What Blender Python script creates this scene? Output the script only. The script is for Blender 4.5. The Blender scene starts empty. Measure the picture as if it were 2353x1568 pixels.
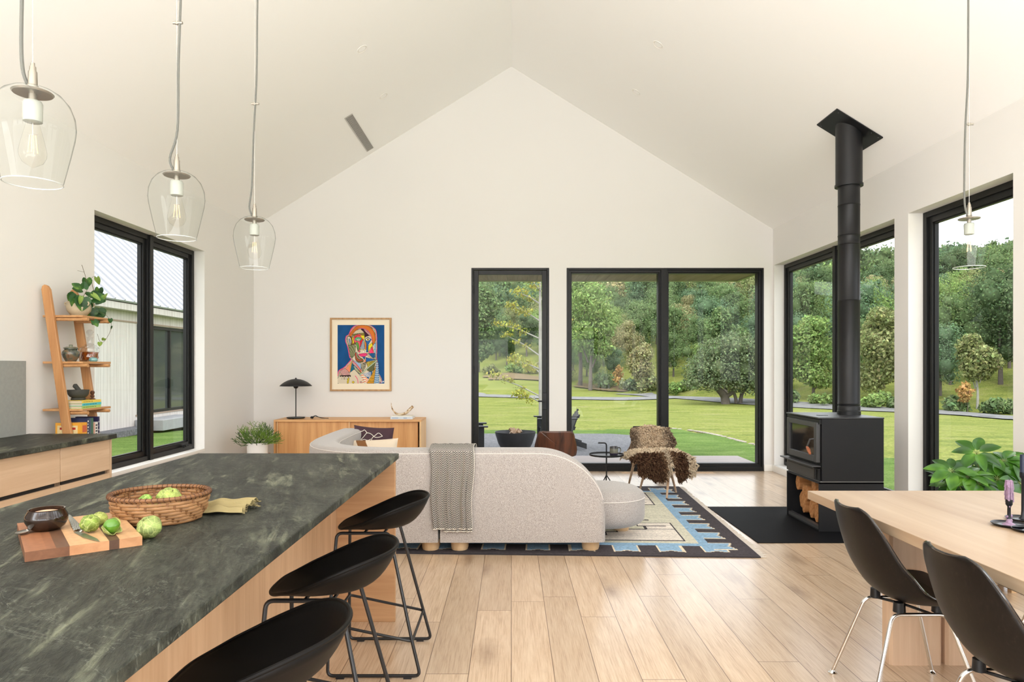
import bpy, math, random
import numpy as np
from mathutils import Vector, Matrix, Euler

SC = bpy.context.scene
COL = SC.collection
PI = math.pi
F, CX, CY, H = 1569.0, 1175.0, 843.0, 1.39      # focal length in px, vanishing point, eye height

# ------------------------------------------------------------------ camera
cd = bpy.data.cameras.new('camera'); cam = bpy.data.objects.new('camera', cd); COL.objects.link(cam)
cd.sensor_width = 36.0; cd.lens = 36.0 * F / 2353.0
cd.shift_x = (1176.5 - CX) / 2353.0; cd.shift_y = (CY - 784.0) / 2353.0
cd.clip_start = 0.05; cd.clip_end = 2000
cam.location = (0, 0, H); cam.rotation_euler = (PI / 2, 0, 0)
SC.camera = cam
# ------------------------------------------------------------------ world, sun, exposure
W = bpy.data.worlds.new('world'); SC.world = W; W.use_nodes = True
bg = W.node_tree.nodes['Background']
bg.inputs[0].default_value = (0.93, 0.965, 1.0, 1); bg.inputs[1].default_value = 2.9
sd = bpy.data.lights.new('sun', 'SUN'); sd.energy = 2.4; sd.angle = math.radians(12); sd.color = (1.0, 0.96, 0.88)
sun = bpy.data.objects.new('sun', sd); COL.objects.link(sun)
sun.rotation_euler = Vector((0.15, 0.85, -0.95)).to_track_quat('-Z', 'Y').to_euler()
def area(name, loc, aim, sx, sy, power, color=(1, 1, 1)):
    l = bpy.data.lights.new(name, 'AREA'); l.shape = 'RECTANGLE'; l.size = sx; l.size_y = sy
    l.energy = power; l.color = color
    o = bpy.data.objects.new(name, l); COL.objects.link(o); o.location = loc
    o.rotation_euler = Vector(aim).to_track_quat('-Z', 'Y').to_euler()
    return o
# unseen fill lamps added behind and beside the camera to brighten the room
area('fill_light_rear', (0.0, -4.2, 1.5), (0, 1, 1.35), 6.2, 2.8, 260, (0.93, 0.965, 1.0))
area('fill_light_rear_floor', (0.0, -2.3, 0.05), (0, 0.0, 1), 6.4, 4.2, 760, (0.97, 0.98, 1.0))  # upward fill lamp added near the floor to lift the ceiling
area('fill_light_right', (3.40, 1.5, 1.3), (-1, 0.1, 0.9), 2.4, 2.2, 45, (0.93, 0.965, 1.0))
area('fill_light_left', (-3.36, -1.4, 1.6), (1, 0.2, 0.9), 2.0, 1.6, 70, (0.93, 0.97, 1.0))
SC.view_settings.view_transform = 'Standard'; SC.view_settings.look = 'None'
SC.view_settings.exposure = -0.02; SC.view_settings.gamma = 1.0; SC.view_settings.use_curve_mapping = False
SC.cycles.use_denoising = True
SC.cycles.max_bounces = 10; SC.cycles.diffuse_bounces = 6; SC.cycles.glossy_bounces = 4
SC.cycles.transmission_bounces = 8; SC.cycles.transparent_max_bounces = 24
SC.cycles.sample_clamp_indirect = 6.0; SC.cycles.caustics_refractive = False; SC.cycles.caustics_reflective = False

# ------------------------------------------------------------------ helpers
def srgb(r, g, b):
    f = lambda c: (c / 255 / 12.92) if c / 255 <= 0.04045 else ((c / 255 + 0.055) / 1.055) ** 2.4
    return (f(r), f(g), f(b), 1)
def at(px, py, Y):
    return Vector(((px - CX) * Y / F, Y, H - (py - CY) * Y / F))
def atx(px, py, X):
    k = X / (px - CX); return Vector((X, k * F, H - (py - CY) * k))
def atz(px, py, z):
    k = (H - z) / (py - CY); return Vector(((px - CX) * k, k * F, z))

class MB:
    def __init__(s): s.v = []; s.f = []; s.uv = None
    def add(s, vs, fs):
        n = len(s.v); s.v.extend([tuple(p) for p in vs]); s.f.extend([tuple(i + n for i in f) for f in fs]); return s
    def box(s, x0, x1, y0, y1, z0, z1, M=None):
        vs = [Vector((x, y, z)) for z in (z0, z1) for y in (y0, y1) for x in (x0, x1)]
        if M is not None: vs = [M @ p for p in vs]
        return s.add(vs, [(0, 2, 3, 1), (4, 5, 7, 6), (0, 1, 5, 4), (2, 6, 7, 3), (0, 4, 6, 2), (1, 3, 7, 5)])
    def prism(s, poly, a0, a1, axis='z', M=None):
        n = len(poly); vs = []
        for a in (a0, a1):
            for p, q in poly:
                vs.append(Vector({'z': (p, q, a), 'y': (p, a, q), 'x': (a, p, q)}[axis]))
        if M is not None: vs = [M @ p for p in vs]
        fs = [tuple(range(n - 1, -1, -1)), tuple(range(n, 2 * n))]
        fs += [(i, (i + 1) % n, n + (i + 1) % n, n + i) for i in range(n)]
        return s.add(vs, fs)
    def ring_tube(s, rings, closed=False, caps=True):
        n = len(rings[0]); vs = [p for r in rings for p in r]; fs = []
        m = len(rings)
        for i in range(m if closed else m - 1):
            a, b = i * n, ((i + 1) % m) * n
            for j in range(n):
                k = (j + 1) % n; fs.append((a + j, a + k, b + k, b + j))
        if caps and not closed:
            fs.append(tuple(range(n - 1, -1, -1))); fs.append(tuple((m - 1) * n + j for j in range(n)))
        return s.add(vs, fs)
    def tube(s, pts, r, n=8, closed=False, caps=True, flat=1.0):
        pts = [Vector(p) for p in pts]; m = len(pts)
        rr = r if isinstance(r, (list, tuple)) else [r] * m
        rings = []; u = None
        for i, p in enumerate(pts):
            if closed: t = pts[(i + 1) % m] - pts[i - 1]
            else: t = pts[min(i + 1, m - 1)] - pts[max(i - 1, 0)]
            if t.length < 1e-9: t = Vector((0, 0, 1))
            t.normalize()
            if u is None:
                u = t.orthogonal().normalized()
            u = (u - t * u.dot(t))
            if u.length < 1e-6: u = t.orthogonal()
            u.normalize(); w = t.cross(u)
            rings.append([p + (u * math.cos(2 * PI * j / n) + w * math.sin(2 * PI * j / n) * flat) * rr[i] for j in range(n)])
        return s.ring_tube(rings, closed, caps)
    def cyl(s, p0, p1, r0, r1=None, n=20):
        return s.tube([p0, p1], [r0, r0 if r1 is None else r1], n)
    def lathe(s, prof, c=(0, 0, 0), n=28, sx=1.0, sy=1.0, M=None):
        vs = []; fs = []; m = len(prof)
        for r, z in prof:
            r = max(r, 1e-4)
            for j in range(n):
                a = 2 * PI * j / n
                p = Vector((r * sx * math.cos(a), r * sy * math.sin(a), z))
                if M is not None: p = M @ p
                vs.append(p + Vector(c))
        for i in range(m - 1):
            for j in range(n):
                k = (j + 1) % n; fs.append((i * n + j, i * n + k, (i + 1) * n + k, (i + 1) * n + j))
        return s.add(vs, fs)
    def grid(s, fn, nu, nv, uv=False):
        n0 = len(s.v)
        for i in range(nu + 1):
            for j in range(nv + 1):
                s.v.append(tuple(fn(i / nu, j / nv)))
        for i in range(nu):
            for j in range(nv):
                a = n0 + i * (nv + 1) + j; s.f.append((a, a + nv + 1, a + nv + 2, a + 1))
        if uv: s.uv = (n0, nu, nv)
        return s
    def ball(s, c, r, n=12, sx=1, sy=1, sz=1, M=None):
        prof = [(r * math.sin(PI * i / n), -r * sz * math.cos(PI * i / n)) for i in range(n + 1)]
        return s.lathe(prof, c, n * 2, sx, sy, M)
    def build(s, name, m, parent=None, w=True, smooth=35, bevel=0, loc=None, sub=0, solid=0, seg=2):
        me = bpy.data.meshes.new(name)
        off = Vector((0, 0, 0))
        if loc is not None: off = Vector(loc)
        elif parent is not None and w:
            off = parent['_o'] if '_o' in parent else (0, 0, 0); off = Vector(off)
        vs = s.v if off.length == 0 else [(a - off.x, b - off.y, c - off.z) for a, b, c in s.v]
        me.from_pydata(vs, [], s.f)
        if s.uv:
            n0, nu, nv = s.uv; ul = me.uv_layers.new(name='UVMap')
            for lp in me.loops:
                k = lp.vertex_index - n0; ul.data[lp.index].uv = ((k // (nv + 1)) / nu, (k % (nv + 1)) / nv)
        if smooth:
            me.polygons.foreach_set('use_smooth', [True] * len(me.polygons))
            me.set_sharp_from_angle(angle=math.radians(smooth))
        me.materials.append(m)
        o = bpy.data.objects.new(name, me); COL.objects.link(o)
        if loc is not None: o.location = off
        if parent is not None: o.parent = parent
        if bevel:
            b = o.modifiers.new('b', 'BEVEL'); b.width = bevel; b.segments = seg; b.limit_method = 'ANGLE'; b.angle_limit = math.radians(40)
        if sub:
            b = o.modifiers.new('s', 'SUBSURF'); b.levels = b.render_levels = sub
        if solid:
            b = o.modifiers.new('t', 'SOLIDIFY'); b.thickness = solid; b.offset = 0
        return o

def tag(o, label=None, cat=None, group=None, kind=None):
    if label: o['label'] = label
    if cat: o['category'] = cat
    if group: o['group'] = group
    if kind: o['kind'] = kind
    return o
def thing(name, label, cat, loc=(0, 0, 0), rz=0.0, group=None, kind=None):
    o = bpy.data.objects.new(name, None); o.empty_display_size = 0.1; COL.objects.link(o)
    o.location = loc; o.rotation_euler = (0, 0, rz); o['_o'] = tuple(loc)
    return tag(o, label, cat, group, kind)
def copy_tree(o, parent=None):
    c = o.copy(); COL.objects.link(c); c.parent = parent
    for ch in list(o.children): copy_tree(ch, c)
    return c
def rotz(a): return Matrix.Rotation(a, 4, 'Z')
def smoothpath(pts, n=6, closed=False):
    P = [Vector(p) for p in pts]; out = []; m = len(P)
    for i in range(m if closed else m - 1):
        p0 = P[(i - 1) % m] if (closed or i > 0) else P[0]; p1 = P[i]; p2 = P[(i + 1) % m]
        p3 = P[(i + 2) % m] if (closed or i + 2 < m) else P[-1]
        for k in range(n):
            t = k / n
            out.append(0.5 * ((2 * p1) + (-p0 + p2) * t + (2 * p0 - 5 * p1 + 4 * p2 - p3) * t * t + (-p0 + 3 * p1 - 3 * p2 + p3) * t ** 3))
    if not closed: out.append(P[-1])
    return out
def bend(pts, r, n=5):
    """polyline with rounded corners"""
    P = [Vector(p) for p in pts]; out = [P[0]]
    for i in range(1, len(P) - 1):
        a = (P[i - 1] - P[i]); b = (P[i + 1] - P[i]); rr = min(r, a.length * 0.45, b.length * 0.45)
        a.normalize(); b.normalize(); s, e = P[i] + a * rr, P[i] + b * rr
        for k in range(n + 1):
            t = k / n; out.append((1 - t) ** 2 * s + 2 * t * (1 - t) * P[i] + t * t * e)
    out.append(P[-1]); return out

# ------------------------------------------------------------------ materials
class NT:
    def __init__(s, name):
        s.m = bpy.data.materials.new(name); s.m.use_nodes = True; s.t = s.m.node_tree; s.t.nodes.clear()
        s.out = s.t.nodes.new('ShaderNodeOutputMaterial')
    def n(s, typ, props=None, **kw):
        nd = s.t.nodes.new('ShaderNode' + typ)
        for k, v in (props or {}).items(): setattr(nd, k, v)
        for k, v in kw.items():
            key = int(k[1:]) if k[0] == 'i' and k[1:].isdigit() else k.replace('_', ' ')
            inp = nd.inputs[key]
            if isinstance(v, bpy.types.NodeSocket): s.t.links.new(v, inp)
            else: inp.default_value = v
        return nd
    def math(s, op, a, b=0.0, c=0.0):
        return s.n('Math', {'operation': op}, i0=a, i1=b, i2=c).outputs[0]
    def ramp(s, fac, stops, interp='LINEAR'):
        nd = s.n('ValToRGB', Fac=fac); cr = nd.color_ramp; cr.interpolation = interp
        while len(cr.elements) > 1: cr.elements.remove(cr.elements[-1])
        cr.elements[0].position = stops[0][0]; cr.elements[0].color = stops[0][1]
        for p, c in stops[1:]:
            e = cr.elements.new(p); e.color = c
        return nd.outputs[0]
    def mix(s, f, a, b, bt='MIX'):
        return s.n('MixRGB', {'blend_type': bt}, Fac=f, Color1=a, Color2=b).outputs[0]
    def coords(s, which='Object', scale=(1, 1, 1), rot=(0, 0, 0), loc=(0, 0, 0)):
        v = s.n('TexCoord').outputs[which]
        if any(rot): v = s.n('Mapping', Vector=v, Rotation=rot).outputs[0]
        return s.n('Mapping', Vector=v, Scale=scale, Location=loc).outputs[0]
    def noise(s, vec, scale=5, detail=4, rough=0.5, dist=0.0):
        return s.n('TexNoise', Vector=vec, Scale=scale, Detail=detail, Roughness=rough, Distortion=dist).outputs['Fac']
    def bump(s, h, strength=0.3, dist=0.01):
        return s.n('Bump', Height=h, Strength=strength, Distance=dist).outputs[0]
    def surf(s, **kw):
        p = s.n('BsdfPrincipled', **kw); s.t.links.new(p.outputs[0], s.out.inputs[0]); return s.m
def g(v): return (v, v, v, 1)
def plain(name, col, rough=0.5, metal=0.0, spec=0.5, bump=0, bscale=60, coat=0, var=0.0, vscale=8):
    t = NT(name); kw = dict(Base_Color=col, Roughness=rough, Metallic=metal)
    kw['Specular_IOR_Level'] = spec
    if coat: kw['Coat_Weight'] = coat; kw['Coat_Roughness'] = 0.1
    if var:
        f = t.noise(t.coords(), vscale, 3)
        kw['Base_Color'] = t.mix(f, tuple(c * (1 - var) for c in col[:3]) + (1,), tuple(min(1, c * (1 + var)) for c in col[:3]) + (1,))
    if bump: kw['Normal'] = t.bump(t.noise(t.coords(), bscale, 3), bump, 0.004)
    return t.surf(**kw)
def wood(name, c1, c2, axis='y', scale=1.0, rough=0.45, knots=False, c3=None, spec=0.4):
    t = NT(name); a, b = 26 * scale, 1.6 * scale
    sc = {'x': (b, a, a), 'y': (a, b, a), 'z': (a, a, b)}[axis]
    n1 = t.noise(t.coords(scale=sc), 1.0, 6, 0.6, 0.6)
    sc2 = tuple(q * 0.25 for q in sc)
    v2 = t.coords(scale=sc2, loc=(3.1, 1.7, 0.4))
    n2 = t.n('TexWave', {'wave_type': 'BANDS', 'bands_direction': 'DIAGONAL'}, Vector=v2, Scale=0.55, Distortion=7.0, Detail=3.0, Detail_Scale=0.8).outputs['Fac']
    f = t.math('ADD', t.math('MULTIPLY', n1, 0.86), t.math('MULTIPLY', n2, 0.14))
    mid = tuple((p + q) / 2 for p, q in zip(c1, c2))
    col = t.ramp(f, [(0.28, c2), (0.5, mid), (0.72, c1)])
    return t.surf(Base_Color=col, Roughness=rough, Specular_IOR_Level=spec, Normal=t.bump(n1, 0.08, 0.003))
def glass_pane(name, tint=(1, 1, 1, 1), ior=1.5, rough=0.0, boost=1.0, edge=None):
    t = NT(name)
    if edge:      # thin blown glass: more glass to look through where the wall turns away
        lw = t.n('LayerWeight', Blend=0.5).outputs['Facing']
        tint = t.ramp(lw, [(0.0, tint), (0.72, tint), (0.93, edge), (1.0, tuple(c * 0.6 for c in edge[:3]) + (1,))])
    tr = t.n('BsdfTransparent', Color=tint); gl = t.n('BsdfGlossy', Color=(1, 1, 1, 1), Roughness=rough)
    fr = t.n('Fresnel', IOR=ior).outputs[0]
    if boost != 1.0: fr = t.math('MULTIPLY', fr, boost)
    fr = t.math('MULTIPLY', fr, t.math('SUBTRACT', 1.0, t.n('NewGeometry').outputs['Backfacing']))
    mx = t.n('MixShader', Fac=fr, i1=tr.outputs[0], i2=gl.outputs[0])
    t.t.links.new(mx.outputs[0], t.out.inputs[0]); return t.m
def attr_mat(name, rough=0.8, bump=0.0, bscale=400, spec=0.3, vary=0.0):
    t = NT(name); c = t.n('VertexColor', {'layer_name': 'Col'}).outputs[0]
    if vary:
        c = t.mix(1.0, c, t.ramp(t.noise(t.coords(), 60, 4), [(0.3, g(1 - vary)), (0.7, g(1 + vary))]), 'MULTIPLY')
    kw = {}
    if bump: kw['Normal'] = t.bump(t.noise(t.coords(), bscale, 2), bump, 0.003)
    return t.surf(Base_Color=c, Roughness=rough, Specular_IOR_Level=spec, **kw)

M_WALL = plain('warm_white_paint', (0.78, 0.765, 0.74, 1), 0.75, spec=0.25, bump=0.03, bscale=180)
M_CEIL = plain('ceiling_paint', (0.94, 0.935, 0.92, 1), 0.8, spec=0.2)
M_TRIM = plain('white_trim_paint', (0.87, 0.855, 0.82, 1), 0.5)
M_FRAME = plain('black_window_frame', (0.008, 0.008, 0.008, 1), 0.4, spec=0.3)
M_BLACK = plain('matte_black', (0.009, 0.009, 0.010, 1), 0.45, spec=.35)
M_GLASS = glass_pane('window_glass', boost=0.3)
M_CHROME = plain('chrome', (0.8, 0.79, 0.77, 1), 0.14, 1.0)
M_STEEL = plain('brushed_steel', (0.55, 0.53, 0.5, 1), 0.32, 1.0)
M_OAKV = wood('pale_oak_vertical_grain', srgb(214, 186, 156), srgb(190, 158, 126), 'z')
M_OAKH = wood('pale_oak_horizontal_grain', srgb(218, 190, 160), srgb(196, 164, 132), 'x')
M_OAKY = wood('pale_oak_lengthwise_grain', srgb(218, 190, 160), srgb(196, 164, 132), 'y')

# ------------------------------------------------------------------ ground shape
def smst(a, b, x):
    t = min(1.0, max(0.0, (x - a) / (b - a))); return t * t * (3 - 2 * t)
EDGE = [(-140, 150), (-60, 120), (-12, 98), (-4, 92), (2, 84), (9, 74), (14, 66), (19, 58), (23, 50), (27, 42), (33, 33), (42, 22), (60, 6), (120, -40), (400, -200)]
def edgeY(x):
    for (a, p), (b, q) in zip(EDGE, EDGE[1:]):
        if x <= b: return p + (q - p) * (x - a) / (b - a)
    return EDGE[-1][1]
def ground(x, y):
    z = -0.22 - 1.0 * smst(11, 46, math.hypot(x, y)) if y > 0 else -0.22
    z += 2.4 * smst(58, 96, y) * smst(14, -2, x)
    d = y - edgeY(x)
    if d > 0:
        R = math.hypot(x, y); z += max(0.0, min(d * 0.16, (R - 50) * 0.158)) + 2.0 * math.sin(x * 0.03 + 1) * smst(40, 160, d)
    z += 0.10 * math.sin(x * 0.31 + 0.4 * y) * smst(20, 45, y)
    return z
def gpix(px, py):
    prev = None; k = 8.0 / F
    while k < 400 / F:
        x, y, z = (px - CX) * k, k * F, H - (py - CY) * k
        if z <= ground(x, y): return Vector((x, y, ground(x, y)))
        k *= 1.01
    return Vector((x, y, z))
# ------------------------------------------------------------------ numpy mesh + painted cloth helpers
def np_mesh(name, V, Q, mats, C=None, midx=None, parent=None, loc=None, smooth=False):
    me = bpy.data.meshes.new(name); V = np.asarray(V, np.float32); Q = np.asarray(Q, np.int32)
    nf, k = Q.shape
    me.vertices.add(len(V)); me.vertices.foreach_set('co', V.ravel())
    me.loops.add(nf * k); me.loops.foreach_set('vertex_index', Q.ravel())
    me.polygons.add(nf); me.polygons.foreach_set('loop_start', np.arange(nf, dtype=np.int32) * k)
    me.polygons.foreach_set('loop_total', np.full(nf, k, np.int32))
    for m in mats: me.materials.append(m)
    if midx is not None: me.polygons.foreach_set('material_index', np.asarray(midx, np.int32))
    me.update(calc_edges=True)
    if C is not None:
        a = me.color_attributes.new('Col', 'FLOAT_COLOR', 'POINT' if len(C) == len(V) else 'CORNER')
        C = np.asarray(C, np.float32); C4 = np.ones((len(C), 4), np.float32); C4[:, :3] = C[:, :3]
        a.data.foreach_set('color', C4.ravel())
    if smooth: me.polygons.foreach_set('use_smooth', [True] * nf)
    o = bpy.data.objects.new(name, me); COL.objects.link(o)
    if loc is not None: o.location = loc
    if parent is not None: o.parent = parent
    return o

class Paint:
    """a small raster used to colour the cells of a woven, printed or painted surface"""
    def __init__(s, x0, x1, y0, y1, cell, col):
        s.x0, s.y0, s.c = x0, y0, cell
        s.w = int(round((x1 - x0) / cell)); s.h = int(round((y1 - y0) / cell))
        s.a = np.zeros((s.h, s.w, 3)); s.a[:] = srgb(*col)[:3]
        s.X, s.Y = np.meshgrid(x0 + (np.arange(s.w) + .5) * cell, y0 + (np.arange(s.h) + .5) * cell)
    def mask(s, pts):
        m = np.zeros((s.h, s.w), bool); n = len(pts)
        for i in range(n):
            (xa, ya), (xb, yb) = pts[i], pts[(i + 1) % n]
            if ya == yb: continue
            c = ((s.Y >= min(ya, yb)) & (s.Y < max(ya, yb)) & (s.X < xa + (s.Y - ya) * (xb - xa) / (yb - ya)))
            m ^= c
        return m
    def poly(s, pts, col, edge=None, ew=5):
        s.a[s.mask(pts)] = srgb(*col)[:3]
        if edge: s.line(list(pts) + [pts[0]], edge, ew)
    def line(s, pts, col, w):
        m = np.zeros((s.h, s.w), bool)
        for (xa, ya), (xb, yb) in zip(pts, pts[1:]):
            dx, dy = xb - xa, yb - ya; L = max(dx * dx + dy * dy, 1e-12)
            t = np.clip(((s.X - xa) * dx + (s.Y - ya) * dy) / L, 0, 1)
            m |= (s.X - xa - t * dx) ** 2 + (s.Y - ya - t * dy) ** 2 <= (w / 2) ** 2
        s.a[m] = srgb(*col)[:3]
    def curve(s, pts, col, w, closed=False):
        q = smoothpath([(p[0], p[1], 0) for p in pts], 6, closed); q = [(p.x, p.y) for p in q]
        s.line(q + ([q[0]] if closed else []), col, w)
    def blob(s, pts, col, edge=None, ew=5):
        q = [(p.x, p.y) for p in smoothpath([(p[0], p[1], 0) for p in pts], 6, True)]
        s.poly(q, col, edge, ew)
    def rect(s, x0, x1, y0, y1, col):
        s.a[(s.X >= x0) & (s.X < x1) & (s.Y >= y0) & (s.Y < y1)] = srgb(*col)[:3]
    def mesh(s, name, fn, mat, parent=None, loc=None, smooth=False):
        u, v = np.meshgrid(np.arange(s.w + 1) / s.w, np.arange(s.h + 1) / s.h)
        V = fn(u.ravel(), v.ravel())
        i = (np.arange(s.h)[:, None] * (s.w + 1) + np.arange(s.w)[None]).ravel()
        Q = np.stack([i, i + 1, i + s.w + 2, i + s.w + 1], 1)
        C = np.repeat(s.a.reshape(-1, 3), 4, 0)
        return np_mesh(name, V, Q, [mat], C, None, parent, loc, smooth)

# ------------------------------------------------------------------ exterior materials
def ground_mat(name, stops, scale, rough=0.95, bump=0.6, stretch=(1, 1, 1), fine=9.0):
    t = NT(name)
    n1 = t.noise(t.coords(scale=stretch), scale, 7, 0.62); n2 = t.noise(t.coords(scale=stretch, loc=(9, 4, 2)), scale * fine, 4, 0.7)
    f = t.math('ADD', t.math('MULTIPLY', n1, 0.55), t.math('MULTIPLY', n2, 0.45))
    n3 = t.noise(t.coords(scale=stretch, loc=(2, 7, 5)), scale * fine * 2.2, 3, 0.7)
    return t.surf(Base_Color=t.mix(1.0, t.ramp(f, stops), t.ramp(n3, [(0.36, g(0.46)), (0.5, g(0.84)), (0.64, g(1.18))]), 'MULTIPLY'), Roughness=rough, Specular_IOR_Level=0.1, Normal=t.bump(n2, bump, 0.15))
M_FIELD = ground_mat('meadow_grass', [(0.36, (0.115, 0.16, 0.035, 1)), (0.46, (0.195, 0.235, 0.05, 1)), (0.54, (0.265, 0.29, 0.07, 1)), (0.64, (0.26, 0.25, 0.12, 1))], 0.5, stretch=(1, 2.2, 1), fine=12)
M_LAWN = ground_mat('mown_lawn_grass', [(0.38, (0.08, 0.155, 0.03, 1)), (0.5, (0.145, 0.24, 0.05, 1)), (0.62, (0.21, 0.30, 0.085, 1))], 1.1, fine=16, stretch=(1, 2, 1))
M_GRAVEL = ground_mat('grey_gravel', [(0.3, (0.13, 0.135, 0.145, 1)), (0.5, (0.23, 0.235, 0.25, 1)), (0.7, (0.36, 0.36, 0.37, 1))], 14, fine=3)
M_ROAD = ground_mat('pale_gravel_road', [(0.3, (0.22, 0.22, 0.225, 1)), (0.7, (0.36, 0.36, 0.35, 1))], 3)
M_DRY = ground_mat('dry_reddish_grass', [(0.3, (0.15, 0.13, 0.05, 1)), (0.55, (0.26, 0.19, 0.11, 1)), (0.7, (0.2, 0.21, 0.06, 1))], 1.2)
M_DECK = wood('weathered_deck_boards', (0.34, 0.30, 0.285, 1), (0.27, 0.235, 0.225, 1), 'x', rough=0.7)
M_SOFFIT = wood('brown_soffit_boards', (0.30, 0.235, 0.15, 1), (0.17, 0.125, 0.075, 1), 'y', 0.6, rough=0.7)
M_BARK = plain('grey_brown_bark', (0.12, 0.10, 0.085, 1), 0.9, bump=0.5, bscale=14, var=0.35)
M_BARKP = plain('pale_birch_bark', (0.30, 0.29, 0.26, 1), 0.9, bump=0.3, bscale=14, var=0.3)
def leaf_mat():
    t = NT('leaf_clumps'); c = t.n('VertexColor', {'layer_name': 'Col'}).outputs[0]
    d = t.n('BsdfDiffuse', Color=c); tl = t.n('BsdfTranslucent', Color=c)
    mx = t.n('MixShader', Fac=0.3, i1=d.outputs[0], i2=tl.outputs[0])
    t.t.links.new(mx.outputs[0], t.out.inputs[0]); return t.m
M_LEAF = leaf_mat()

# ------------------------------------------------------------------ terrain
def terrain():
    rs = np.concatenate([np.linspace(-60, 6, 10), np.arange(7.5, 70, 1.0), np.arange(70, 120, 2.5), np.arange(120, 300, 6), np.arange(300, 620, 40)])
    xs = np.concatenate([np.arange(-420, -60, 30), np.arange(-60, -20, 5), np.arange(-20, 40, 1.25), np.arange(40, 120, 4), np.arange(120, 600, 20)])
    V = [(x, y, ground(x, y)) for y in rs for x in xs]; n = len(xs)
    i = (np.arange(len(rs) - 1)[:, None] * n + np.arange(n - 1)[None]).ravel()
    o = np_mesh('ground', V, np.stack([i, i + 1, i + n + 1, i + n], 1), [M_FIELD], smooth=True)
    tag(o, kind='structure')
terrain()
def drape(name, pts, mat, dz=0.03, step=0.6, kind='structure'):
    """a polygon laid on the terrain as a fine grid"""
    xs = [p[0] for p in pts]; ys = [p[1] for p in pts]
    P = Paint(min(xs), max(xs), min(ys), max(ys), step, (0, 0, 0)); m = P.mask(pts)
    vid = {}; V = []; Q = []
    def vv(i, j):
        if (i, j) not in vid:
            x, y = P.x0 + j * step, P.y0 + i * step; vid[(i, j)] = len(V); V.append((x, y, ground(x, y) + dz))
        return vid[(i, j)]
    for i, j in zip(*np.nonzero(m)): Q.append((vv(i, j), vv(i, j + 1), vv(i + 1, j + 1), vv(i + 1, j)))
    o = np_mesh(name, V, Q, [mat], smooth=True); return tag(o, kind=kind)
def strip(name, centre, half, mat, dz=0.05, n=10):
    c = smoothpath([(p[0], p[1], 0) for p in centre], n); V = []
    for i, p in enumerate(c):
        t = (c[min(i + 1, len(c) - 1)] - c[max(i - 1, 0)]).normalized(); s = Vector((-t.y, t.x, 0))
        for k in (-1, -0.33, 0.33, 1):
            q = p + s * half * k; V.append((q.x, q.y, ground(q.x, q.y) + dz))
    Q = [(a * 4 + b, a * 4 + b + 1, a * 4 + b + 5, a * 4 + b + 4) for a in range(len(c) - 1) for b in range(3)]
    return tag(np_mesh(name, V, Q, [mat], smooth=True), kind='structure')
def gp(px, py): p = gpix(px, py); return (p.x, p.y)
strip('gravel_road', [(70, 10), (48, 22), gp(2500, 969), gp(2330, 961), gp(2160, 951), gp(1985, 942), gp(1860, 934), gp(1740, 926), gp(1620, 917), gp(1520, 911), gp(1455, 906.5)], 1.9, M_ROAD)
strip('driveway', [gp(1560, 914), gp(1440, 918), gp(1300, 917), gp(1200, 914), gp(1098, 911), gp(980, 906), (-40, 62)], 1.3, M_ROAD, 0.06)
drape('lawn', [(-30, 9.2), (-30, 16), gp(1100, 992), gp(1330, 992), gp(1560, 989), gp(1640, 1004), gp(1742, 1030), (9, 9), (5, 6), (4.2, 9.2)], M_LAWN, 0.03, 0.35)
drape('side_lawn', [(-9.4, 2), (-3.7, 2), (-3.7, 9.2), (-4, 30), (-9.4, 30)], M_LAWN, 0.05, 0.3)
drape('gravel_patio', [(-3.3, 9.3), (3.4, 9.3), gp(1500, 1046), gp(1478, 1020), gp(1455, 1009), gp(1400, 1004.5), gp(1100, 1004.5), (-4.2, 15)], M_GRAVEL, 0.07, 0.06)
drape('dry_grass_bank', [gp(1330, 884), gp(1420, 893), gp(1450, 903), gp(1390, 901), gp(1320, 892)], M_DRY, 0.12, 0.5)
drape('dry_grass_rise', [gp(1110, 868), gp(1180, 860), gp(1260, 868), gp(1250, 877), gp(1130, 876)], M_DRY, 0.12, 0.7)
# pale stone edging between lawn and meadow
rnd = random.Random(4)
mb = MB()
e0 = smoothpath([Vector(gp(1530, 987)).to_3d(), Vector(gp(1590, 993)).to_3d(), Vector(gp(1650, 1004)).to_3d(), Vector(gp(1700, 1018)).to_3d(), Vector(gp(1760, 1034)).to_3d()], 12)
for p in e0:
    if rnd.random() < .25: continue
    mb.ball((p.x, p.y, ground(p.x, p.y) + 0.03), 0.045, 5, 1.3 + rnd.random() * 0.5, 0.9, 0.5)
tag(mb.build('stone_edging', plain('pale_stone', (0.28, 0.25, 0.21, 1), 0.9, var=0.4, vscale=3)), 'line of small pale stones edging the mown lawn outside the glass', 'edging', kind='stuff')
# deck
d = MB(); y = 9.30
while y < 10.80:
    d.box(-3.4, 3.62, y, y + 0.128, -0.07, -0.035); y += 0.136
tag(d.build('deck', M_DECK, bevel=0.003), kind='structure')
d = MB().box(-3.4, 3.62, 10.76, 10.82, -0.21, -0.072).box(3.58, 3.62, 9.3, 10.76, -0.21, -0.072)
tag(d.build('deck_skirt', M_DECK), kind='structure')

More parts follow.
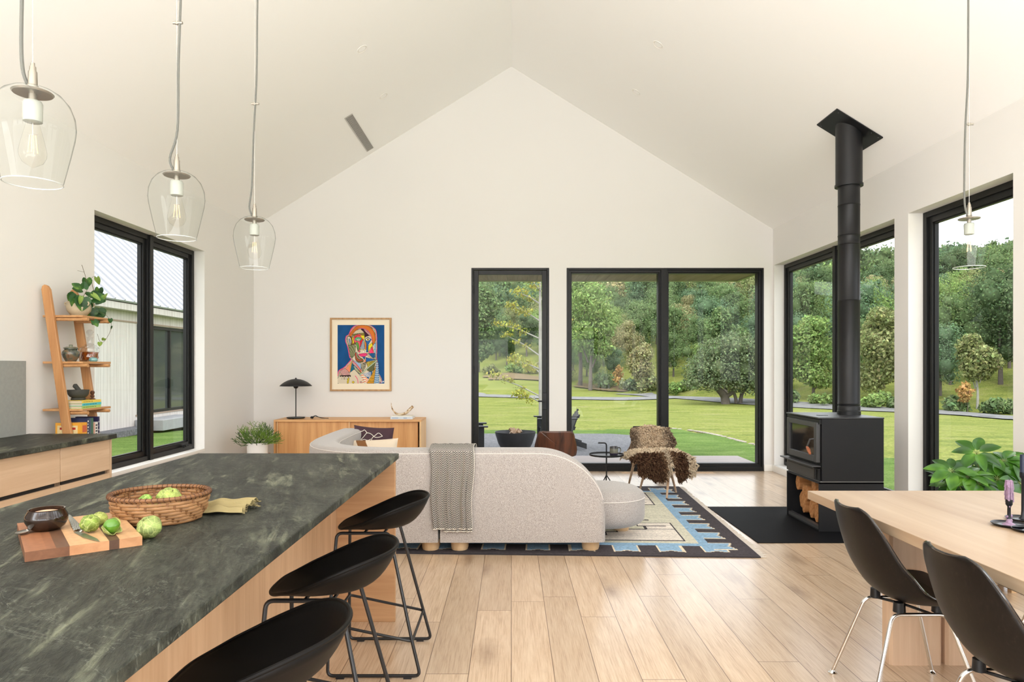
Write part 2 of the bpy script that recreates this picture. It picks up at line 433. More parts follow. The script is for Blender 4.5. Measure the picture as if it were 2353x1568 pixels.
# ------------------------------------------------------------------ trees
TINTS = {'dark': (0.085, 0.125, 0.060), 'mid': (0.125, 0.180, 0.078), 'fresh': (0.175, 0.250, 0.085), 'olive': (0.195, 0.215, 0.095),
         'gold': (0.42, 0.36, 0.06), 'rust': (0.36, 0.23, 0.09), 'blue': (0.105, 0.165, 0.090), 'straw': (0.26, 0.25, 0.13), 'sage': (0.20, 0.24, 0.15)}
def ico_blob(c, r, rs, seed):
    n, m = 7, 5; V = []; Q = []
    for i in range(m):
        th = PI * (i + 0.5) / m
        for j in range(n):
            ph = 2 * PI * j / n + i * 0.4; k = r * (0.8 + 0.3 * rs.random())
            V.append((c[0] + k * math.sin(th) * math.cos(ph), c[1] + k * math.sin(th) * math.sin(ph), c[2] + k * math.cos(th)))
    for i in range(m - 1):
        for j in range(n): Q.append((i * n + j, i * n + (j + 1) % n, (i + 1) * n + (j + 1) % n, (i + 1) * n + j))
    return V, Q
def leaves(blobs, n, size, tint, rs, jit=0.28, fill=True, squash=1.0, shell=(0.72, 1.15)):
    """leaf clumps scattered over overlapping round masses"""
    cs = np.array([b[:3] for b in blobs], float); rr = np.array([b[3] for b in blobs], float)
    pr = rr ** 2 / (rr ** 2).sum(); idx = rs.choice(len(rr), n, p=pr)
    d = rs.normal(size=(n, 3)); d /= np.linalg.norm(d, axis=1)[:, None]
    P = cs[idx] + d * (rr[idx] * rs.uniform(shell[0], shell[1], n))[:, None] * np.array([1, 1, squash])
    nn = d + rs.normal(size=(n, 3)) * 0.75; nn /= np.linalg.norm(nn, axis=1)[:, None]
    t = np.cross(nn, rs.normal(size=(n, 3))); t /= np.linalg.norm(t, axis=1)[:, None]; b = np.cross(nn, t)
    s = size * rs.uniform(0.6, 1.3, n); 
    a1 = t * s[:, None]; b1 = b * (s * rs.uniform(0.45, 0.8, n))[:, None]
    V = np.stack([P - a1, P + b1 * 0.9 - a1 * 0.1, P + a1, P - b1 * 0.9 + a1 * 0.1], 1).reshape(-1, 3)
    Q = np.arange(n * 4).reshape(n, 4)
    tint = np.array(tint) * 1.28
    c = np.array(tint)[None] * (1 + rs.normal(size=(n, 1)) * jit).clip(0.45, 1.8) * (1 + rs.normal(size=(n, 3)) * 0.06)
    C = np.repeat(c.clip(0.004, 0.8), 4, 0)
    if fill:
        for q in blobs:
            v, f = ico_blob(q[:3], q[3] * 0.5, rs, 0)
            Q = np.concatenate([Q, np.array(f) + len(V)]); V = np.concatenate([V, np.array(v)])
            C = np.concatenate([C, np.tile(np.array(tint) * 0.9, (len(v), 1))])
    return V, Q, C
def crown_blobs(h, w, base, k, rs, top=0.35):
    out = []
    for i in range(k):
        t = (i + rs.random()) / k; z = base + (h - base) * (0.12 + 0.80 * t)
        env = w * 0.5 * math.sin(PI * (0.16 + 0.72 * t)) ** 0.7
        a = rs.uniform(0, 2 * PI); r = env * rs.uniform(0.25, 0.62); br = env * rs.uniform(0.42, 0.62) + 0.05 * w
        out.append((r * math.cos(a), r * math.sin(a), z, br))
    return out
def trunk_mesh(segs):
    mb = MB()
    for pts, r in segs: mb.tube(pts, r, 7)
    V = np.array(mb.v); q = [f for f in mb.f if len(f) == 4]
    return V, np.array(q)
def tree_template(kind, seed, h, w, base, n, size, tint, bark=None):
    rs = np.random.RandomState(seed); blobs = crown_blobs(h, w, base, 11 if kind == 'round' else 9, rs)
    if kind == 'cone':
        blobs = []
        for i in range(9):
            t = i / 8; z = base + (h - base) * t * 0.95; r = w * 0.5 * (1 - t) * 0.62 + 0.25
            for k in range(3 if t < 0.7 else 1):
                a = k * 2.1 + i; blobs.append((r * 0.6 * math.cos(a), r * 0.6 * math.sin(a), z, r))
    V, Q, C = leaves(blobs, n, size, tint, rs, squash=0.8)
    tv, tq = trunk_mesh([([(0, 0, -0.6), (0.05, 0, base), (0, 0.1, h * 0.7)], [0.02 * h + 0.03, 0.016 * h + 0.02, 0.03])])
    mi = np.concatenate([np.zeros(len(Q)), np.ones(len(tq))])
    Q = np.concatenate([Q, tq + len(V)]); V = np.concatenate([V, tv]); C = np.concatenate([C, np.full((len(tv), 3), 0.1)])
    return V, Q, C, mi
TPL = []; HI = {}
SPEC = [('round', 'mid', 9.5, 7.0), ('round', 'dark', 10, 6.6), ('round', 'fresh', 8.8, 6.8), ('round', 'olive', 9.0, 6.4),
        ('cone', 'blue', 11.5, 4.6), ('round', 'straw', 8.0, 5.6), ('round', 'mid', 10.5, 6.0), ('round', 'blue', 9.3, 7.2)]
for i, (kd, tn, hh, ww) in enumerate(SPEC):
    TPL.append((kd, tn) + tree_template(kd, 100 + i, hh, ww, 1.6, 1150, 0.28, TINTS[tn]))
def forest():
    rs = random.Random(11); pts = []
    R = 46.0
    while R < 265:
        step = 4.6 + R * 0.004; a = math.radians(-38)
        while a < math.radians(46):
            x, y = R * math.sin(a) + rs.uniform(-1.6, 1.6), R * math.cos(a) + rs.uniform(-1.6, 1.6)
            if y > edgeY(x) + 2.2 and not (a < math.radians(-20) and R > 190): pts.append((x, y))
            a += step / R
        R += step * 0.92
    return pts
FP = forest()
META = []
rs_ = random.Random(5)
for (x, y) in FP:
    d = y - edgeY(x); R = math.hypot(x, y)
    s = rs_.uniform(0.72, 1.05)
    if d < 16: s *= 0.42 + 0.022 * d
    elif R < 110: s *= 0.78
    pick = rs_.choices(range(8), [3, 2, 2.4, 2, 1.0 if d > 25 else 0.3, 1.5, 2, 2])[0]
    META.append((x, y, ground(x, y), s, rs_.uniform(0, 6.28), pick, R, d))
def in_view(m):
    px = CX + F * m[0] / m[1]; return 1085 < px < 2380
vis = sorted([m for m in META if in_view(m)], key=lambda m: m[6] * (1.0 if m[7] < 12 else 1.25))
ind = vis[:300]; rest = vis[300:] + [m for m in META if not in_view(m)]
DATA = {}
for k, (kd, tn, V, Q, C, mi) in enumerate(TPL):
    pass
KIND = ['leafy mid green', 'dark green round', 'bright green round', 'olive green round', 'bluish pointed conifer', 'straw coloured', 'tall leafy green', 'blue green round']
def zone_of(px):
    for lim, nm in ((1275, 'glass door'), (1525, 'left far pane'), (1790, 'right far pane'), (1925, 'window left of stovepipe'), (2090, 'window right of stovepipe')):
        if px < lim: return nm
    return 'rightmost window'
LBL0 = {'edge': ('leafy tree in the front rank of the wood beyond the gravel road', 'front rank of woodland trees along the gravel road'),
       'slope': ('crowded leafy tree on the lower hillside behind the front rank of the wood', 'hillside trees behind the front rank of the wood')}
for m in ind:
    x, y, z, s, rz, k, R, d = m
    kd, tn, V, Q, C, mi = TPL[k]
    near = R < 115; key = (k, near)
    if key not in DATA:
        if near: V, Q, C, mi = tree_template(kd, 100 + k, SPEC[k][2], SPEC[k][3], 1.6, 5200, 0.13, TINTS[tn])
        o = np_mesh('woodland_tree', V, Q, [M_LEAF, M_BARK], C, mi); DATA[key] = o.data
    else:
        o = bpy.data.objects.new('woodland_tree', DATA[key]); COL.objects.link(o)
    o.location = (x, y, z); o.rotation_euler = (0, 0, rz); o.scale = (s * 1.0, s * 1.0, s)
    zone = zone_of(CX + F * x / y); rank = 'front of the wood' if d < 14 else ('lower hill' if R < 95 else 'middle hill')
    tag(o, '%s tree on the %s, through the %s' % (KIND[k], rank, zone), 'tree', 'woodland trees on the hillside outside')
Vs, Qs, Cs, Ms, off = [], [], [], [], 0
for m in rest:
    x, y, z, s, rz, k, R, d = m
    kd, tn, V, Q, C, mi = TPL[k]
    c_, s_ = math.cos(rz), math.sin(rz)
    P = np.stack([V[:, 0] * c_ - V[:, 1] * s_, V[:, 0] * s_ + V[:, 1] * c_, V[:, 2]], 1) * s + np.array([x, y, z])
    Vs.append(P); Qs.append(Q + off); Cs.append(C * rs_.uniform(0.85, 1.2)); Ms.append(mi); off += len(V)
tag(np_mesh('forest', np.concatenate(Vs), np.concatenate(Qs), [M_LEAF, M_BARK], np.concatenate(Cs), np.concatenate(Ms)),
    'dense green forest covering the far hillside up to the skyline', 'forest', kind='stuff')

def hero_tree(name, label, px, py, ztop_py, wpx, tint, n, size, seed, trunks=1, base=0.28, bark=M_BARK, lean=0.0, k=12, thin=1.0, squash=0.85, fill=True, cat='tree', shell=(0.72, 1.15)):
    p = gpix(px, py); kk = p.y / F; h = H - (ztop_py - CY) * kk - p.z; w = wpx * kk
    t = thing(name, label, cat, p); rs = np.random.RandomState(seed)
    bl = crown_blobs(h, w, h * base, k, rs)
    V, Q, C = leaves(bl, n, size, TINTS[tint], rs, squash=squash, fill=fill, shell=shell)
    np_mesh('crown', V, Q, [M_LEAF], C, None, t)
    segs = []
    for i in range(trunks):
        a = i * 2.6 + seed; dx = 0.25 * (i - (trunks - 1) / 2) * 2
        tip = Vector((dx * 2 + lean, 0.2 * math.sin(a), h * 0.62))
        segs.append((smoothpath([(dx, 0, -0.5), (dx * 1.2 + 0.05, 0, h * 0.2), (dx * 1.6 + lean * 0.4, 0, h * 0.4), tip], 4), [0.022 * h * thin * (1 - j / 14) for j in range(13)]))
    for b in bl[::2]:
        segs.append(([(0.2 * b[0], 0.2 * b[1], b[2] * 0.55), (0.7 * b[0], 0.7 * b[1], b[2] * 0.85), (b[0], b[1], b[2])], [0.009 * h * thin, 0.006 * h * thin, 0.004 * h * thin]))
    tv, tq = trunk_mesh(segs); np_mesh('trunk', tv, tq, [bark], None, None, t, smooth=True)
    return t, p, kk
hero_tree('maple_tree', 'tall bright green tree with the left of two grey trunks, in the left tall pane', 1333, 889, 622, 120, 'fresh', 9000, 0.15, 3, 1, 0.30)
hero_tree('maple_tree', 'tall bright green tree with the right of two grey trunks, in the left tall pane', 1356, 899, 650, 120, 'fresh', 9000, 0.15, 8, 1, 0.26, lean=0.4)
hero_tree('maple_tree', 'big dark green tree at the left edge of the glazed door view', 1098, 856, 640, 95, 'mid', 9000, 0.2, 12, 1, 0.06)
hero_tree('sapling', 'small orange turning sapling beside the road behind the left tall window pane', 1421, 900, 838, 34, 'rust', 520, 0.13, 5, 1, 0.2, k=8, thin=0.7, fill=False, cat='sapling', shell=(0.2, 1.0))
hero_tree('sapling', 'small orange turning sapling in front of the wood in rightmost window', 2222, 949, 878, 40, 'rust', 560, 0.11, 6, 1, 0.25, k=8, thin=0.7, fill=False, cat='sapling', shell=(0.2, 1.0))
hero_tree('roadside_tree', 'tall green tree with a pale trunk standing up from the wood in rightmost window', 2245, 942, 775, 90, 'olive', 6000, 0.12, 21, 1, 0.4, bark=M_BARKP)
hero_tree('roadside_tree', 'rounded green tree in the wood just right of the stove pipe', 2020, 926, 700, 130, 'olive', 9000, 0.13, 22, 1, 0.1)
hero_tree('roadside_tree', 'bright green tree in the wood left of the stove pipe', 1868, 921, 720, 110, 'fresh', 8000, 0.13, 23, 1, 0.1)
hero_tree('roadside_tree', 'tall dense green tree rising behind the gnarled apple tree', 1668, 905, 700, 90, 'mid', 8000, 0.14, 24, 1, 0.1)
hero_tree('roadside_tree', 'straw coloured feathery tree left of the gnarled apple tree', 1478, 899, 790, 70, 'straw', 6000, 0.12, 25, 1, 0.1, bark=M_BARKP)
# gnarled apple tree
p = gpix(1680, 930); kk = p.y / F
t = thing('apple_tree', 'broad gnarled apple tree with a leaning forked trunk on the meadow', 'tree', p)
rs = np.random.RandomState(77); bl = []
for (px, py, r) in [(1610, 850, 34), (1640, 812, 34), (1680, 800, 36), (1720, 806, 34), (1740, 845, 36), (1700, 848, 40), (1655, 858, 34), (1590, 880, 18), (1760, 870, 30), (1722, 880, 28), (1690, 878, 24), (1625, 880, 20), (1640, 846, 40), (1760, 820, 30)]:
    for dy in (-0.8, 0.8):
        bl.append(((px - 1680) * kk, dy + rs.uniform(-0.4, 0.4), H - (py - CY) * kk - p.z, r * kk))
V, Q, C = leaves(bl, 17000, 0.095, (0.125, 0.16, 0.085), rs, squash=0.95, jit=0.35); np_mesh('crown', V, Q, [M_LEAF], C, None, t)
S = lambda l: [Vector(((a - 1680) * kk, 0.15 * math.sin(a), H - (b - CY) * kk - p.z)) for a, b in l]
segs = [(smoothpath(S([(1668, 936), (1666, 912), (1650, 895), (1632, 870), (1624, 840)]), 4), [0.36 - 0.016 * j for j in range(17)]),
        (smoothpath(S([(1700, 934), (1702, 912), (1712, 896), (1735, 880)]), 4), [0.17 - 0.01 * j for j in range(13)]),
        (smoothpath(S([(1692, 934), (1690, 915), (1680, 880), (1676, 845)]), 4), [0.15 - 0.008 * j for j in range(13)]),
        (smoothpath(S([(1668, 912), (1690, 895), (1700, 860)]), 4), [0.17 - 0.012 * j for j in range(9)]),
        (S([(1648, 893), (1615, 882), (1592, 876)]), [0.1, 0.07, 0.03])]
tv, tq = trunk_mesh(segs); np_mesh('trunk', tv, tq, [M_BARK], None, None, t, smooth=True)
# slender golden tree by the patio
p = gpix(1244, 1001); kk = p.y / F
t = thing('young_maple', 'slender young tree with sparse golden leaves just beyond the patio', 'tree', p)
rs = np.random.RandomState(9); S = lambda a, b, dy=0: Vector(((a - 1244) * kk, dy, H - (b - CY) * kk - p.z))
segs = [([S(1244, 1010), S(1243, 900), S(1242, 800), S(1241, 700), S(1241, 600)], [0.07, 0.06, 0.05, 0.035, 0.015])]; bl = []
for (b0, ax, ay, dy) in [(925, 1190, 905, -.3), (912, 1140, 868, .2), (900, 1280, 880, .5), (850, 1180, 830, -.4), (830, 1290, 800, 0), (820, 1165, 770, .5), (780, 1150, 745, .1), (790, 1300, 750, -.3), (740, 1175, 705, -.3), (720, 1290, 690, .4), (700, 1190, 668, .5), (690, 1280, 640, 0), (670, 1205, 640, -.5), (640, 1270, 600, .2), (860, 1215, 840, .6), (640, 1215, 600, 0)]:
    a, c = S(1243, b0), S(ax, ay, dy * 0.9); segs.append(([a, a.lerp(c, 0.5) + Vector((0, 0, 0.04)), c], [0.02, 0.014, 0.006]))
    for u in (0.45, 0.65, 0.8, 0.95, 1.08): 
        q = a.lerp(c, u); bl.append((q.x, q.y, q.z + rs.uniform(-.05, .1), rs.uniform(0.12, 0.2)))
V, Q, C = leaves(bl, 3600, 0.036, (0.27, 0.27, 0.06), rs, fill=False, shell=(0.1, 1.1), squash=0.7); np_mesh('crown', V, Q, [M_LEAF], C, None, t)
tv, tq = trunk_mesh(segs); np_mesh('trunk', tv, tq, [M_BARKP], None, None, t, smooth=True)
# wild shrubs along the edges
SHR = ['hidden mostly by the wall pier', 'middle of the glass door view', 'left part of the glass door view', 'right part of the glass door view', 'left of the orange sapling', 'beside the black mullion',
       'left of the apple tree', 'leftmost in the side window', 'left of the stovepipe', 'right of the stovepipe', 'left of the orange sapling in rightmost window', 'right of the orange sapling in rightmost window',
       'behind the white window pier', 'just right of the orange sapling']
for i, (px, py, tp, wp, tn) in enumerate([(1290, 880, 835, 60, 'olive'), (1180, 862, 838, 50, 'fresh'), (1130, 864, 842, 50, 'olive'), (1232, 866, 836, 46, 'straw'), (1388, 899, 855, 46, 'mid'), (1500, 908, 870, 60, 'olive'), (1560, 913, 880, 60, 'fresh'), (1800, 930, 895, 60, 'mid'), (1905, 935, 900, 80, 'fresh'), (2010, 941, 905, 80, 'fresh'), (2180, 950, 915, 60, 'mid'), (2290, 956, 915, 70, 'mid'), (2090, 946, 905, 60, 'mid'), (1445, 903, 874, 40, 'sage')]):
    p = gpix(px, py - 4); kk = p.y / F; rs = np.random.RandomState(300 + i); h = (py - tp) * kk; w = wp * kk
    bl = [(rs.uniform(-.4, .4) * w, rs.uniform(-.4, .4) * w, rs.uniform(.2, .6) * h, h * rs.uniform(.3, .45)) for _ in range(7)]
    V, Q, C = leaves(bl, 700, 0.16, TINTS[tn], rs); o = np_mesh('wild_shrub', V, Q, [M_LEAF], C, None, None, p)
    tag(o, '%s low wild shrub, %s' % ({'olive': 'olive', 'fresh': 'bright green', 'straw': 'straw coloured', 'mid': 'mid green', 'sage': 'pale sage'}[tn], SHR[i]), 'shrub', 'wild shrubs along the edge of the wood')

# ------------------------------------------------------------------ neighbouring barn wing, seen through the side window
t = NT('standing_seam_metal'); 
M_METAL = t.surf(Base_Color=(0.42, 0.43, 0.46, 1), Roughness=0.5, Metallic=0.35, Normal=t.bump(t.noise(t.coords(), 3, 2), 0.05, 0.01))
t = NT('weathered_vertical_siding')
bw = t.coords(scale=(1, 7.2, 0.01)); cells = t.n('TexVoronoi', {'feature': 'F1', 'voronoi_dimensions': '1D'}, W=t.n('SeparateXYZ', Vector=bw).outputs[1], Scale=1.0, Randomness=0.0)
n1 = t.noise(t.coords(scale=(20, 26, 0.9)), 1.0, 5, 0.6)
edge = t.math('PINGPONG', t.n('SeparateXYZ', Vector=bw).outputs[1], 0.5)
seam = t.math('LESS_THAN', edge, 0.035)
c = t.ramp(n1, [(0.3, (0.46, 0.41, 0.36, 1)), (0.5, (0.60, 0.55, 0.51, 1)), (0.7, (0.70, 0.66, 0.62, 1))])
c = t.mix(0.35, c, t.ramp(cells.outputs['Color'], [(0.0, (.50, .45, .41, 1)), (1.0, (.70, .66, .62, 1))]))
M_SIDING = t.surf(Base_Color=t.mix(seam, c, (0.40, 0.36, 0.33, 1)), Roughness=0.85)
M_CONC = plain('pale_concrete', (0.33, 0.33, 0.335, 1), 0.8, var=0.15)
b = thing('barn_wing', 'grey barn-like wing with a pale metal roof outside the side window', 'building', (-9.8, 16, -0.3))
XB = -9.8
m = MB().box(XB - 8, XB, 6, 17.86, -0.25, 3.02).box(XB - 8, XB, 23.2, 24.9, -0.25, 3.02).box(XB - 8, XB, 17.86, 23.2, 2.51, 3.02).box(XB - 8, XB, 17.86, 23.2, -0.25, 0.12)
m.prism([(XB, 3.02), (XB - 4, 6.7), (XB - 8, 3.02)], 6.02, 24.88, 'y')
m.build('siding_wall', M_SIDING, b)
MB().box(XB, XB + 0.015, 6, 24.9, 2.52, 2.56).box(XB, XB + 0.02, 17.8, 23.2, 0.09, 0.13).build('siding_joint_trim', plain('bare_wood_trim', (0.3, 0.22, 0.16, 1), 0.7), b)
MB().box(XB - 0.3, XB - 0.12, 17.86, 23.2, 0.12, 2.51).build('dark_window_glass', plain('dark_glass', (0.05, 0.06, 0.058, 1), 0.05, spec=1.0), b)
fr = MB()
for yy in (17.86, 19.7, 21.5, 23.12): fr.box(XB - 0.12, XB - 0.05, yy, yy + 0.07, 0.12, 2.51)
fr.box(XB - 0.119, XB - 0.051, 17.86, 23.19, 0.12, 0.2).box(XB - 0.119, XB - 0.051, 17.86, 23.19, 2.43, 2.51)
fr.build('window_frame', M_FRAME, b)
dirv = Vector((-4.0, 0, 3.68)).normalized(); nrm = Vector((3.68, 0, 4.0)).normalized()
def roofside(sgn):
    m = MB(); ex = XB + 0.28 if sgn > 0 else XB - 8.28
    A = Vector((ex, 0, 2.98)); Bv = Vector((XB - 4, 0, 6.92))
    d = (Bv - A); nn = Vector((-d.z, 0, d.x)).normalized()
    if nn.z < 0: nn = -nn
    for (t0, w0) in [(0, 0)]:
        P = [A, Bv, Bv + nn * 0.05, A + nn * 0.05]; m.prism([(q.x, q.z) for q in P], 5.8, 25.1, 'y')
    yy = 5.82
    while yy < 25.1:
        P = [A + nn * 0.05, Bv + nn * 0.05, Bv + nn * 0.09, A + nn * 0.09]; m.prism([(q.x, q.z) for q in P], yy, yy + 0.035, 'y'); yy += 0.42
    return m
roofside(1).build('metal_roof', M_METAL, b); roofside(-1).build('metal_roof', M_METAL, b)
MB().box(XB + 0.02, XB + 0.26, 5.85, 25.05, 2.80, 2.96).build('eave_fascia', M_SIDING, b)
st = thing('concrete_steps', 'two stacked pale concrete steps below the dark window of the barn wing', 'steps', (-9.3, 19, -0.25))
MB().box(XB + 0.01, XB + 0.75, 17.75, 19.9, -0.28, 0.0).build('step', M_CONC, st, bevel=0.01)
MB().box(XB + 0.01, XB + 1.15, 19.0, 21.6, -0.30, -0.13).build('step', M_CONC, st, bevel=0.01)
tag(MB().box(XB + 0.0, XB + 0.5, 6, 17.7, -0.3, -0.155).build('gravel_strip', M_GRAVEL), kind='structure')
for i, (x, y, h, w) in enumerate([(-16, 36, 13, 9), (-23, 40, 15, 10), (-44, 42, 15, 10)]):
    rs = np.random.RandomState(60 + i); tt = thing('shade_tree', ['dark green tree showing past the right end of the barn roof', 'tall tree hidden mostly behind the barn roof', 'tall tree behind the far left of the barn'][i], 'tree', (x, y, ground(x, y)))
    V, Q, C = leaves(crown_blobs(h, w, 2.5, 12, rs), 2500, 0.35, TINTS['dark'], rs); np_mesh('crown', V, Q, [M_LEAF], C, None, tt)
    tv, tq = trunk_mesh([([(0, 0, -.4), (0, 0, h * .6)], [.3, .12])]); np_mesh('trunk', tv, tq, [M_BARK], None, None, tt)

# fire bowl and garden chairs on the gravel
GP = -0.15
t = thing('fire_bowl', 'large dark steel fire bowl with cut firewood on the gravel patio', 'fire pit', (0.07, 12.0, GP))
prof = [(0.0, -0.16), (0.12, -0.16), (0.22, -0.10), (0.30, 0.04), (0.345, 0.18), (0.36, 0.25), (0.352, 0.25), (0.335, 0.18), (0.29, 0.05), (0.2, -0.07), (0.0, -0.1)]
MB().lathe(prof, (0.07, 12, 0), 40).build('bowl', plain('dark_steel', (0.055, 0.055, 0.06, 1), 0.5, 0.3, var=0.4, vscale=5), t)
wd = MB(); r2 = random.Random(2)
for k in range(7):
    a = k * 0.9; wd.tube([(0.07 + .12 * math.cos(a), 12 + .12 * math.sin(a), 0.10), (0.07 - .1 * math.cos(a + .5), 12 - .1 * math.sin(a + .5), 0.24 + 0.01 * k)], 0.035, 5)
wd.build('firewood', wood('split_firewood', (0.42, 0.28, 0.17, 1), (0.25, 0.15, 0.08, 1), 'z'), t)
MB().cyl((0.07, 12, -0.2), (0.07, 12, -0.158), 0.14).build('base', M_BLACK, t)
M_ADI = plain('charcoal_stained_wood', (0.014, 0.016, 0.02, 1), 0.55, var=0.3)
def adirondack(label, loc, rz):
    t = thing('garden_chair', label, 'chair', loc, rz, 'dark slatted garden chairs round the fire bowl')
    s = MB()
    for k in range(6):
        u = k / 5; s.box(-.27, .27, -.28 + .09 * k, -.2 + .09 * k, .36 - .11 * u, .38 - .11 * u)
    s.build('seat', M_ADI, t, w=False)
    bk = MB()
    for k in range(5):
        x = -.25 + k * .105; hgt = .40 + .06 * (2 - abs(k - 2)); M = Matrix.Translation((x, .24, .25)) @ Matrix.Rotation(-0.35, 4, 'X')
        bk.box(0, .09, 0, .022, 0, hgt, M)
    for q in (0.12, 0.36): bk.box(-.25, .27, .022, .045, q, q + .07, Matrix.Translation((0, .24, .25)) @ Matrix.Rotation(-0.35, 4, 'X'))
    bk.build('backrest', M_ADI, t, w=False)
    for sx in (-1, 1):
        MB().box(sx * .34 - .07, sx * .34 + .07, -.38, .36, .56, .582).build('armrest', M_ADI, t, w=False, bevel=.005)
        MB().box(sx * .30 - .013, sx * .30 + .013, -.32, -.23, 0, .56).build('leg', M_ADI, t, w=False)
        MB().prism([(-.32, .28), (-.32, .38), (.55, .1), (.55, 0)], sx * .275 - .012, sx * .275 + .012, 'x').build('leg', M_ADI, t, w=False)
    return t
adirondack('dark slatted garden chair left of the fire bowl, cut by the door frame', (-0.78, 11.35, GP), math.radians(94))
adirondack('dark slatted garden chair right of the fire bowl, half hidden by the wall pier', (0.84, 13.0, GP), math.radians(-86))
# ------------------------------------------------------------------ room shell
XL, XR, YF, YB, ZA, SL = -3.426, 3.478, 9.08, -4.6, 5.383, 0.622
T = 0.22
def panels(u0, u1, z0, z1, holes):
    us = sorted({u0, u1, *[h[0] for h in holes], *[h[1] for h in holes]}); zs = sorted({z0, z1, *[h[2] for h in holes], *[h[3] for h in holes]})
    out = []
    for a, b in zip(us, us[1:]):
        run = None
        for c, d in zip(zs, zs[1:]):
            um, zm = (a + b) / 2, (c + d) / 2
            solid = not any(h[0] < um < h[1] and h[2] < zm < h[3] for h in holes)
            if solid: run = (run[0], d) if run else (c, d)
            else:
                if run: out.append((a, b) + run)
                run = None
        if run: out.append((a, b) + run)
    return out
ZE = ZA - SL * XR; ZEL = ZA + SL * XL
# far wall
DOOR = (-0.532, 0.503, 0.0, 2.704); FWIN = (0.735, 3.357, 0.0, 2.704)
m = MB()
for a, b, c, d in panels(XL - T, XR + T, -0.2, 3.05, [(DOOR[0], DOOR[1], -0.2, DOOR[3]), (FWIN[0], FWIN[1], -0.2, FWIN[3])]): m.box(a, b, YF, YF + T, c, d)
m.prism([(XL - T, 3.05), (XR + T, 3.05), (XR + T, ZA - SL * (XR + T) + .05), (0, ZA + .05), (XL - T, ZA + SL * (XL - T) + .05)], YF, YF + T, 'y')
tag(m.build('wall_far', M_WALL, smooth=0), kind='structure')
# right wall with tall window bays
RB = [(6.20, 9.035), (4.733, 5.984), (2.75, 4.38), (0.2, 2.5), (-2.6, -0.2)]
m = MB(); RZ = (0.09, 2.735)
for a, b, c, d in panels(YB, YF + 0.0, -0.2, ZE + .14, [(y0, y1) + RZ for y0, y1 in RB]): m.box(XR, XR + T, a, b, c, d)
tag(m.build('wall_right', M_WALL, smooth=0), kind='structure')
# left wall
LB = [(5.611, 7.625, 0.472, 2.68), (-2.4, -0.4, 0.9, 2.5)]
m = MB()
for a, b, c, d in panels(YB, YF, -0.2, ZEL + .14, LB): m.box(XL - T, XL, a, b, c, d)
tag(m.build('wall_left', M_WALL, smooth=0), kind='structure')
# wall behind the camera, mostly glass doors
m = MB()
for a, b, c, d in panels(XL - T, XR + T, -0.2, 3.05, [(-2.9, 2.9, 0.0, 2.7)]): m.box(a, b, YB - T, YB, c, d)
m.prism([(XL - T, 3.05), (XR + T, 3.05), (XR + T, ZA - SL * (XR + T) + .05), (0, ZA + .05), (XL - T, ZA + SL * (XL - T) + .05)], YB - T, YB, 'y')
tag(m.build('wall_rear', M_WALL, smooth=0), kind='structure')
# sloping ceiling, outer roof skin a little thicker
for sg, nm in ((-1, 'ceiling_left'), (1, 'ceiling_right')):
    X = (XR if sg > 0 else -XL) + T
    P = [(0, ZA), (sg * X, ZA - SL * X), (sg * X, ZA - SL * X + .25), (0, ZA + .25)]
    if sg > 0: P = P[::-1]
    tag(MB().prism(P, YB - T - .05, YF + T + .05, 'y').build(nm, M_CEIL, smooth=0), kind='structure')
# porch roof: brown soffit boards and pale fascia
m = MB(); x = -3.4
while x < 3.55:
    m.box(x, min(x + .148, 3.56), YF + T, 10.78, 2.75, 2.77); x += .152
tag(m.build('porch_soffit', M_SOFFIT), kind='structure')
M_FASC = plain('fascia_lawn_reflection_green', (0.30, 0.36, 0.16, 1), 0.6)  # green reflected from the lawn is put into the pale fascia's colour
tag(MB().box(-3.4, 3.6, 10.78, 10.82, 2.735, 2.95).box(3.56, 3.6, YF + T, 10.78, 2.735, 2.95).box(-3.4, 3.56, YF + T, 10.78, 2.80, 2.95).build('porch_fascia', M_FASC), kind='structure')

# floor: wide oak planks
t = NT('oak_plank_floor')
tc = t.n('TexCoord').outputs['Object']; sx = t.n('SeparateXYZ', Vector=tc)
PW = 0.1935
u = t.math('DIVIDE', sx.outputs[0], PW); pi_ = t.math('FLOOR', u); fu = t.math('SUBTRACT', u, pi_)
off = t.n('TexWhiteNoise', {'noise_dimensions': '1D'}, W=pi_).outputs[0]
v = t.math('ADD', t.math('DIVIDE', sx.outputs[1], 2.1), t.math('MULTIPLY', off, 7.0)); vi = t.math('FLOOR', v); fv = t.math('SUBTRACT', v, vi)
cid = t.n('CombineXYZ', X=pi_, Y=vi, Z=0.0).outputs[0]; wn = t.n('TexWhiteNoise', {'noise_dimensions': '3D'}, Vector=cid).outputs
rv = wn[0]
gx = t.n('CombineXYZ', X=t.math('ADD', t.math('MULTIPLY', sx.outputs[0], 9.0), t.math('MULTIPLY', rv, 40.0)), Y=t.math('ADD', t.math('MULTIPLY', sx.outputs[1], 0.8), t.math('MULTIPLY', rv, 17.0)), Z=t.math('MULTIPLY', rv, 9.0)).outputs[0]
cath = t.noise(gx, 1.2, 3, 0.5, 2.5)
gf = t.n('CombineXYZ', X=t.math('MULTIPLY', sx.outputs[0], 140.0), Y=t.math('ADD', t.math('MULTIPLY', sx.outputs[1], 6.0), t.math('MULTIPLY', rv, 30.0)), Z=rv).outputs[0]
fine = t.noise(gf, 1.0, 4, 0.65)
kn = t.n('TexVoronoi', Vector=t.n('CombineXYZ', X=t.math('ADD', t.math('MULTIPLY', sx.outputs[0], 3.4), t.math('MULTIPLY', rv, 11.0)), Y=t.math('MULTIPLY', sx.outputs[1], 1.25), Z=0.0).outputs[0], Scale=1.0, Randomness=1.0).outputs['Distance']
